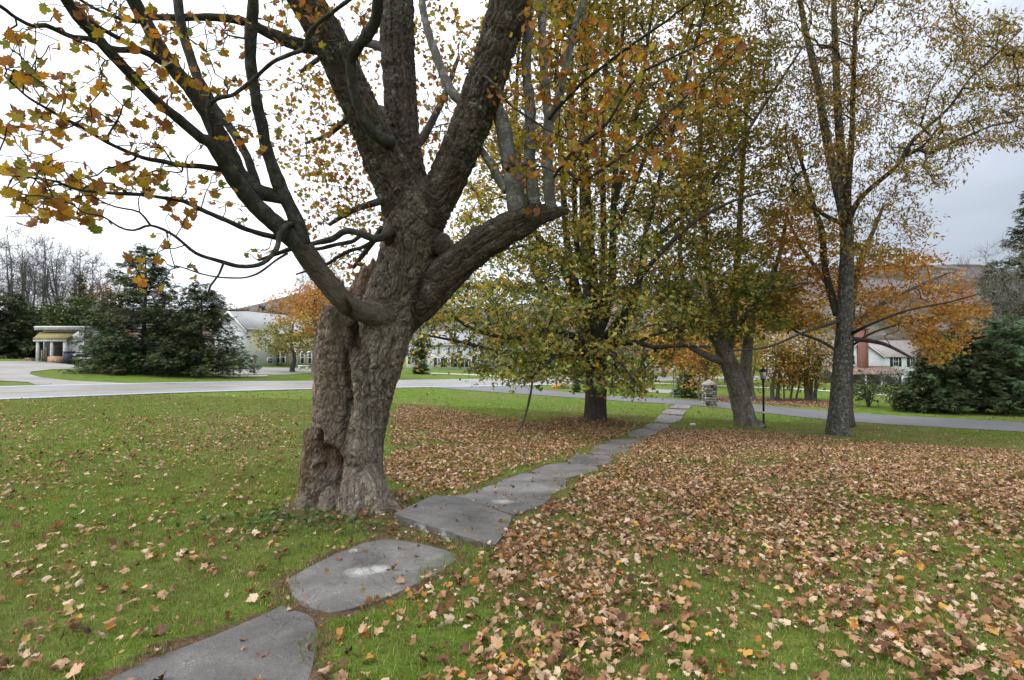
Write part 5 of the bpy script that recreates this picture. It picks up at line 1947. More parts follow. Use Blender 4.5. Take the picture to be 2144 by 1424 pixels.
    link('twigs', mesh('twigs', Vt, [qt], [M['bark_limb']], smooth=True), t)
    # petioles: from each leaf to its twig
    shapes = [leaf_mesh('maple_leaf', M['leaf_obj'], 500 + k, r.uniform(0.3, 1.0), roll=r.uniform(0.4, 2.8)) for k in range(14)]
    size = np.where(big == 0, r.uniform(0.06, 0.135, len(P_)), np.where(big == 1, r.uniform(0.07, 0.14, len(P_)), r.uniform(0.065, 0.125, len(P_))))
    pj = project(P_)
    vis = (pj[:, 0] > 0) & (pj[:, 0] < 2144) & (pj[:, 1] > 0) & (big < 2)
    order = np.argsort(np.where(vis, -size / pj[:, 2], 9))
    chosen = np.zeros(len(P_), bool)
    chosen[order[:min(300, vis.sum())]] = True
    rot = np.stack([r.normal(0.9, 0.7, len(P_)), r.normal(0, 0.6, len(P_)), r.uniform(0, 6.283, len(P_))], 1)
    idx = r.integers(0, len(shapes), len(P_))
    for i in np.nonzero(chosen)[0]:
        o = link('leaf', shapes[idx[i]], t, tuple(P_[i] - base))
        o.rotation_euler = tuple(rot[i])
        o.scale = (size[i],) * 3
    k = ~chosen
    sh2 = [leaf_mesh('maple_leaf', M['leaf_obj'], 520 + q_, r.uniform(0.3, 1.0), simple=True, roll=r.uniform(0.4, 2.4)) for q_ in range(5)]
    # the many smaller leaves: one real mesh
    from mathutils import Euler
    VV, T3, Q4, off = [], [], [], 0
    co = []
    for s in sh2:
        c = np.zeros(len(s.vertices) * 3)
        s.vertices.foreach_get('co', c)
        co.append((c.reshape(-1, 3), [tuple(p.vertices) for p in s.polygons]))
    for i in np.nonzero(k)[0]:
        c, fs = co[idx[i] % 5]
        R3 = np.array(Euler(rot[i]).to_matrix())
        VV.append(c @ R3.T * size[i] + P_[i] - base)
        T3 += [[a + off for a in f] for f in fs if len(f) == 3]
        Q4 += [[a + off for a in f] for f in fs if len(f) == 4]
        off += len(c)
    for s in sh2:
        bpy.data.meshes.remove(s)
    link('foliage', mesh('foliage', np.concatenate(VV), [np.array(T3), np.array(Q4)], [M['leaf_maple']]), t, kind='stuff')
    print('hero leaves', len(P_), 'att', len(att))


hero()

# ------------------------------------------------------------------ second maple, dense, many steep stems
def second():
    D = 19.4
    base = P(1246, 890, D)
    base[2] = T1(base[0], base[1])
    S = [
        [(1246, 900, D, 36), (1246, 886, D, 27), (1247, 850, D, 22.5), (1248, 780, D, 22), (1247, 720, D, 23), (1240, 640, D, 18), (1233, 560, D, 16), (1228, 480, D, 14), (1225, 400, D, 12), (1222, 300, D, 10), (1224, 200, D, 8), (1226, 100, D, 6.5), (1230, 0, D, 5), (1234, -150, D, 4), (1240, -320, D, 3)],
        [(1240, 715, D, 12), (1225, 660, D - .5, 10), (1191, 589, D - .8, 9), (1167, 535, D - 1, 8), (1134, 505, D - 1.2, 7), (1105, 460, D - 1.4, 6), (1075, 360, D - 1.5, 5), (1050, 220, D - 1.6, 3.5)],
        [(1238, 710, D, 11), (1208, 602, D + .8, 8), (1191, 535, D + 1, 7.5), (1184, 467, D + 1.1, 7), (1178, 380, D + 1.1, 6), (1166, 200, D + 1.2, 4.5), (1170, 0, D + 1.2, 3), (1172, -200, D + 1.2, 2)],
        [(1236, 720, D, 11), (1190, 660, D + 1, 8), (1144, 609, D + 1.6, 7), (1120, 569, D + 1.8, 6), (1110, 494, D + 2, 5.5), (1100, 400, D + 2, 5), (1080, 250, D + 2.2, 4), (1090, 50, D + 2.2, 3)],
        [(1252, 700, D, 11), (1275, 640, D - .6, 9), (1282, 560, D - .8, 8.5), (1284, 450, D - .9, 7), (1292, 300, D - 1, 5.5), (1300, 150, D - 1, 4.5), (1306, 0, D - 1, 3.5), (1310, -200, D - 1, 2)],
        [(1250, 690, D, 10), (1262, 600, D + 1, 8), (1264, 500, D + 1.2, 7), (1262, 300, D + 1.4, 5), (1272, 100, D + 1.5, 4), (1286, -80, D + 1.5, 3)],
        [(1256, 730, D, 10), (1300, 687, D - 1, 8), (1336, 602, D - 1.6, 7), (1350, 500, D - 1.8, 6), (1370, 420, D - 2, 5), (1400, 300, D - 2.1, 4.4), (1440, 150, D - 2.2, 3.6), (1480, 0, D - 2.2, 3), (1510, -150, D - 2.2, 2)],
        [(1256, 720, D, 9), (1300, 663, D - 2, 7), (1336, 589, D - 2.6, 6), (1397, 515, D - 3.2, 5), (1464, 457, D - 3.6, 4), (1538, 420, D - 3.8, 3), (1606, 400, D - 4, 2)],
        [(1350, 520, D - 1.8, 5), (1376, 494, D - 1.9, 5), (1410, 467, D - 1.9, 4.5), (1464, 413, D - 2, 4), (1530, 330, D - 2, 3.4), (1600, 220, D - 2, 2.8), (1680, 100, D - 2, 2)],
        [(1262, 735, D, 8), (1292, 721, D - 1.5, 6.5), (1336, 718, D - 2.2, 5.5), (1370, 727, D - 2.6, 4.5), (1420, 724, D - 3, 4), (1488, 726, D - 3.4, 2.6)],
        [(1336, 718, D - 2.2, 4), (1363, 703, D - 2.4, 3.5), (1403, 693, D - 2.6, 2.5)],
        [(1232, 735, D, 9), (1200, 705, D - 1.5, 7), (1150, 690, D - 2.6, 6), (1090, 708, D - 3.4, 5), (1000, 693, D - 4.2, 4), (930, 650, D - 4.6, 3)],
        [(1234, 750, D, 8), (1180, 745, D - 1, 6), (1110, 740, D - 2, 5), (1040, 735, D - 2.6, 4), (960, 715, D - 3, 3), (880, 700, D - 3.2, 2)],
        [(1236, 740, D, 8), (1200, 730, D - 2, 6), (1170, 740, D - 3.6, 4.5), (1140, 765, D - 4.8, 3.4), (1112, 790, D - 5.4, 2.4)],
        [(1246, 760, D, 8), (1262, 735, D - 2, 6), (1280, 740, D - 3.6, 4.5), (1310, 770, D - 4.6, 3.2), (1330, 800, D - 5, 2)],
        [(1215, 560, D - .8, 6), (1205, 480, D - 1, 6), (1200, 300, D - 1.2, 5), (1195, 100, D - 1.3, 4), (1190, -80, D - 1.3, 3)],
        [(1290, 420, D - .9, 5), (1310, 330, D - .6, 5), (1340, 200, D - .4, 4), (1368, 0, D - .3, 3), (1385, -120, D - .3, 2)],
        [(1300, 460, D - .9, 5), (1335, 370, D + .3, 4.6), (1395, 210, D + .8, 4), (1448, 50, D + 1, 3), (1480, -60, D + 1, 2)],
        [(1215, 640, D + .5, 6), (1160, 620, D + 2, 5), (1080, 600, D + 3, 4), (1000, 600, D + 3.5, 3), (930, 600, D + 3.8, 2)],
    ]
    st = [chain(s, 0.3) for s in S]
    roots = [[(1240, 880, D - .2, 16), (1225, 890, D - .6, 10), (1212, 896, D - .9, 4)], [(1256, 880, D - .2, 15), (1266, 892, D - .5, 8), (1274, 898, D - .8, 3)]]
    rst = [chain(s, 0.2) for s in roots]
    low = [(850, 720), (865, 640), (930, 600), (1040, 580), (1160, 600), (1290, 600), (1400, 610), (1480, 650), (1440, 720), (1390, 770), (1345, 828), (1262, 822), (1205, 800), (1130, 805), (1060, 803), (960, 775), (868, 770)]
    def dlow(x, y):
        return np.clip(1 - 0.75 * ((x < 985) & (y > 685)) - 0.5 * ((x > 1290) & (y > 690) & (y < 770)) - 0.6 * ((np.abs(x - 1245) < 55) & (y < 740)), 0.1, 1)
    a1 = crown_points(low, 1450, D - 1.0, 5.0, 11, dlow, clump=0.9, front=0.05, q=0.52)
    up = [(905, 600), (960, 420), (1000, 300), (1020, 100), (1040, -250), (1540, -250), (1560, 0), (1590, 150), (1545, 300), (1500, 430), (1470, 620), (1380, 640), (1200, 620), (1050, 610)]

    def dens(x, y):
        return np.clip(0.8 - 0.2 * (np.abs(x - 1290) / 300) ** 2, 0.3, 1)
    a2 = crown_points(up, 5500, D, 4.8, 12, dens, clump=1.1, q=0.47)
    tree('dense_maple_tree', 'dense yellow-green maple of many steep stems standing in a leaf pile by the path', 'tree', base, rst + st, 3, np.concatenate([a1, a2]), 'bark_dark', ('leaf_second', 'leaf_gold', P(1240, 480, D)[2]), 17.5, 0.135, 0.26, 'maple', 21, bf=0.3, tip=0.012, rough=0.10, droop=0.45, twigs=1, twig_len=.9)
    # the dead stick that hangs below its crown
    h = chain([(1120, 760, D - 5.2, 2.2), (1116, 785, D - 5.3, 2.4), (1113, 812, D - 5.35, 2.6), (1108, 838, D - 5.4, 2.9), (1104, 855, D - 5.42, 2.6), (1098, 875, D - 5.45, 2.6), (1091, 892, D - 5.5, 2.2), (1083, 904, D - 5.55, 1.8)], 0.05)
    tubes_part('hanging_stick', [h], M['bark_dark'], bpy.data.objects['dense_maple_tree'], base, 6, 0.2, 22.0, label='bare crooked stick dangling below the leaves')


second()


def third():
    D = 21.5
    base = P(1563, 893, D)
    base[2] = T1(base[0], base[1])
    S = [
        [(1570, 900, D, 34), (1563, 888, D, 25), (1553, 850, D, 20.5), (1540, 800, D, 19), (1526, 760, D, 18), (1514, 735, D, 17), (1505, 700, D, 11), (1494, 640, D, 9.5), (1482, 560, D, 8), (1472, 450, D, 6.5), (1466, 350, D, 5), (1470, 200, D, 3.5)],
        [(1562, 830, D + .2, 13), (1560, 790, D + .3, 12), (1563, 745, D + .4, 11), (1570, 690, D + .5, 9), (1580, 655, D + .5, 7.5), (1600, 615, D + .6, 6), (1630, 540, D + .8, 4.5), (1650, 440, D + 1, 3)],
        [(1520, 745, D, 12), (1532, 690, D + .6, 9), (1540, 600, D + .9, 8), (1547, 500, D + 1, 6.5), (1552, 400, D + 1.1, 5.5), (1562, 250, D + 1.2, 4), (1575, 120, D + 1.2, 2.5)],
        [(1512, 742, D, 10), (1485, 690, D - .8, 8), (1445, 640, D - 1.4, 6.5), (1405, 612, D - 1.8, 5), (1370, 590, D - 2, 3)],
        [(1516, 758, D, 9), (1480, 745, D - .6, 7.5), (1440, 722, D - 1, 6), (1405, 695, D - 1.2, 4.5), (1372, 660, D - 1.4, 3)],
        [(1503, 720, D - .2, 7), (1460, 670, D + 1, 6), (1425, 560, D + 1.4, 5), (1430, 430, D + 1.5, 4)],
        [(1535, 700, D + .2, 7), (1570, 650, D - 1.5, 5.5), (1620, 610, D - 2.4, 4), (1690, 590, D - 3, 2.5)],
    ]
    st = [chain(s, 0.3) for s in S]
    p1 = [(1375, 650), (1400, 560), (1450, 500), (1550, 490), (1620, 540), (1660, 600), (1650, 680), (1560, 700), (1470, 706), (1400, 685)]
    a1 = crown_points(p1, 900, D - .8, 3.6, 31, clump=0.9, q=0.5)
    p2 = [(1400, 520), (1420, 380), (1450, 250), (1500, 120), (1590, 80), (1640, 200), (1660, 330), (1640, 460), (1600, 530), (1500, 540)]
    a2 = crown_points(p2, 900, D, 3.2, 32, clump=0.9, q=.5)
    tree('leaning_maple_tree', 'leaning mossy maple with a forked trunk beside the black lamp post', 'tree', base, st, 2, np.concatenate([a1, a2]), 'bark_mossy', ('leaf_third', 'leaf_gold', P(1540, 520, D)[2]), 18, 0.145, 0.27, 'maple', 41, tip=0.010, twigs=1, twig_len=.9, twig_bark='bark_dark', rough=0.09)


third()


def fourth():
    D = 19.5
    base = P(1755, 912, D)
    base[2] = T1(base[0], base[1])
    S = [
        [(1755, 920, D, 29), (1754, 908, D, 23), (1754, 885, D, 20), (1758, 840, D, 18.5), (1763, 760, D, 16.5), (1768, 680, D, 15), (1771, 600, D, 14), (1773, 520, D, 12.5), (1771, 465, D, 12), (1752, 385, D, 9.5), (1737, 320, D, 9), (1722, 240, D, 8), (1712, 170, D, 7), (1690, 80, D, 6), (1675, 0, D, 5), (1655, -120, D, 4), (1640, -260, D, 3)],
        [(1774, 500, D, 11), (1769, 420, D + .1, 9), (1764, 350, D + .2, 8.5), (1757, 270, D + .2, 8), (1752, 180, D + .3, 7), (1748, 80, D + .3, 6), (1745, -20, D + .3, 5), (1740, -160, D + .3, 4), (1736, -300, D + .3, 2)],
        [(1776, 490, D, 8), (1776, 400, D - .3, 6), (1783, 300, D - .5, 5.5), (1786, 200, D - .6, 5), (1790, 80, D - .7, 4), (1797, -60, D - .7, 3)],
        [(1772, 482, D, 8), (1786, 440, D - .5, 6.2), (1808, 408, D - .7, 5.4), (1840, 380, D - 1, 5), (1880, 345, D - 1.4, 4.5), (1906, 300, D - 1.6, 4), (1940, 268, D - 1.8, 3.5), (1990, 222, D - 2.2, 2.8), (2030, 165, D - 2.5, 2.3), (2080, 120, D - 2.9, 1.8), (2140, 60, D - 3.2, 1.3)],
        [(1890, 330, D - 1.4, 5), (1925, 312, D - 1.8, 4.5), (1945, 322, D - 2, 4), (1990, 300, D - 2.4, 3), (2060, 270, D - 3, 2)],
        [(1780, 700, D, 4.5), (1800, 690, D - .8, 3.4), (1830, 676, D - 1.4, 2.8), (1900, 650, D - 2.2, 2.3), (1990, 632, D - 3, 1.8), (2050, 615, D - 3.6, 1.2)],
        [(1757, 672, D, 4.5), (1720, 684, D - 1, 3.2), (1673, 700, D - 1.8, 2.7), (1606, 727, D - 2.8, 2.2), (1525, 735, D - 3.6, 1.6)],
        [(1766, 467, D, 6), (1750, 463, D - .4, 5), (1735, 455, D - .6, 4.5), (1710, 440, D - 1, 3.6), (1660, 400, D - 1.4, 2.6)],
        [(1752, 660, D + .2, 7), (1740, 616, D + .5, 7), (1727, 558, D + .7, 6.5), (1721, 485, D + .9, 6), (1706, 439, D + 1, 5), (1690, 380, D + 1.2, 4), (1660, 280, D + 1.4, 3)],
    ]
    st = [chain(s, 0.3) for s in S]
    p1 = [(1560, -250), (1960, -250), (2020, 40), (2090, 30), (2180, 90), (2180, 300), (2050, 305), (1985, 380), (1945, 420), (1965, 500), (1900, 540), (1830, 545), (1720, 500), (1640, 420), (1600, 250)]

    def dens(x, y):
        return np.clip(0.95 - 0.35 * np.clip((y - 330) / 150, 0, 1) - 0.6 * np.exp(-((x - 1880) / 90) ** 2 - ((y - 90) / 110) ** 2), 0.15, 1)
    a1 = crown_points(p1, 2700, D - .5, 4.0, 51, dens, clump=0.9, q=.45)
    tree('tall_ash_tree', 'tall straight tree with lichen-spotted grey trunk and forked upper stems', 'tree', base, st, 2, a1, 'bark_lichen', 'leaf_ash', 22, 0.17, 0.24, 'lance', 61, tip=0.009, twigs=1, twig_len=.7, twig_bark='bark_dark', limb_bark='bark_dark', rough=0.07, droop=0.6)


fourth()


def fifth():
    D = 23.0
    base = P(1774, 880, D)
    base[2] = T1(base[0], base[1])
    S = [[(1776, 892, D, 14), (1774, 860, D, 11), (1774, 800, D, 10), (1777, 740, D, 9), (1779, 690, D, 8.5), (1785, 620, D, 7.5), (1800, 550, D, 6), (1830, 480, D, 4), (1850, 430, D, 3)],
         [(1777, 730, D, 3), (1820, 700, D - .6, 2.3), (1880, 680, D - 1.2, 1.8), (1950, 665, D - 1.8, 1.4), (2020, 650, D - 2.2, 1)],
         [(1776, 750, D, 4), (1720, 715, D - .4, 3.2), (1660, 690, D - .6, 2.6), (1610, 640, D - .8, 1.8)],
         [(1780, 690, D, 6), (1840, 640, D + .8, 5), (1920, 600, D + 1.2, 3.5), (1990, 570, D + 1.4, 2)],
         [(1781, 680, D, 6), (1735, 600, D + .8, 5), (1680, 520, D + 1.2, 4), (1640, 440, D + 1.4, 2.5)],
         [(1790, 710, D - .3, 5), (1850, 720, D - 1.8, 4), (1910, 750, D - 2.6, 2.6)]]
    st = [chain(s, 0.3) for s in S]
    p = [(1585, 560), (1610, 430), (1680, 390), (1740, 440), (1800, 500), (1900, 520), (1960, 520), (2030, 590), (2060, 670), (2010, 735), (1968, 765), (1940, 745), (1900, 680), (1750, 690), (1660, 700), (1600, 690)]
    a = crown_points(p, 1900, D, 3.8, 71, clump=0.9, q=0.55)
    tree('orange_maple_tree', 'spreading orange and gold tree right behind the lichen-spotted trunk', 'tree', base, st, 1, a, 'bark_bg', 'leaf_orange', 15, 0.14, 0.25, 'maple', 81, tip=0.007, rough=0.05, zflat=0.35)


fifth()
# ------------------------------------------------------------------ background trees
def auto_tree(name, label, px, py, top, width, bark, leafmat=None, d=None, lpc=0, n=160, seed=0, lsize=0.16, spread=0.35, low=0.35, tip=0.012, rpx=6,
              shape='maple', group=None, lean=0.0, cat='tree', stems=1, twigs=0, twig_len=1.0):
    r = np.random.default_rng(seed)
    if d is None:
        b = GP(px, py)
    else:
        b = P(px, py, d)
        b[2] = T1(b[0], b[1])
    d = b[1]
    H = P(px, top, d)[2] - b[2]
    w = width / F * d / 2
    rr = rpx / F * d
    S = []
    for s in range(stems):
        a = r.uniform(0, 6.28)
        k = 0.0 if stems == 1 else r.uniform(.25, .55) * w
        off = np.array((math.cos(a) * k, math.sin(a) * k, 0))
        hs = H * (0.9 if s == 0 else r.uniform(.65, .85))
        pts = [np.r_[b + np.array((0, 0, -0.15)) + off * 0.08, rr * 1.35], np.r_[b + np.array((0, 0, hs * 0.06)) + off * 0.12, rr]]
        for t in (0.25, 0.5, 0.75, 1.0):
            pts.append(np.r_[b + off * t + np.array((lean * H * t + r.normal(0, .02) * H, r.normal(0, .02) * H, hs * t)), rr * (1 - 0.85 * t)])
        S.append(spline(np.array(pts), 0.5))
    u = r.normal(0, 1, (n * 2, 3))
    u /= np.linalg.norm(u, axis=1)[:, None]
    u *= r.random((n * 2, 1)) ** 0.45
    att = b + np.stack([u[:, 0] * w + lean * H * 0.6, u[:, 1] * w, H * (low + (1 - low) * (0.5 + 0.5 * u[:, 2]))], 1)
    f = fbm(att / (0.25 * w + .4), 2, seed)
    att = att[f > np.quantile(f, 0.35)][:n]
    return tree(name, label, cat, b, S, 1, att, bark, leafmat, lpc, lsize, spread, shape, seed, bf=0.45, tip=tip, group=group, rough=0.05, twigs=twigs, twig_len=twig_len)


def conifer(name, label, px, py, top, width, mat='needle', d=None, seed=0, low=0.05, whorls=26, dens=1.0, spray=0.42, droop=0.25, power=0.8, group=None, cat='tree', rpx=5, irregular=0.25):
    r = np.random.default_rng(seed)
    if d is None:
        b = GP(px, py)
    else:
        b = P(px, py, d)
        b[2] = T1(b[0], b[1])
    d = b[1]
    H = P(px, top, d)[2] - b[2]
    w = width / F * d / 2
    t = thing(name, label, cat, b, group=group)
    rr = rpx / F * d
    tr = np.array([(0, 0, -.2, rr * 1.2), (0, 0, H * .3, rr * .85), (0.03 * w, 0, H * .7, rr * .4), (0, 0, H * .98, rr * .08)])
    tubes_part('trunk', [spline(tr, 0.5)], M['bark_bg'], t, np.zeros(3), 8, 0.05)
    A, B, ra, pts, dirs = [], [], [], [], []
    whorls *= 2
    for k in range(whorls):
        f = (k + r.uniform(-1, 1)) / whorls
        f = min(max(f, 0.0), 1.0)
        z = H * (low + (1 - low) * f)
        nb = r.integers(3, 5)
        for _ in range(nb):
            a = r.uniform(0, 6.283)
            L = w * max(0.02, (1 - f)) ** power * r.uniform(1 - irregular * 1.6, 1 + irregular * 0.5)
            if L < 0.06:
                continue
            o = np.array((math.cos(a), math.sin(a), 0.0))
            rise = r.uniform(-droop, droop * 0.4)
            p0 = np.array((0, 0, z))
            p1 = p0 + o * L * 0.5 + np.array((0, 0, rise * L * 0.3))
            p2 = p0 + o * L + np.array((0, 0, rise * L * 0.7 + r.uniform(0, .12) * L))
            A += [p0, p1]
            B += [p1, p2]
            ra += [rr * .22 * (1 - f) + .006, rr * .12 * (1 - f) + .005]
            m = max(3, int(L / (spray * 0.30) * dens * 2.2))
            for s in np.sqrt(r.random(m)):
                q = p0 + (p1 - p0) * (s / .5) if s < .5 else p1 + (p2 - p1) * ((s - .5) / .5)
                side = np.array((-o[1], o[0], 0)) * r.choice((-1, 1)) * r.uniform(.2, 1.0)
                pts.append(q + r.normal(0, .05 * L + .03, 3))
                dirs.append(o * r.uniform(.4, 1) + side + np.array((0, 0, r.normal(-droop * .5, .3))))
    V, q = seg_mesh(np.array(A), np.array(B), np.array(ra), np.array(ra) * .6, 3)
    link('branches', mesh('branches', V, [q], [M['bark_bg']]), t, kind='stuff')
    pts, dirs = np.array(pts), np.array(dirs)
    dirs /= np.linalg.norm(dirs, axis=1)[:, None]
    n = len(pts)
    nn = np.stack([r.normal(0, .5, n), r.normal(0, .5, n), np.ones(n)], 1)
    s = np.cross(dirs, nn)
    s /= np.linalg.norm(s, axis=1)[:, None]
    nn = np.cross(s, dirs)
    # a spray is a flat feather of six fingers
    sh = np.array([(0, 0, 0), (.34, .30, -.04), (.10, .30, .02), (.30, .62, -.06), (.07, .58, .02), (0, 1.0, -.12), (-.07, .58, .02), (-.30, .62, -.06), (-.10, .30, .02), (-.34, .30, -.04)])
    trs = np.array([(0, 1, 2), (2, 3, 4), (4, 5, 6), (6, 7, 8), (8, 9, 0), (0, 4, 6)])
    sz = spray * r.uniform(.6, 1.25, n)
    VV = pts[:, None] + sz[:, None, None] * (sh[None, :, 0:1] * s[:, None] + sh[None, :, 1:2] * dirs[:, None] + sh[None, :, 2:3] * nn[:, None])
    F_ = (np.arange(n)[:, None, None] * len(sh) + trs[None]).reshape(-1, 3)
    link('crown', mesh('crown', VV.reshape(-1, 3), [F_], [M[mat]]), t, kind='stuff')
    return t


# evergreens beside the shed
conifer('cedar_tree', 'tallest dark cedar beside the open shed', 300, 786, 512, 230, seed=101, power=0.55, irregular=.35, whorls=34, spray=.38, dens=1.25, d=39)
conifer('cedar_tree', 'broad dark evergreen left of the grey lamp post by the white hall', 418, 787, 592, 205, seed=102, power=0.5, irregular=.3, whorls=30, spray=.38, dens=1.2, d=38.5)
conifer('yew_bush', 'rounded blue-green evergreen bush hiding the parked truck', 225, 783, 684, 120, 'needle_blue', seed=103, power=0.4, irregular=.3, whorls=16, spray=.28, d=36.5, cat='bush')
conifer('cedar_tree', 'lower dark evergreen filling the gap between the two large cedars', 362, 786, 650, 150, seed=104, power=0.45, irregular=.35, whorls=20, spray=.36, d=40)
conifer('spruce_tree', 'small pointed spruce behind the shed', 163, 752, 572, 90, seed=105, power=.9, d=60, whorls=24, spray=.6)
conifer('spruce_tree', 'dark evergreen at the edge of the gravel drive left of the shed', 22, 755, 612, 150, seed=106, power=.5, d=52, whorls=22, spray=.6)
conifer('spruce_tree', 'dark evergreen close behind the left end of the shed roof', 75, 755, 640, 110, seed=107, power=.5, d=56, whorls=18, spray=.6)
conifer('spruce_tree', 'evergreen beyond the frame edge next to the gravel drive', -60, 758, 600, 170, seed=108, power=.6, d=50, whorls=20, spray=.6)
auto_tree('lilac_bush', 'green leafy bush over the right end of the shed roof', 160, 752, 615, 110, 'bark_bg', 'leaf_green', d=53, lpc=26, n=150, seed=110, lsize=.26, spread=.4, low=.1, stems=3, cat='bush')
auto_tree('beech_tree', 'small rusty-leaved tree between the spruce and the tall cedar', 205, 752, 575, 90, 'bark_bg', 'leaf_rust', d=61, lpc=9, n=150, seed=111, lsize=.24, spread=.6, low=.15)
for k, (x, tp, wd, dd) in enumerate(((18, 470, 150, 66), (62, 480, 120, 70), (98, 492, 110, 64), (128, 488, 130, 72), (180, 505, 120, 68), (-50, 460, 170, 60), (235, 560, 90, 80))):
    where = ['at the left frame edge above the dark evergreens', 'second from the left frame edge', 'above the left end of the shed', 'above the middle of the shed', 'just left of the tall cedar', 'beyond the left frame edge', 'half hidden behind the tall cedar'][k]
    auto_tree('bare_tree', 'bare grey tree ' + where, x, 752, tp + (0, 22, -5, 30, 8, 0, 0)[k], wd, 'bark_bare', 'leaf_rust' if k in (4, 6) else None, d=dd, lpc=1.3 if k in (4, 6) else 0, n=420, seed=120 + k, tip=.012, low=.12, rpx=3.4, lsize=.2, spread=.5, group='bare trees behind the shed', stems=4, twigs=5, twig_len=1.5)
for k, (x, tp, wd, dd, m) in enumerate(((250, 690, 60, 85, 'leaf_rust'), (480, 640, 120, 110, 'leaf_rust'), (530, 642, 110, 120, 'leaf_mixed'), (585, 630, 90, 115, 'leaf_rust'), (720, 640, 120, 110, 'leaf_mixed'))):
    auto_tree('far_tree', ['far brown tree behind the right side of the cedar', 'far brown tree behind the gable of the white hall', 'far yellowing tree over the grey hall roof', 'far brown tree over the right end of the hall roof', 'far tree behind the old maple'][k], x, 765, tp, wd, 'bark_bg', m, d=dd, lpc=12, n=130, seed=140 + k, lsize=.4, spread=.7, low=.15, tip=.03, group='far trees behind the hall')
conifer('spruce_tree', 'far dark conifer behind the grey hall roof', 548, 765, 634, 36, d=120, seed=150, spray=1.0, whorls=14)
conifer('spruce_tree', 'second far dark conifer behind the grey hall roof', 566, 765, 640, 30, d=125, seed=151, spray=1.0, whorls=14)

# orange-over-green maple next to the old trunk, small green tree
auto_tree('orange_maple_tree', 'orange and yellow maple in front of the stone hall wing', 664, 785, 585, 190, 'bark_grey', 'leaf_orange', lpc=13, n=300, seed=160, d=46, lsize=.2, spread=.4, low=.36, rpx=12)
auto_tree('small_maple_tree', 'small yellow-green maple in front of the white hall wall', 612, 778, 655, 150, 'bark_bg', 'leaf_third', lpc=17, n=170, seed=161, d=52, lsize=.22, spread=.4, low=.22, rpx=5)
auto_tree('bare_tree', 'tall bare grey tree behind the orange maple', 668, 772, 520, 120, 'bark_grey', 'leaf_rust', d=62, lpc=.8, n=360, seed=162, tip=.012, low=.2, rpx=6, lsize=.2, twigs=7, twig_len=1.5)

# centre: by the white house seen under the crown
auto_tree('garden_tree', 'slim tree in front of the white house beyond the main road', 879, 781, 690, 60, 'bark_grey', 'leaf_green', lpc=15, n=90, seed=170, lsize=.25, spread=.35, low=.3, rpx=4, d=58)
conifer('round_bush', 'clipped dark bush at the corner of the white house beyond the road', 882, 783, 757, 36, d=57, seed=171, power=.35, whorls=10, spray=.4, cat='bush')
conifer('round_bush', 'low dark hedge bush below the right end of the white house beyond the road', 1010, 778, 762, 60, d=68, seed=172, power=.3, whorls=8, spray=.5, cat='bush')
conifer('juniper_bush', 'slim dark juniper by the white kerb blocks', 1207, 818, 786, 14, d=40, seed=173, power=.4, whorls=12, spray=.25, cat='bush', rpx=1)

# woods behind the pillar
for k, (x, by, tp, wd, dd, m) in enumerate(((1345, 800, 660, 130, 80, 'leaf_mixed'), (1390, 800, 650, 110, 72, 'leaf_orange'), (1425, 812, 690, 90, 56, 'leaf_orange'), (1480, 818, 640, 110, 52, 'leaf_mixed'), (1520, 815, 600, 120, 60, 'leaf_orange'), (1570, 815, 620, 100, 58, 'leaf_orange'), (1620, 800, 610, 110, 104, 'leaf_mixed'), (1300, 795, 660, 120, 95, 'leaf_rust'), (1180, 785, 660, 150, 110, 'leaf_rust'), (1060, 783, 665, 150, 110, 'leaf_rust'), (1715, 800, 620, 130, 108, 'leaf_mixed'))):
    nm = ['gold tree at the bend of the far road', 'orange tree behind the grey lamp post', 'low orange tree just right of the grey lamp post', 'yellow-green tree behind the stone pillar', 'orange tree behind the fork of the leaning maple', 'orange tree behind the leaning maple trunk', 'gold tree above the left end of the right-hand house', 'brown tree far behind the dense maple trunk', 'brown tree beyond the main road behind the dense maple', 'brown tree above the white house beyond the road', 'gold tree over the roof of the right-hand house'][k]
    auto_tree('autumn_tree', nm, x, by, tp, wd, 'bark_bg', m, d=dd, lpc=15, n=180, seed=180 + k, lsize=.26, spread=.5, low=.12, tip=.012, rpx=4, group='autumn trees behind the stone pillar')
conifer('hemlock_bush', 'dark green young hemlock between the grey lamp post and the stone pillar', 1440, 832, 770, 60, 'needle_blue', seed=200, power=.45, whorls=14, spray=.35, cat='bush', rpx=2)
for k, (x, tp, rp, ln) in enumerate(((1464, 745, 2.6, 0), (1475, 735, 2, .02), (1578, 720, 4, .05), (1617, 715, 4.5, .1), (1628, 725, 4, .08), (1642, 735, 1.8, 0), (1656, 725, 2.4, .01), (1668, 735, 2, .15), (1690, 715, 5, .04), (1699, 712, 5, .07), (1707, 730, 3.4, .1))):
    auto_tree('sapling', 'thin sapling, %s from the left in the thicket behind the leaning maple' % ('first second third fourth fifth sixth seventh eighth ninth tenth eleventh'.split()[k]), x, 838, tp - 45, 95, 'bark_grey', ['leaf_orange', 'leaf_mixed', 'leaf_third'][k % 3], lpc=9, n=95, seed=210 + k, lsize=.17, spread=.4, low=.12, tip=.006, rpx=rp, lean=ln, group='saplings in the thicket')

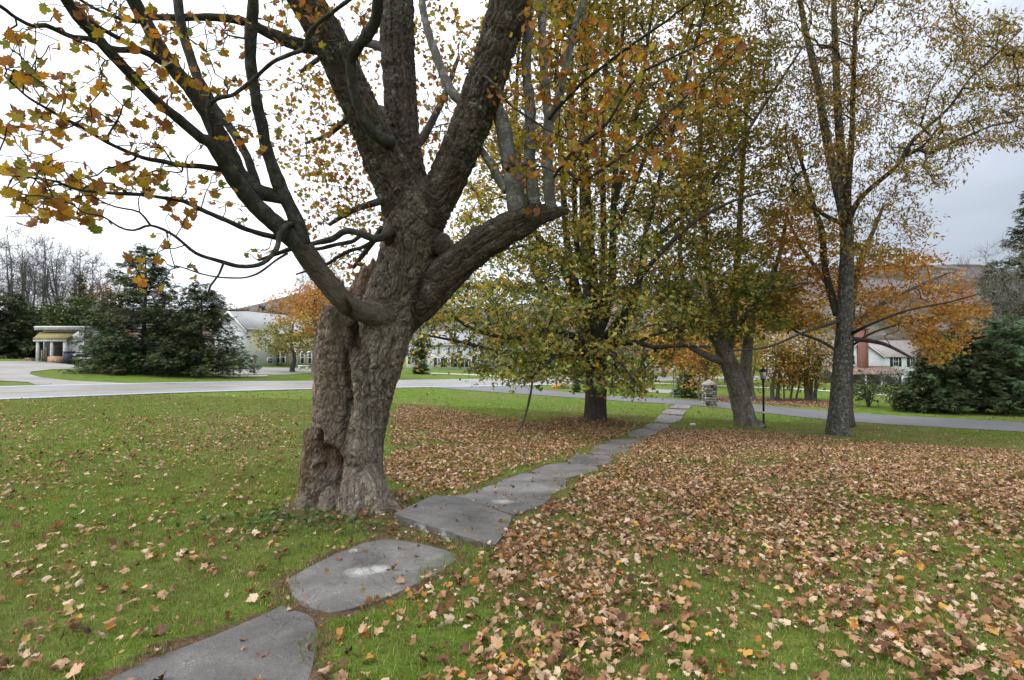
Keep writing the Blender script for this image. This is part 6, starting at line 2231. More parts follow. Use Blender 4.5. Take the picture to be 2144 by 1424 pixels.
# right-hand side: shrubs, hemlocks, spruce, bare tree
auto_tree('lilac_bush', 'upright twiggy bush in front of the porch of the right-hand house', 1818, 852, 772, 90, 'bark_bg', 'leaf_green', lpc=1.6, n=220, seed=230, lsize=.17, spread=.3, low=.12, stems=7, rpx=1.6, cat='bush', twigs=3, twig_len=.6)
auto_tree('lilac_bush', 'narrow twiggy bush right of the porch of the right-hand house', 1873, 858, 770, 70, 'bark_bg', 'leaf_green', lpc=1.6, n=160, seed=231, lsize=.16, spread=.25, low=.15, stems=6, rpx=1.3, cat='bush', twigs=3, twig_len=.6)
conifer('yew_bush', 'spreading green yew at the left end of the hemlock row', 1918, 862, 800, 100, seed=232, power=.35, whorls=14, spray=.35, cat='bush', rpx=2)
for k, (x, tp, wd) in enumerate(((1938, 742, 80), (1972, 690, 120), (2005, 672, 130), (2055, 690, 130), (2105, 660, 150), (2160, 680, 150), (2230, 640, 170))):
    conifer('hemlock_tree', 'dark hemlock, %s from the left in the row along the side road' % ('first second third fourth fifth sixth seventh'.split()[k]), x, 862 + 0.02 * (x - 1900), tp, wd, ['needle', 'needle_blue', 'needle'][k % 3], seed=240 + k, power=.5, irregular=.35, whorls=24, spray=.35, droop=.35, low=.1, group='hemlocks along the side road', rpx=5)
conifer('spruce_tree', 'very tall dark spruce rising at the right frame edge', 2175, 840, 372, 260, seed=260, d=52, power=.85, whorls=44, spray=.7, droop=.4, irregular=.3)
conifer('spruce_tree', 'dark spruce with its tip level with the hill at right', 2080, 835, 545, 130, seed=261, d=56, power=.7, whorls=26, spray=.7)
auto_tree('bare_tree', 'bare twiggy grey tree in front of the tall spruce', 2120, 850, 500, 260, 'bark_grey', 'leaf_rust', d=36, lpc=.5, n=620, seed=262, tip=.008, low=.15, rpx=5, stems=3, lsize=.15, twigs=8, twig_len=.9)

# ------------------------------------------------------------------ buildings
def quadpts(a, b, c, d):
    return [tuple(a), tuple(b), tuple(c), tuple(d)]


def frontal(d):
    """helpers for a building whose front lies at distance d, parallel to the picture"""
    def X(px, dd=d):
        return (px - 1072) / F * dd

    def Z(py, dd=d):
        return P(1072, py, dd)[2]
    return X, Z


def window(parent, base, x0, x1, z0, z1, y, shutters=None, bars=True):
    """frame + glass + sash bars on a wall facing the camera; y = wall plane"""
    cx, cz = (x0 + x1) / 2 - base[0], (z0 + z1) / 2 - base[2]
    w, h = x1 - x0, z1 - z0
    yy = y - base[1]
    f = .09
    mb = MB()
    mb.box((cx - w / 2 + f / 2, yy - .04, cz), (f, .08, h)).box((cx + w / 2 - f / 2, yy - .04, cz), (f, .08, h))
    mb.box((cx, yy - .04, cz - h / 2 + f / 2), (w - 2 * f, .08, f)).box((cx, yy - .04, cz + h / 2 - f / 2), (w - 2 * f, .08, f))
    if bars:
        mb.box((cx, yy - .035, cz), (w - 2 * f, .05, .05))
        mb.box((cx, yy - .03, cz), (.035, .03, h - 2 * f))
    wn = mb.build('window', M['trim'], parent)
    MB().box((cx, yy - .008, cz), (w - 2 * f, .012, h - 2 * f)).build('pane', M['glass'], wn)
    for sx in (shutters or ()):
        c = cx + sx * (w / 2 + .25)
        MB().box((c, yy - .03, cz), (.42, .06, h + .05)).build('shutter', M['shutter'], wn)


def gable_roof(parent, base, x0, x1, y0, y1, ze, zr, mat, along='x', over=.35, th=.18):
    """two roof slabs; ridge along x or y"""
    mb = MB()
    b = np.array(base)
    if along == 'x':
        ym = (y0 + y1) / 2
        for ya, s in ((y0, 1), (y1, -1)):
            k = (zr - ze) / (ym - y0)
            pr = [(x0 - over, ya - s * over, ze - k * over), (x0 - over, ym, zr), (x0 - over, ym, zr + th), (x0 - over, ya - s * over, ze - k * over + th)]
            mb.extrude(np.array(pr) - b, (0, 0, 0), (x1 - x0 + 2 * over, 0, 0))
    else:
        xm = (x0 + x1) / 2
        for xa, s in ((x0, 1), (x1, -1)):
            k = (zr - ze) / (xm - x0)
            pr = [(xa - s * over, y0 - over, ze - k * over), (xm, y0 - over, zr), (xm, y0 - over, zr + th), (xa - s * over, y0 - over, ze - k * over + th)]
            mb.extrude(np.array(pr) - b, (0, 0, 0), (0, y1 - y0 + 2 * over, 0))
    return mb.build('roof', mat, parent)


def gable_wall(parent, base, x0, x1, y0, y1, z0, ze, zr, mat, along='y'):
    b = np.array(base)
    mb = MB()
    if along == 'y':
        pr = [(x0, y0, z0), (x1, y0, z0), (x1, y0, ze), ((x0 + x1) / 2, y0, zr), (x0, y0, ze)]
        mb.extrude(np.array(pr) - b, (0, 0, 0), (0, y1 - y0, 0))
    else:
        pr = [(x0, y0, z0), (x0, y0, ze), (x0, (y0 + y1) / 2, zr), (x0, y1, ze), (x0, y1, z0)]
        mb.extrude(np.array(pr) - b, (0, 0, 0), (x1 - x0, 0, 0))
    return mb.build('wall', mat, parent)


def right_house():
    d = 85
    X, Z = frontal(d)
    base = np.array((X(1800), d, Z(815)))
    t = thing('white_house', 'white clapboard house with brick chimney and dark shutters behind the hemlocks', 'house', base)
    z0 = base[2] - .8
    # long block with the ridge along x
    gable_wall(t, base, X(1752), X(1952), d + 1.6, d + 8.6, z0, Z(746), Z(714), M['siding'], 'x')
    gable_roof(t, base, X(1752), X(1952), d + 1.6, d + 8.6, Z(746), Z(714), M['roof_brown'], 'x')
    # gabled front with the chimney
    gable_wall(t, base, X(1757), X(1849), d, d + 5, z0, Z(745), Z(713), M['siding'], 'y')
    rf = gable_roof(t, base, X(1757), X(1849), d, d + 5, Z(745), Z(713), M['roof_brown'], 'y', over=.25, th=.16)
    mb = MB()
    mb.box((X(1802) - base[0], -.45, (Z(690) + z0) / 2 - base[2]), (X(1810.5) - X(1793.5), .85, Z(690) - z0))
    ch = mb.build('chimney', M['brick'], t)
    MB().box((X(1802) - base[0], -.45, Z(690) - base[2] + .08), (X(1813) - X(1791), 1.0, .16)).build('cap', M['brick'], ch)
    # left block
    gable_wall(t, base, X(1646), X(1756), d + 1, d + 8, z0, Z(739), Z(700), M['siding'], 'x')
    gable_roof(t, base, X(1646), X(1756), d + 1, d + 8, Z(739), Z(700), M['roof_brown'], 'x')
    # barge boards and cornice
    k = MB()
    ap = np.array((X(1803), d - .3, Z(713) + .1)) - base
    for px in (1755, 1851.5):
        e = np.array((X(px), d - .3, Z(747))) - base
        k.extrude([e, ap, ap - (0, 0, .28), e - (0, 0, .28)], (0, 0, 0), (0, .08, 0))
    k.build('barge_board', M['trim'], t)
    MB().box(((X(1851) + X(1952)) / 2 - base[0], 1.42, Z(748) - base[2]), (X(1952) - X(1853), .3, .22)).build('cornice', M['trim'], t)
    MB().box(((X(1646) + X(1752)) / 2 - base[0], .8, Z(741) - base[2]), (X(1752) - X(1644), .3, .22)).build('cornice', M['trim'], t)
    yw = d + 1.6
    window(t, base, X(1849.5), X(1857.5), Z(768), Z(748), yw, (1,))
    window(t, base, X(1884), X(1896), Z(768), Z(748), yw, (-1, 1))
    window(t, base, X(1920), X(1932), Z(768), Z(748), yw, (-1, 1))
    window(t, base, X(1883), X(1895), Z(808), Z(791), yw, (-1, 1))
    window(t, base, X(1903), X(1914), Z(808), Z(791), yw, (-1, 1))
    yl = d + 1
    window(t, base, X(1669), X(1679), Z(764), Z(744), yl, (-1, 1))
    window(t, base, X(1712), X(1722), Z(764), Z(744), yl, (-1, 1))
    window(t, base, X(1669), X(1679), Z(798), Z(778), yl, (-1, 1))
    window(t, base, X(1781), X(1790), Z(764), Z(744), d, (-1,))
    # porch
    mb = MB()
    a, c = X(1722), X(1862)
    mb.extrude(np.array([(a, d - 3.2, Z(783)), (a, d + .05, Z(768)), (a, d + .05, Z(768) + .16), (a, d - 3.2, Z(783) + .16)]) - base, (0, 0, 0), (c - a, 0, 0))
    po = mb.build('porch_roof', M['roof_rust'], t)
    for px in (1723, 1755, 1786, 1818, 1859):
        MB().box((X(px) - base[0], -3.0, (Z(783) + z0) / 2 - base[2]), (.2, .2, Z(783) - z0)).build('post', M['trim'], po)
    MB().box(((a + c) / 2 - base[0], -.06, Z(798) - base[2]), ((c - a) * .8, .1, 2.0)).build('porch_shade_panel', M['shutter'], t)  # dark sheet standing in for the shade below the porch roof


right_house()


def centre_house():
    d = 75
    X, Z = frontal(d)
    base = np.array((X(930), d, Z(778)))
    t = thing('white_house', 'white two-storey house beyond the main road seen under the dense maple', 'house', base)
    z0 = base[2] - .6
    gable_wall(t, base, X(895), X(1005), d, d + 8, z0, Z(722), Z(694), M['siding'], 'x')
    gable_roof(t, base, X(895), X(1005), d, d + 8, Z(722), Z(694), M['roof_grey'], 'x')
    for x in (919, 940, 961, 984):
        window(t, base, X(x - 3.4), X(x + 3.4), Z(741), Z(727), d)
        window(t, base, X(x - 3.6), X(x + 3.6), Z(768), Z(751), d, (-1, 1))
    gable_wall(t, base, X(848), X(896), d + 1, d + 7, z0, Z(738), Z(718), M['siding'], 'x')
    gable_roof(t, base, X(848), X(896), d + 1, d + 7, Z(738), Z(718), M['roof_grey'], 'x')
    window(t, base, X(858), X(866), Z(762), Z(748), d + 1, (-1, 1))
    gable_wall(t, base, X(1006), X(1060), d + 2, d + 7, z0, Z(742), Z(722), M['siding'], 'x')
    gable_roof(t, base, X(1006), X(1060), d + 2, d + 7, Z(742), Z(722), M['roof_grey'], 'x')


centre_house()


def hall():
    """white hall with a long grey roof, seen at an angle, and its stone wing"""
    K = P(515, 768, 68)
    u = np.array((0.21, 0.978, 0))
    v = np.array((-0.978, 0.21, 0))
    base = K.copy()
    t = thing('white_hall', 'white clapboard hall with grey gable roof and stone wing beside the car park', 'building', base)
    zb, ze, zr = -.8, P(515, 687, 68)[2] - base[2], P(479, 651, 68)[2] - base[2]
    wd, ln = 4.9, 15.0
    mb = MB()
    pr = np.array([(0, 0, zb), v * wd + (0, 0, zb), v * wd + (0, 0, ze), v * wd / 2 + (0, 0, zr), (0, 0, ze)])
    mb.extrude(pr, (0, 0, 0), u * ln)
    mb.build('wall', M['siding_grey'], t)
    mb = MB()
    for e, s in (((0, 0, ze), -1), (v * wd + (0, 0, ze), 1)):
        e = np.array(e, float)
        rp = v * wd / 2 + np.array((0, 0, zr))
        dn = (e - rp) / np.linalg.norm(e - rp)
        e2 = e + dn * .45
        q = np.array([e2, rp, rp + (0, 0, .2), e2 + (0, 0, .2)]) - u * .4
        mb.extrude(q, (0, 0, 0), u * (ln + .8))
    mb.build('roof', M['roof_grey'], t)
    mb = MB()
    for e in (np.array((0, 0, ze)), v * wd + (0, 0, ze)):
        rp = v * wd / 2 + np.array((0, 0, zr + .1))
        dn = (e - rp) / np.linalg.norm(e - rp)
        e2 = e + dn * .5
        mb.extrude(np.array([e2, rp, rp - (0, 0, .35), e2 - (0, 0, .3)]) - u * .5, (0, 0, 0), u * .08)
    mb.build('barge_board', M['trim'], t)
    # white corner boards and the pale front wall
    MB().extrude(np.array([v * wd * .02 + (0, 0, zb), v * wd * .98 + (0, 0, zb), v * wd * .98 + (0, 0, ze), v * wd * .02 + (0, 0, ze)]) - u * .03, (0, 0, 0), -u * .03).build('front_cladding', M['siding'], t)
    mb = MB()
    mb.extrude(np.array([(0, 0, ze - .35), (0, 0, ze - .05), -v * .3 + (0, 0, ze - .05), -v * .3 + (0, 0, ze - .35)]), (0, 0, 0), u * ln)
    mb.build('cornice', M['trim'], t)
    rz = math.atan2(u[1], u[0])
    for s, h in ((1.35, 1.0), (4.6, 1.0)):
        c = u * s - v * .03 + np.array((0, 0, 0.75))
        w = MB().box(c, (1.0, .1, .75), rz).build('window', M['trim'], t)
        c2 = c - v * .045
        MB().box(c2, (.8, .03, .58), rz).build('pane', M['glass'], w)
        b3 = c2 - v * .02
        MB().box(b3, (.05, .03, .58), rz).box(b3 + (0, 0, .0), (.8, .026, .04), rz).build('sash_bar', M['trim'], w)
    # stone wing facing the car park
    A = P(576, 769, 74) - base
    B = P(672, 770, 70.5) - base
    w = (B - A)
    w[2] = 0
    L = np.linalg.norm(w)
    w /= L
    nrm = np.array((w[1], -w[0], 0))
    if nrm[1] > 0:
        nrm = -nrm
    top = 4.6
    A[2] = zb
    mb = MB()
    pr = np.array([A, A + (0, 0, top - zb), A - nrm * 4 + (0, 0, top - zb + 1.9), A - nrm * 8 + (0, 0, top - zb), A - nrm * 8])
    mb.extrude(pr, (0, 0, 0), w * L)
    mb.build('stone_wing', M['stonewall'], t)
    mb = MB()
    for s, e in ((1, A + (0, 0, top - zb)), (-1, A - nrm * 8 + (0, 0, top - zb))):
        rp = A - nrm * 4 + np.array((0, 0, top - zb + 1.9))
        dn = (e - rp) / np.linalg.norm(e - rp)
        q = np.array([e + dn * .4, rp, rp + (0, 0, .18), e + dn * .4 + (0, 0, .18)]) - w * .3
        mb.extrude(q, (0, 0, 0), w * (L + .6))
    mb.build('roof', M['roof_grey'], t)
    rw = math.atan2(w[1], w[0])
    for px in (584, 595, 620, 635, 650):
        k = (px - 576) / 96.0 * L
        c = A + w * k + nrm * .03
        c[2] = 1.15
        f = MB().box(c, (.72, .1, 1.75), rw).build('window', M['trim'], t)
        MB().box(c + nrm * .045, (.52, .03, 1.55), rw).build('pane', M['glass'], f)
        MB().box(c + nrm * .065, (.52, .03, .05), rw).build('sash_bar', M['trim'], f)


hall()


def shed():
    d = 45
    X, Z = frontal(d)
    base = np.array((X(125), d, Z(759)))
    t = thing('open_shed', 'weathered white open shed with mossy lean-to roof beside the gravel drive', 'shed', base)
    z0 = -.5
    h = Z(686) - base[2]
    xl, xr = X(86) - base[0], X(176) - base[0]
    # back store: three walls, open to the lean-to
    MB().box(((xl + xr) / 2, 4.0, (h + z0) / 2), (xr - xl, .12, h - z0)).build('back_wall', M['shed_dark'], t)
    MB().box((xl + .06, 2.06, (h + z0) / 2), (.12, 3.7, h - z0)).build('side_wall', M['weathered'], t)
    MB().box((xr - .06, 2.06, (h + z0) / 2), (.12, 3.7, h - z0)).build('side_wall', M['weathered'], t)
    MB().box(((xl + xr) / 2, 2.0, h + .06), (xr - xl + .5, 4.6, .14)).build('roof', M['roof_grey'], t)
    f = MB().box(((xl + xr) / 2, -.33, h - .07), (xr - xl + .5, .1, .34)).build('fascia', M['weathered'], t)
    MB().box(((xl + xr) / 2, -.4, h + .04), (xr - xl + .56, .05, .08)).build('moulding', M['trim'], f)
    zt, zl = Z(698) - base[2], Z(711, d - 1.6) - base[2]
    MB().box(((xl + xr) / 2, .08, (h - .24 + zt) / 2), (xr - xl - .24, .1, h - .24 - zt)).build('frieze_board', M['weathered'], t)
    a, c = X(72, d - 1.6) - base[0], X(140, d - 1.6) - base[0]
    a2, c2 = X(97) - base[0], X(163) - base[0]
    mb = MB()
    v = [(a, -1.75, zl), (c, -1.75, zl), (c2 + .2, .02, zt), (a2 - .6, .02, zt)]
    v = v + [(x, y, z + .1) for x, y, z in v]
    mb.add(v, quads=[(3, 2, 1, 0), (4, 5, 6, 7), (0, 1, 5, 4), (1, 2, 6, 5), (2, 3, 7, 6), (3, 0, 4, 7)])
    mb.build('lean_to_roof', M['roof_moss'], t)
    MB().box(((a + c) / 2, -1.68, zl - .1), (c - a, .12, .17)).build('beam', M['weathered'], t)
    for px in (80, 109.5, 136.5):
        MB().box((X(px, d - 1.6) - base[0], -1.62, (zl + z0) / 2 - .1), (.2, .16, zl - z0 - .2)).build('post', M['weathered'], t)
    # boarded right part: separate planks
    x0, x1 = X(139, d - .9) - base[0], X(176, d - .9) - base[0]
    n = 7
    for k in range(n):
        w = (x1 - x0) / n
        MB().box((x0 + w * (k + .5), -.9 + .004 * (k % 2), (zl + z0) / 2), (w - .015, .05, zl - z0)).build('board', M['weathered'], t)
    mb = MB()
    mb.extrude(np.array([(x0, -.94, zl), (x1, -.94, zl), (x1, -.94, zt + .25), (x0 + .95, -.94, zt + .1)]), (0, 0, 0), (0, .06, 0))
    mb.build('gable_board', M['weathered'], t)
    MB().box(((xl + xr) / 2 - .4, 2.0, 0.02), (xr - xl - .9, 3.8, .06)).build('floor', M['shed_dark'], t)
    # things kept in it
    o = thing('plywood_crate', 'tan plywood crate under the lean-to roof of the shed', 'crate', (X(119, d - 1.75), d - 1.75, Z(761, d - 1.75)))
    zc = .58
    MB().box((0, -.3, zc / 2), (.98, .03, zc)).build('panel', M['plywood'], o)
    MB().box((0, .3, zc / 2), (.98, .03, zc)).build('panel', M['plywood'], o)
    MB().box((-.475, 0, zc / 2), (.03, .57, zc)).build('panel', M['plywood'], o)
    MB().box((.475, 0, zc / 2), (.03, .57, zc)).build('panel', M['plywood'], o)
    MB().box((-.1, 0, zc - .02), (.5, .4, .12)).build('sack', M['stone_cap'], o)
    o = thing('wooden_pallet', 'brown slatted pallet leaning inside the shed', 'pallet', (X(97, d - .6), d - .6, Z(760, d - .6)))
    for k in range(7):
        MB().box((0, .03 + .05 * k * .2, .1 + .14 * k), (.72, .03, .1)).build('slat', M['wood_post'], o)
    for s in (-1, 0, 1):
        MB().box((s * .32, .09, .52), (.08, .08, 1.0)).build('runner', M['shed_dark'], o)
    o = thing('board_stack', 'grey boards leaning inside the shed behind the post', 'boards', (X(88, d - .7), d - .7, Z(760, d - .7)))
    for k in range(3):
        MB().box((.0 + .16 * k, .03 * k, .55 + .05 * k), (.15, .03, 1.1 + .1 * k)).build('board', M['wood_post'], o)
    o = thing('log_pile', 'brown heap of split logs at the left end of the shed', 'firewood', (X(66, d - .5), d - .5, Z(760, d - .5)))
    r = np.random.default_rng(4)
    for k in range(16):
        row = 0 if k < 7 else (1 if k < 12 else 2)
        i = k - (0, 7, 12)[row]
        MB().tube([(-.5 + .15 * i + .07 * row, -.25, .08 + .14 * row), (-.5 + .15 * i + .07 * row + r.normal(0, .01), .25, .08 + .14 * row)], [.075, .075], 6).build('log', M['plywood'] if k % 3 else M['wood_post'], o)


shed()


# ------------------------------------------------------------------ vehicles
def vehicle(name, label, loc, rz, paint, hood=None):
    """an SUV or pickup: nose towards -y"""
    t = thing(name, label, 'car', loc, rz)
    L, Wd = 4.5, 1.84
    prof = [(-2.25, .42), (-2.27, .75), (-2.2, .98), (-1.0, 1.08), (-.35, 1.62), (1.75, 1.66), (2.15, 1.1), (2.25, .9), (2.25, .42)]
    mb = MB()
    mb.extrude([(-Wd / 2, y, z) for y, z in prof], (0, 0, 0), (Wd, 0, 0))
    body = mb.build('body', paint, t)
    bm_ = body.modifiers.new('b', 'BEVEL')
    bm_.width = .07
    bm_.segments = 3
    MB().extrude([(-Wd / 2 + .12, -.99, 1.09), (Wd / 2 - .12, -.99, 1.09), (Wd / 2 - .18, -.42, 1.585), (-Wd / 2 + .18, -.42, 1.585)], (0, 0, 0), (0, -.03, .03)).build('windscreen', M['glass'], t)
    for s in (-1, 1):
        MB().extrude([(s * Wd / 2, -.8, 1.12), (s * Wd / 2, -.35, 1.52), (s * Wd / 2, 1.7, 1.55), (s * Wd / 2, 1.9, 1.15)], (0, 0, 0), (s * .012, 0, 0)).build('side_window', M['glass'], t)
        hl = MB().box((s * .68, -2.27, .82), (.36, .08, .2)).build('headlight', M['lamp_glass'], t)
        MB().box((s * (Wd / 2 + .1), -.75, 1.12), (.2, .1, .14)).build('mirror', paint, t)
        for y in (-1.4, 1.4):
            w = MB().lathe([(.2, -.11), (.33, -.11), (.35, -.07), (.35, .07), (.33, .11), (.2, .11)], (0, 0, 0), 18)
            Vw = np.concatenate(w.V)
            w.V = [np.stack([Vw[:, 2], Vw[:, 1], Vw[:, 0]], 1) + np.array((s * (Wd / 2 - .08), y, .35))]
            wh = w.build('wheel', M['tyre'], t, smooth=False)
            rm = MB().lathe([(.19, -.1), (.2, .12), (.05, .125)], (0, 0, 0), 14)
            Vr = np.concatenate(rm.V)
            rm.V = [np.stack([Vr[:, 2] * s, Vr[:, 1], Vr[:, 0]], 1) + np.array((s * (Wd / 2 - .08), y, .35))]
            rm.build('rim', M['car_silver'], wh)
    MB().box((0, -2.285, .82), (.92, .06, .24)).build('grille', M['shutter'], t)
    MB().box((0, -2.3, .52), (Wd - .1, .12, .2)).build('bumper', M['car_silver'], t)
    MB().box((0, -2.375, .55), (.36, .02, .13)).build('number_plate', M['white_plastic'], t)
    if hood:
        MB().box((0, -1.6, 1.055), (1.5, 1.1, .03)).build('bonnet', hood, t)
    return t


_c = P(168, 766, 43.2)
_c[2] = T1(_c[0], _c[1]) - .02
vehicle('parked_truck', 'dark truck nosing out between the shed and the blue-green bush', (_c[0], _c[1] + 2.2, _c[2]), R(6), M['car_dark'], M['car_silver'])
_c = P(1372, 790, 80)
vehicle('parked_car', 'white car far down the main road left of the grey lamp post', (_c[0], _c[1], T1(_c[0], _c[1]) + .03), R(70), M['white_plastic'])
_c = P(144.5, 767, 43)
_c[2] = T1(_c[0], _c[1])
t_ = thing('wheeled_bin', 'dark wheeled bin between the shed post and the truck', 'bin', _c)
MB().box((0, 0, .52), (.52, .55, .95), taper=1.0).build('tub', M['bin'], t_)
MB().box((0, -.02, 1.03), (.58, .64, .06)).build('lid', M['bin'], t_)
for s in (-1, 1):
    MB().tube([(s * .2, .27, .1), (s * .27, .27, .1)], [.1, .1], 10).build('wheel', M['tyre'], t_)


# ------------------------------------------------------------------ lamp posts
def lamp(label, px, py, h, mat, d=None, band=False):
    b = GP(px, py) if d is None else P(px, py, d)
    b[2] = T1(b[0], b[1])
    t = thing('lamp_post', label, 'street lamp', b, group='lamp posts on the green')
    MB().lathe([(.09, -.1), (.09, .12), (.055, .2), (.042, .3), (.038, h - .62), (.06, h - .6), (.06, h - .55), (.03, h - .52)], (0, 0, 0), 12).build('pole', mat, t)
    ln = MB().lathe([(.06, h - .52), (.095, h - .49), (.11, h - .47)], (0, 0, 0), 6).build('lantern_base', mat, t)
    g = MB().lathe([(.095, h - .47), (.15, h - .17)], (0, 0, 0), 6).build('lantern_glass', M['lamp_glass'], t)
    for k in range(6):
        a = k * math.pi / 3
        MB().tube([(.1 * math.cos(a), .1 * math.sin(a), h - .47), (.155 * math.cos(a), .155 * math.sin(a), h - .17)], [.009, .009], 4).build('glazing_bar', mat, g)
    MB().lathe([(.18, h - .175), (.185, h - .15), (.1, h - .07), (.045, h - .04), (.03, h), (.012, h + .05)], (0, 0, 0), 6).build('lantern_roof', mat, t)
    if band:
        MB().lathe([(.041, .62), (.044, .63), (.044, .68), (.041, .69)], (0, 0, 0), 12).build('white_band', M['white_plastic'], t)
    return t


lamp('black lamp post with white band between the leaning maple and the tall straight tree', 1599, 897, 2.5, M['black_metal'], band=True)
lamp('grey lamp post beyond the side road left of the stone pillar', 1410, 832, 2.45, M['grey_metal'])
l3 = lamp('grey lamp post in front of the broad evergreen by the white hall', 489, 786, 2.4, M['grey_metal'])
MB().box((.0, -.06, .98), (.12, .04, .14)).build('reflector', M['red_plastic'], l3)
for k, (x, h) in enumerate(((502, 1.25), (531.5, 1.55))):
    b = GP(x, 782)
    o = thing('wooden_post', ['short square wooden post next to the grey lamp post by the hall', 'taller square wooden post in front of the hall car park'][k], 'post', b, group='wooden posts by the car park')
    MB().box((0, 0, h / 2 - .1), (.16, .16, h + .2)).build('shaft', M['wood_post'], o)
    MB().box((0, 0, h + .03), (.19, .19, .05), taper=.7).build('cap', M['wood_post'], o)
b = GP(635, 775)
o = thing('bench', 'small white bench against the stone wall of the hall', 'bench', b)
MB().box((0, 0, .48), (1.15, .4, .09)).build('seat', M['trim'], o)
for s in (-1, 1):
    MB().box((s * .42, 0, .22), (.12, .34, .45)).build('leg', M['trim'], o)


# ------------------------------------------------------------------ stone pillar
def pillar():
    b = GP(1485.5, 850)
    h = 1.28
    hw = 23 / F * b[1] / 2
    t = thing('stone_pillar', 'square fieldstone gate pillar with pointed cap beside the side road', 'pillar', b)
    MB().box((0, 0, h / 2 - .1), (hw * 2 - .09, hw * 2 - .09, h + .2)).build('core', M['mortar'], t)
    r = np.random.default_rng(5)
    z = -.05
    shapes = []
    for k in range(6):
        v = np.array([(x, y, q) for q in (-.5, .5) for x, y in ((-.5, -.38), (-.32, -.5), (.34, -.5), (.5, -.36), (.5, .36), (.32, .5), (-.34, .5), (-.5, .38))], float)
        v *= 1 + r.normal(0, .05, v.shape)
        v[:8, :2] *= .88
        v[8:, :2] *= .88
        mid = np.array([(x * 1.1, y * 1.1, 0) for x, y in ((-.5, -.38), (-.32, -.5), (.34, -.5), (.5, -.36), (.5, .36), (.32, .5), (-.34, .5), (-.5, .38))])
        m = MB()
        vv = np.concatenate([v[:8], mid, v[8:]])
        q = []
        for L in (0, 1):
            for i in range(8):
                j = (i + 1) % 8
                q.append((L * 8 + i, L * 8 + j, L * 8 + 8 + j, L * 8 + 8 + i))
        m.add(vv, quads=q, ngons=[list(range(8))[::-1], list(range(16, 24))])
        shapes.append(m.data('stone', M['stone'] if k % 3 else M['stone_cap']))
    while z < h - .06:
        ch = r.uniform(.1, .19)
        for face in range(4):
            s = -hw
            while s < hw - .04:
                w = min(r.uniform(.14, .34), hw - s)
                if hw - s - w < .08:
                    w = hw - s
                c = s + w / 2
                dpt = r.uniform(.1, .14)
                o = link('stone', shapes[r.integers(0, 6)], t)
                off = hw - .05
                ps = [(c, -off), (off, c), (-c, off), (-off, -c)][face]
                o.location = (ps[0], ps[1], z + ch / 2)
                o.rotation_euler = (r.normal(0, .05), r.normal(0, .05), face * math.pi / 2)
                o.scale = (w * .93, dpt, ch * .93)
                s += w
        z += ch
    mb = MB()
    e = hw + .03
    v = [(-e, -e, h), (e, -e, h), (e, e, h), (-e, e, h), (-e, -e, h + .05), (e, -e, h + .05), (e, e, h + .05), (-e, e, h + .05), (0, 0, h + .36)]
    mb.add(v, tris=[(4, 5, 8), (5, 6, 8), (6, 7, 8), (7, 4, 8)], quads=[(3, 2, 1, 0), (0, 1, 5, 4), (1, 2, 6, 5), (2, 3, 7, 6), (3, 0, 4, 7)])
    mb.build('cap', M['stone_cap'], t)


pillar()

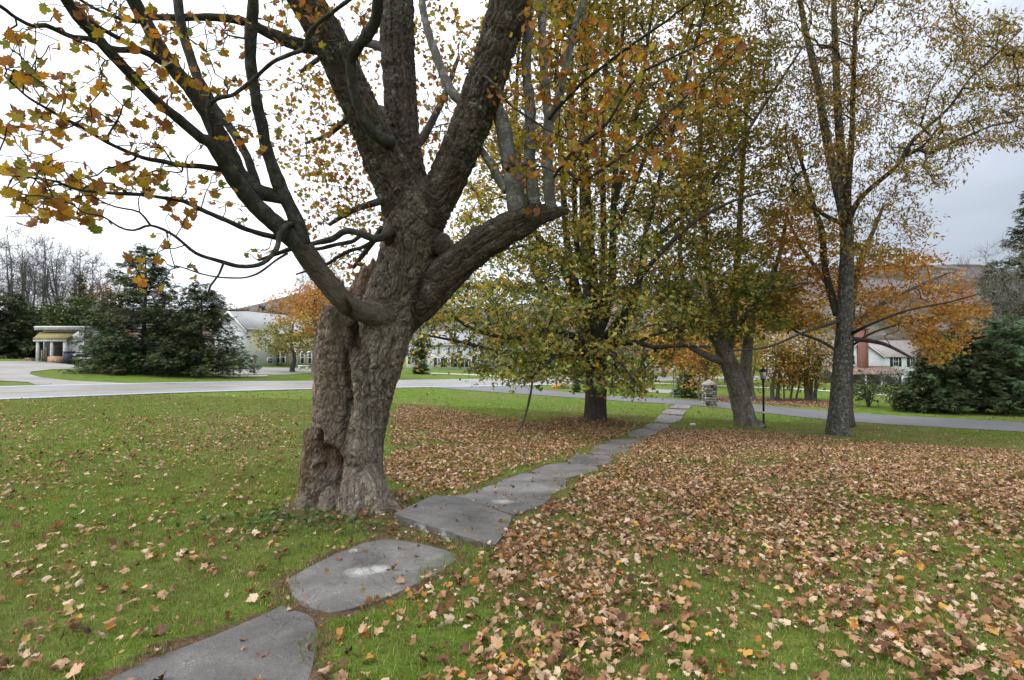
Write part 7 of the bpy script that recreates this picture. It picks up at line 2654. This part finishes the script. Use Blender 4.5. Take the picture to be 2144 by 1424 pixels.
# ------------------------------------------------------------------ harvest display and small things
b = GP(1174, 813)
o = thing('straw_bale', 'straw bale beside the side road with a pot of flowers on it', 'straw bale', b)
MB().box((0, 0, .2), (.95, .45, .42), .1).build('bale', M['straw'], o)
for s in (-1, 1):
    MB().box((s * .25, -.01, .2), (.02, .48, .44), .1).build('twine', M['wood_post'], o)
o = thing('flower_pot', 'dark pot of pale chrysanthemums on the straw bale', 'flower pot', b + np.array((-.02, 0, .42)))
MB().lathe([(.12, 0), (.17, .22), (.19, .22), (.19, .26)], (0, 0, 0), 12).build('pot', M['pot'], o)
r_ = np.random.default_rng(8)
u_ = r_.normal(0, 1, (420, 3))
u_ /= np.linalg.norm(u_, axis=1)[:, None]
V_, f_ = leaf_cloud(u_ * np.array((.36, .36, .26)) * r_.uniform(.75, 1, (420, 1)) + np.array((0, 0, .42)), .11, 'maple', 8, 0, 1.5)
link('flowers', mesh('flowers', V_, [f_], [M['mums']]), o, kind='stuff')
for k, (dx, dz, s) in enumerate(((-.62, 0, .17), (-.42, 0, .13))):
    o = thing('pumpkin', ['large orange pumpkin on the grass beside the straw bale', 'smaller orange pumpkin tucked against the straw bale'][k], 'pumpkin', b + np.array((dx, -.2, dz)), group='pumpkins by the straw bale')
    a_ = np.linspace(0, 2 * np.pi, 24, endpoint=False)
    prof = [(.25, .02), (.8, .15), (1.0, .6), (.85, 1.1), (.4, 1.35), (.12, 1.28)]
    V_ = np.concatenate([np.stack([s * rr * (1 + .06 * np.cos(a_ * 8)) * np.cos(a_), s * rr * (1 + .06 * np.cos(a_ * 8)) * np.sin(a_), np.full(24, z * s)], 1) for rr, z in prof])
    q_ = [(i * 24 + j, i * 24 + (j + 1) % 24, (i + 1) * 24 + (j + 1) % 24, (i + 1) * 24 + j) for i in range(5) for j in range(24)]
    MB().add(V_, quads=q_, ngons=[list(range(120, 144))]).build('shell', M['pumpkin'], o, smooth=True)
    MB().tube([(0, 0, s * 1.2), (.01, 0, s * 1.5), (.04, 0, s * 1.7)], [s * .13, s * .1, s * .1], 6).build('stem', M['wood_post'], o)
b = GP(1189, 813)
o = thing('kerb_block', 'white concrete block between the straw bale and the juniper', 'block', b)
MB().box((0, 0, .22), (.28, .28, .5), taper=.92).build('block', M['concrete'], o)
MB().box((0, 0, .5), (.34, .34, .07)).build('cap', M['trim'], o)
b = GP(1450.5, 893)
o = thing('ground_light', 'small pale spotlight box standing in the grass left of the leaning maple', 'ground light', b)
MB().box((0, 0, .07), (.16, .12, .1), .3).build('housing', M['white_plastic'], o)
MB().box((0, -.065, .08), (.12, .012, .07), .3).build('lens', M['lamp_glass'], o)
MB().tube([(0, 0, -.08), (0, 0, .03)], [.015, .015], 6).build('spike', M['black_metal'], o)
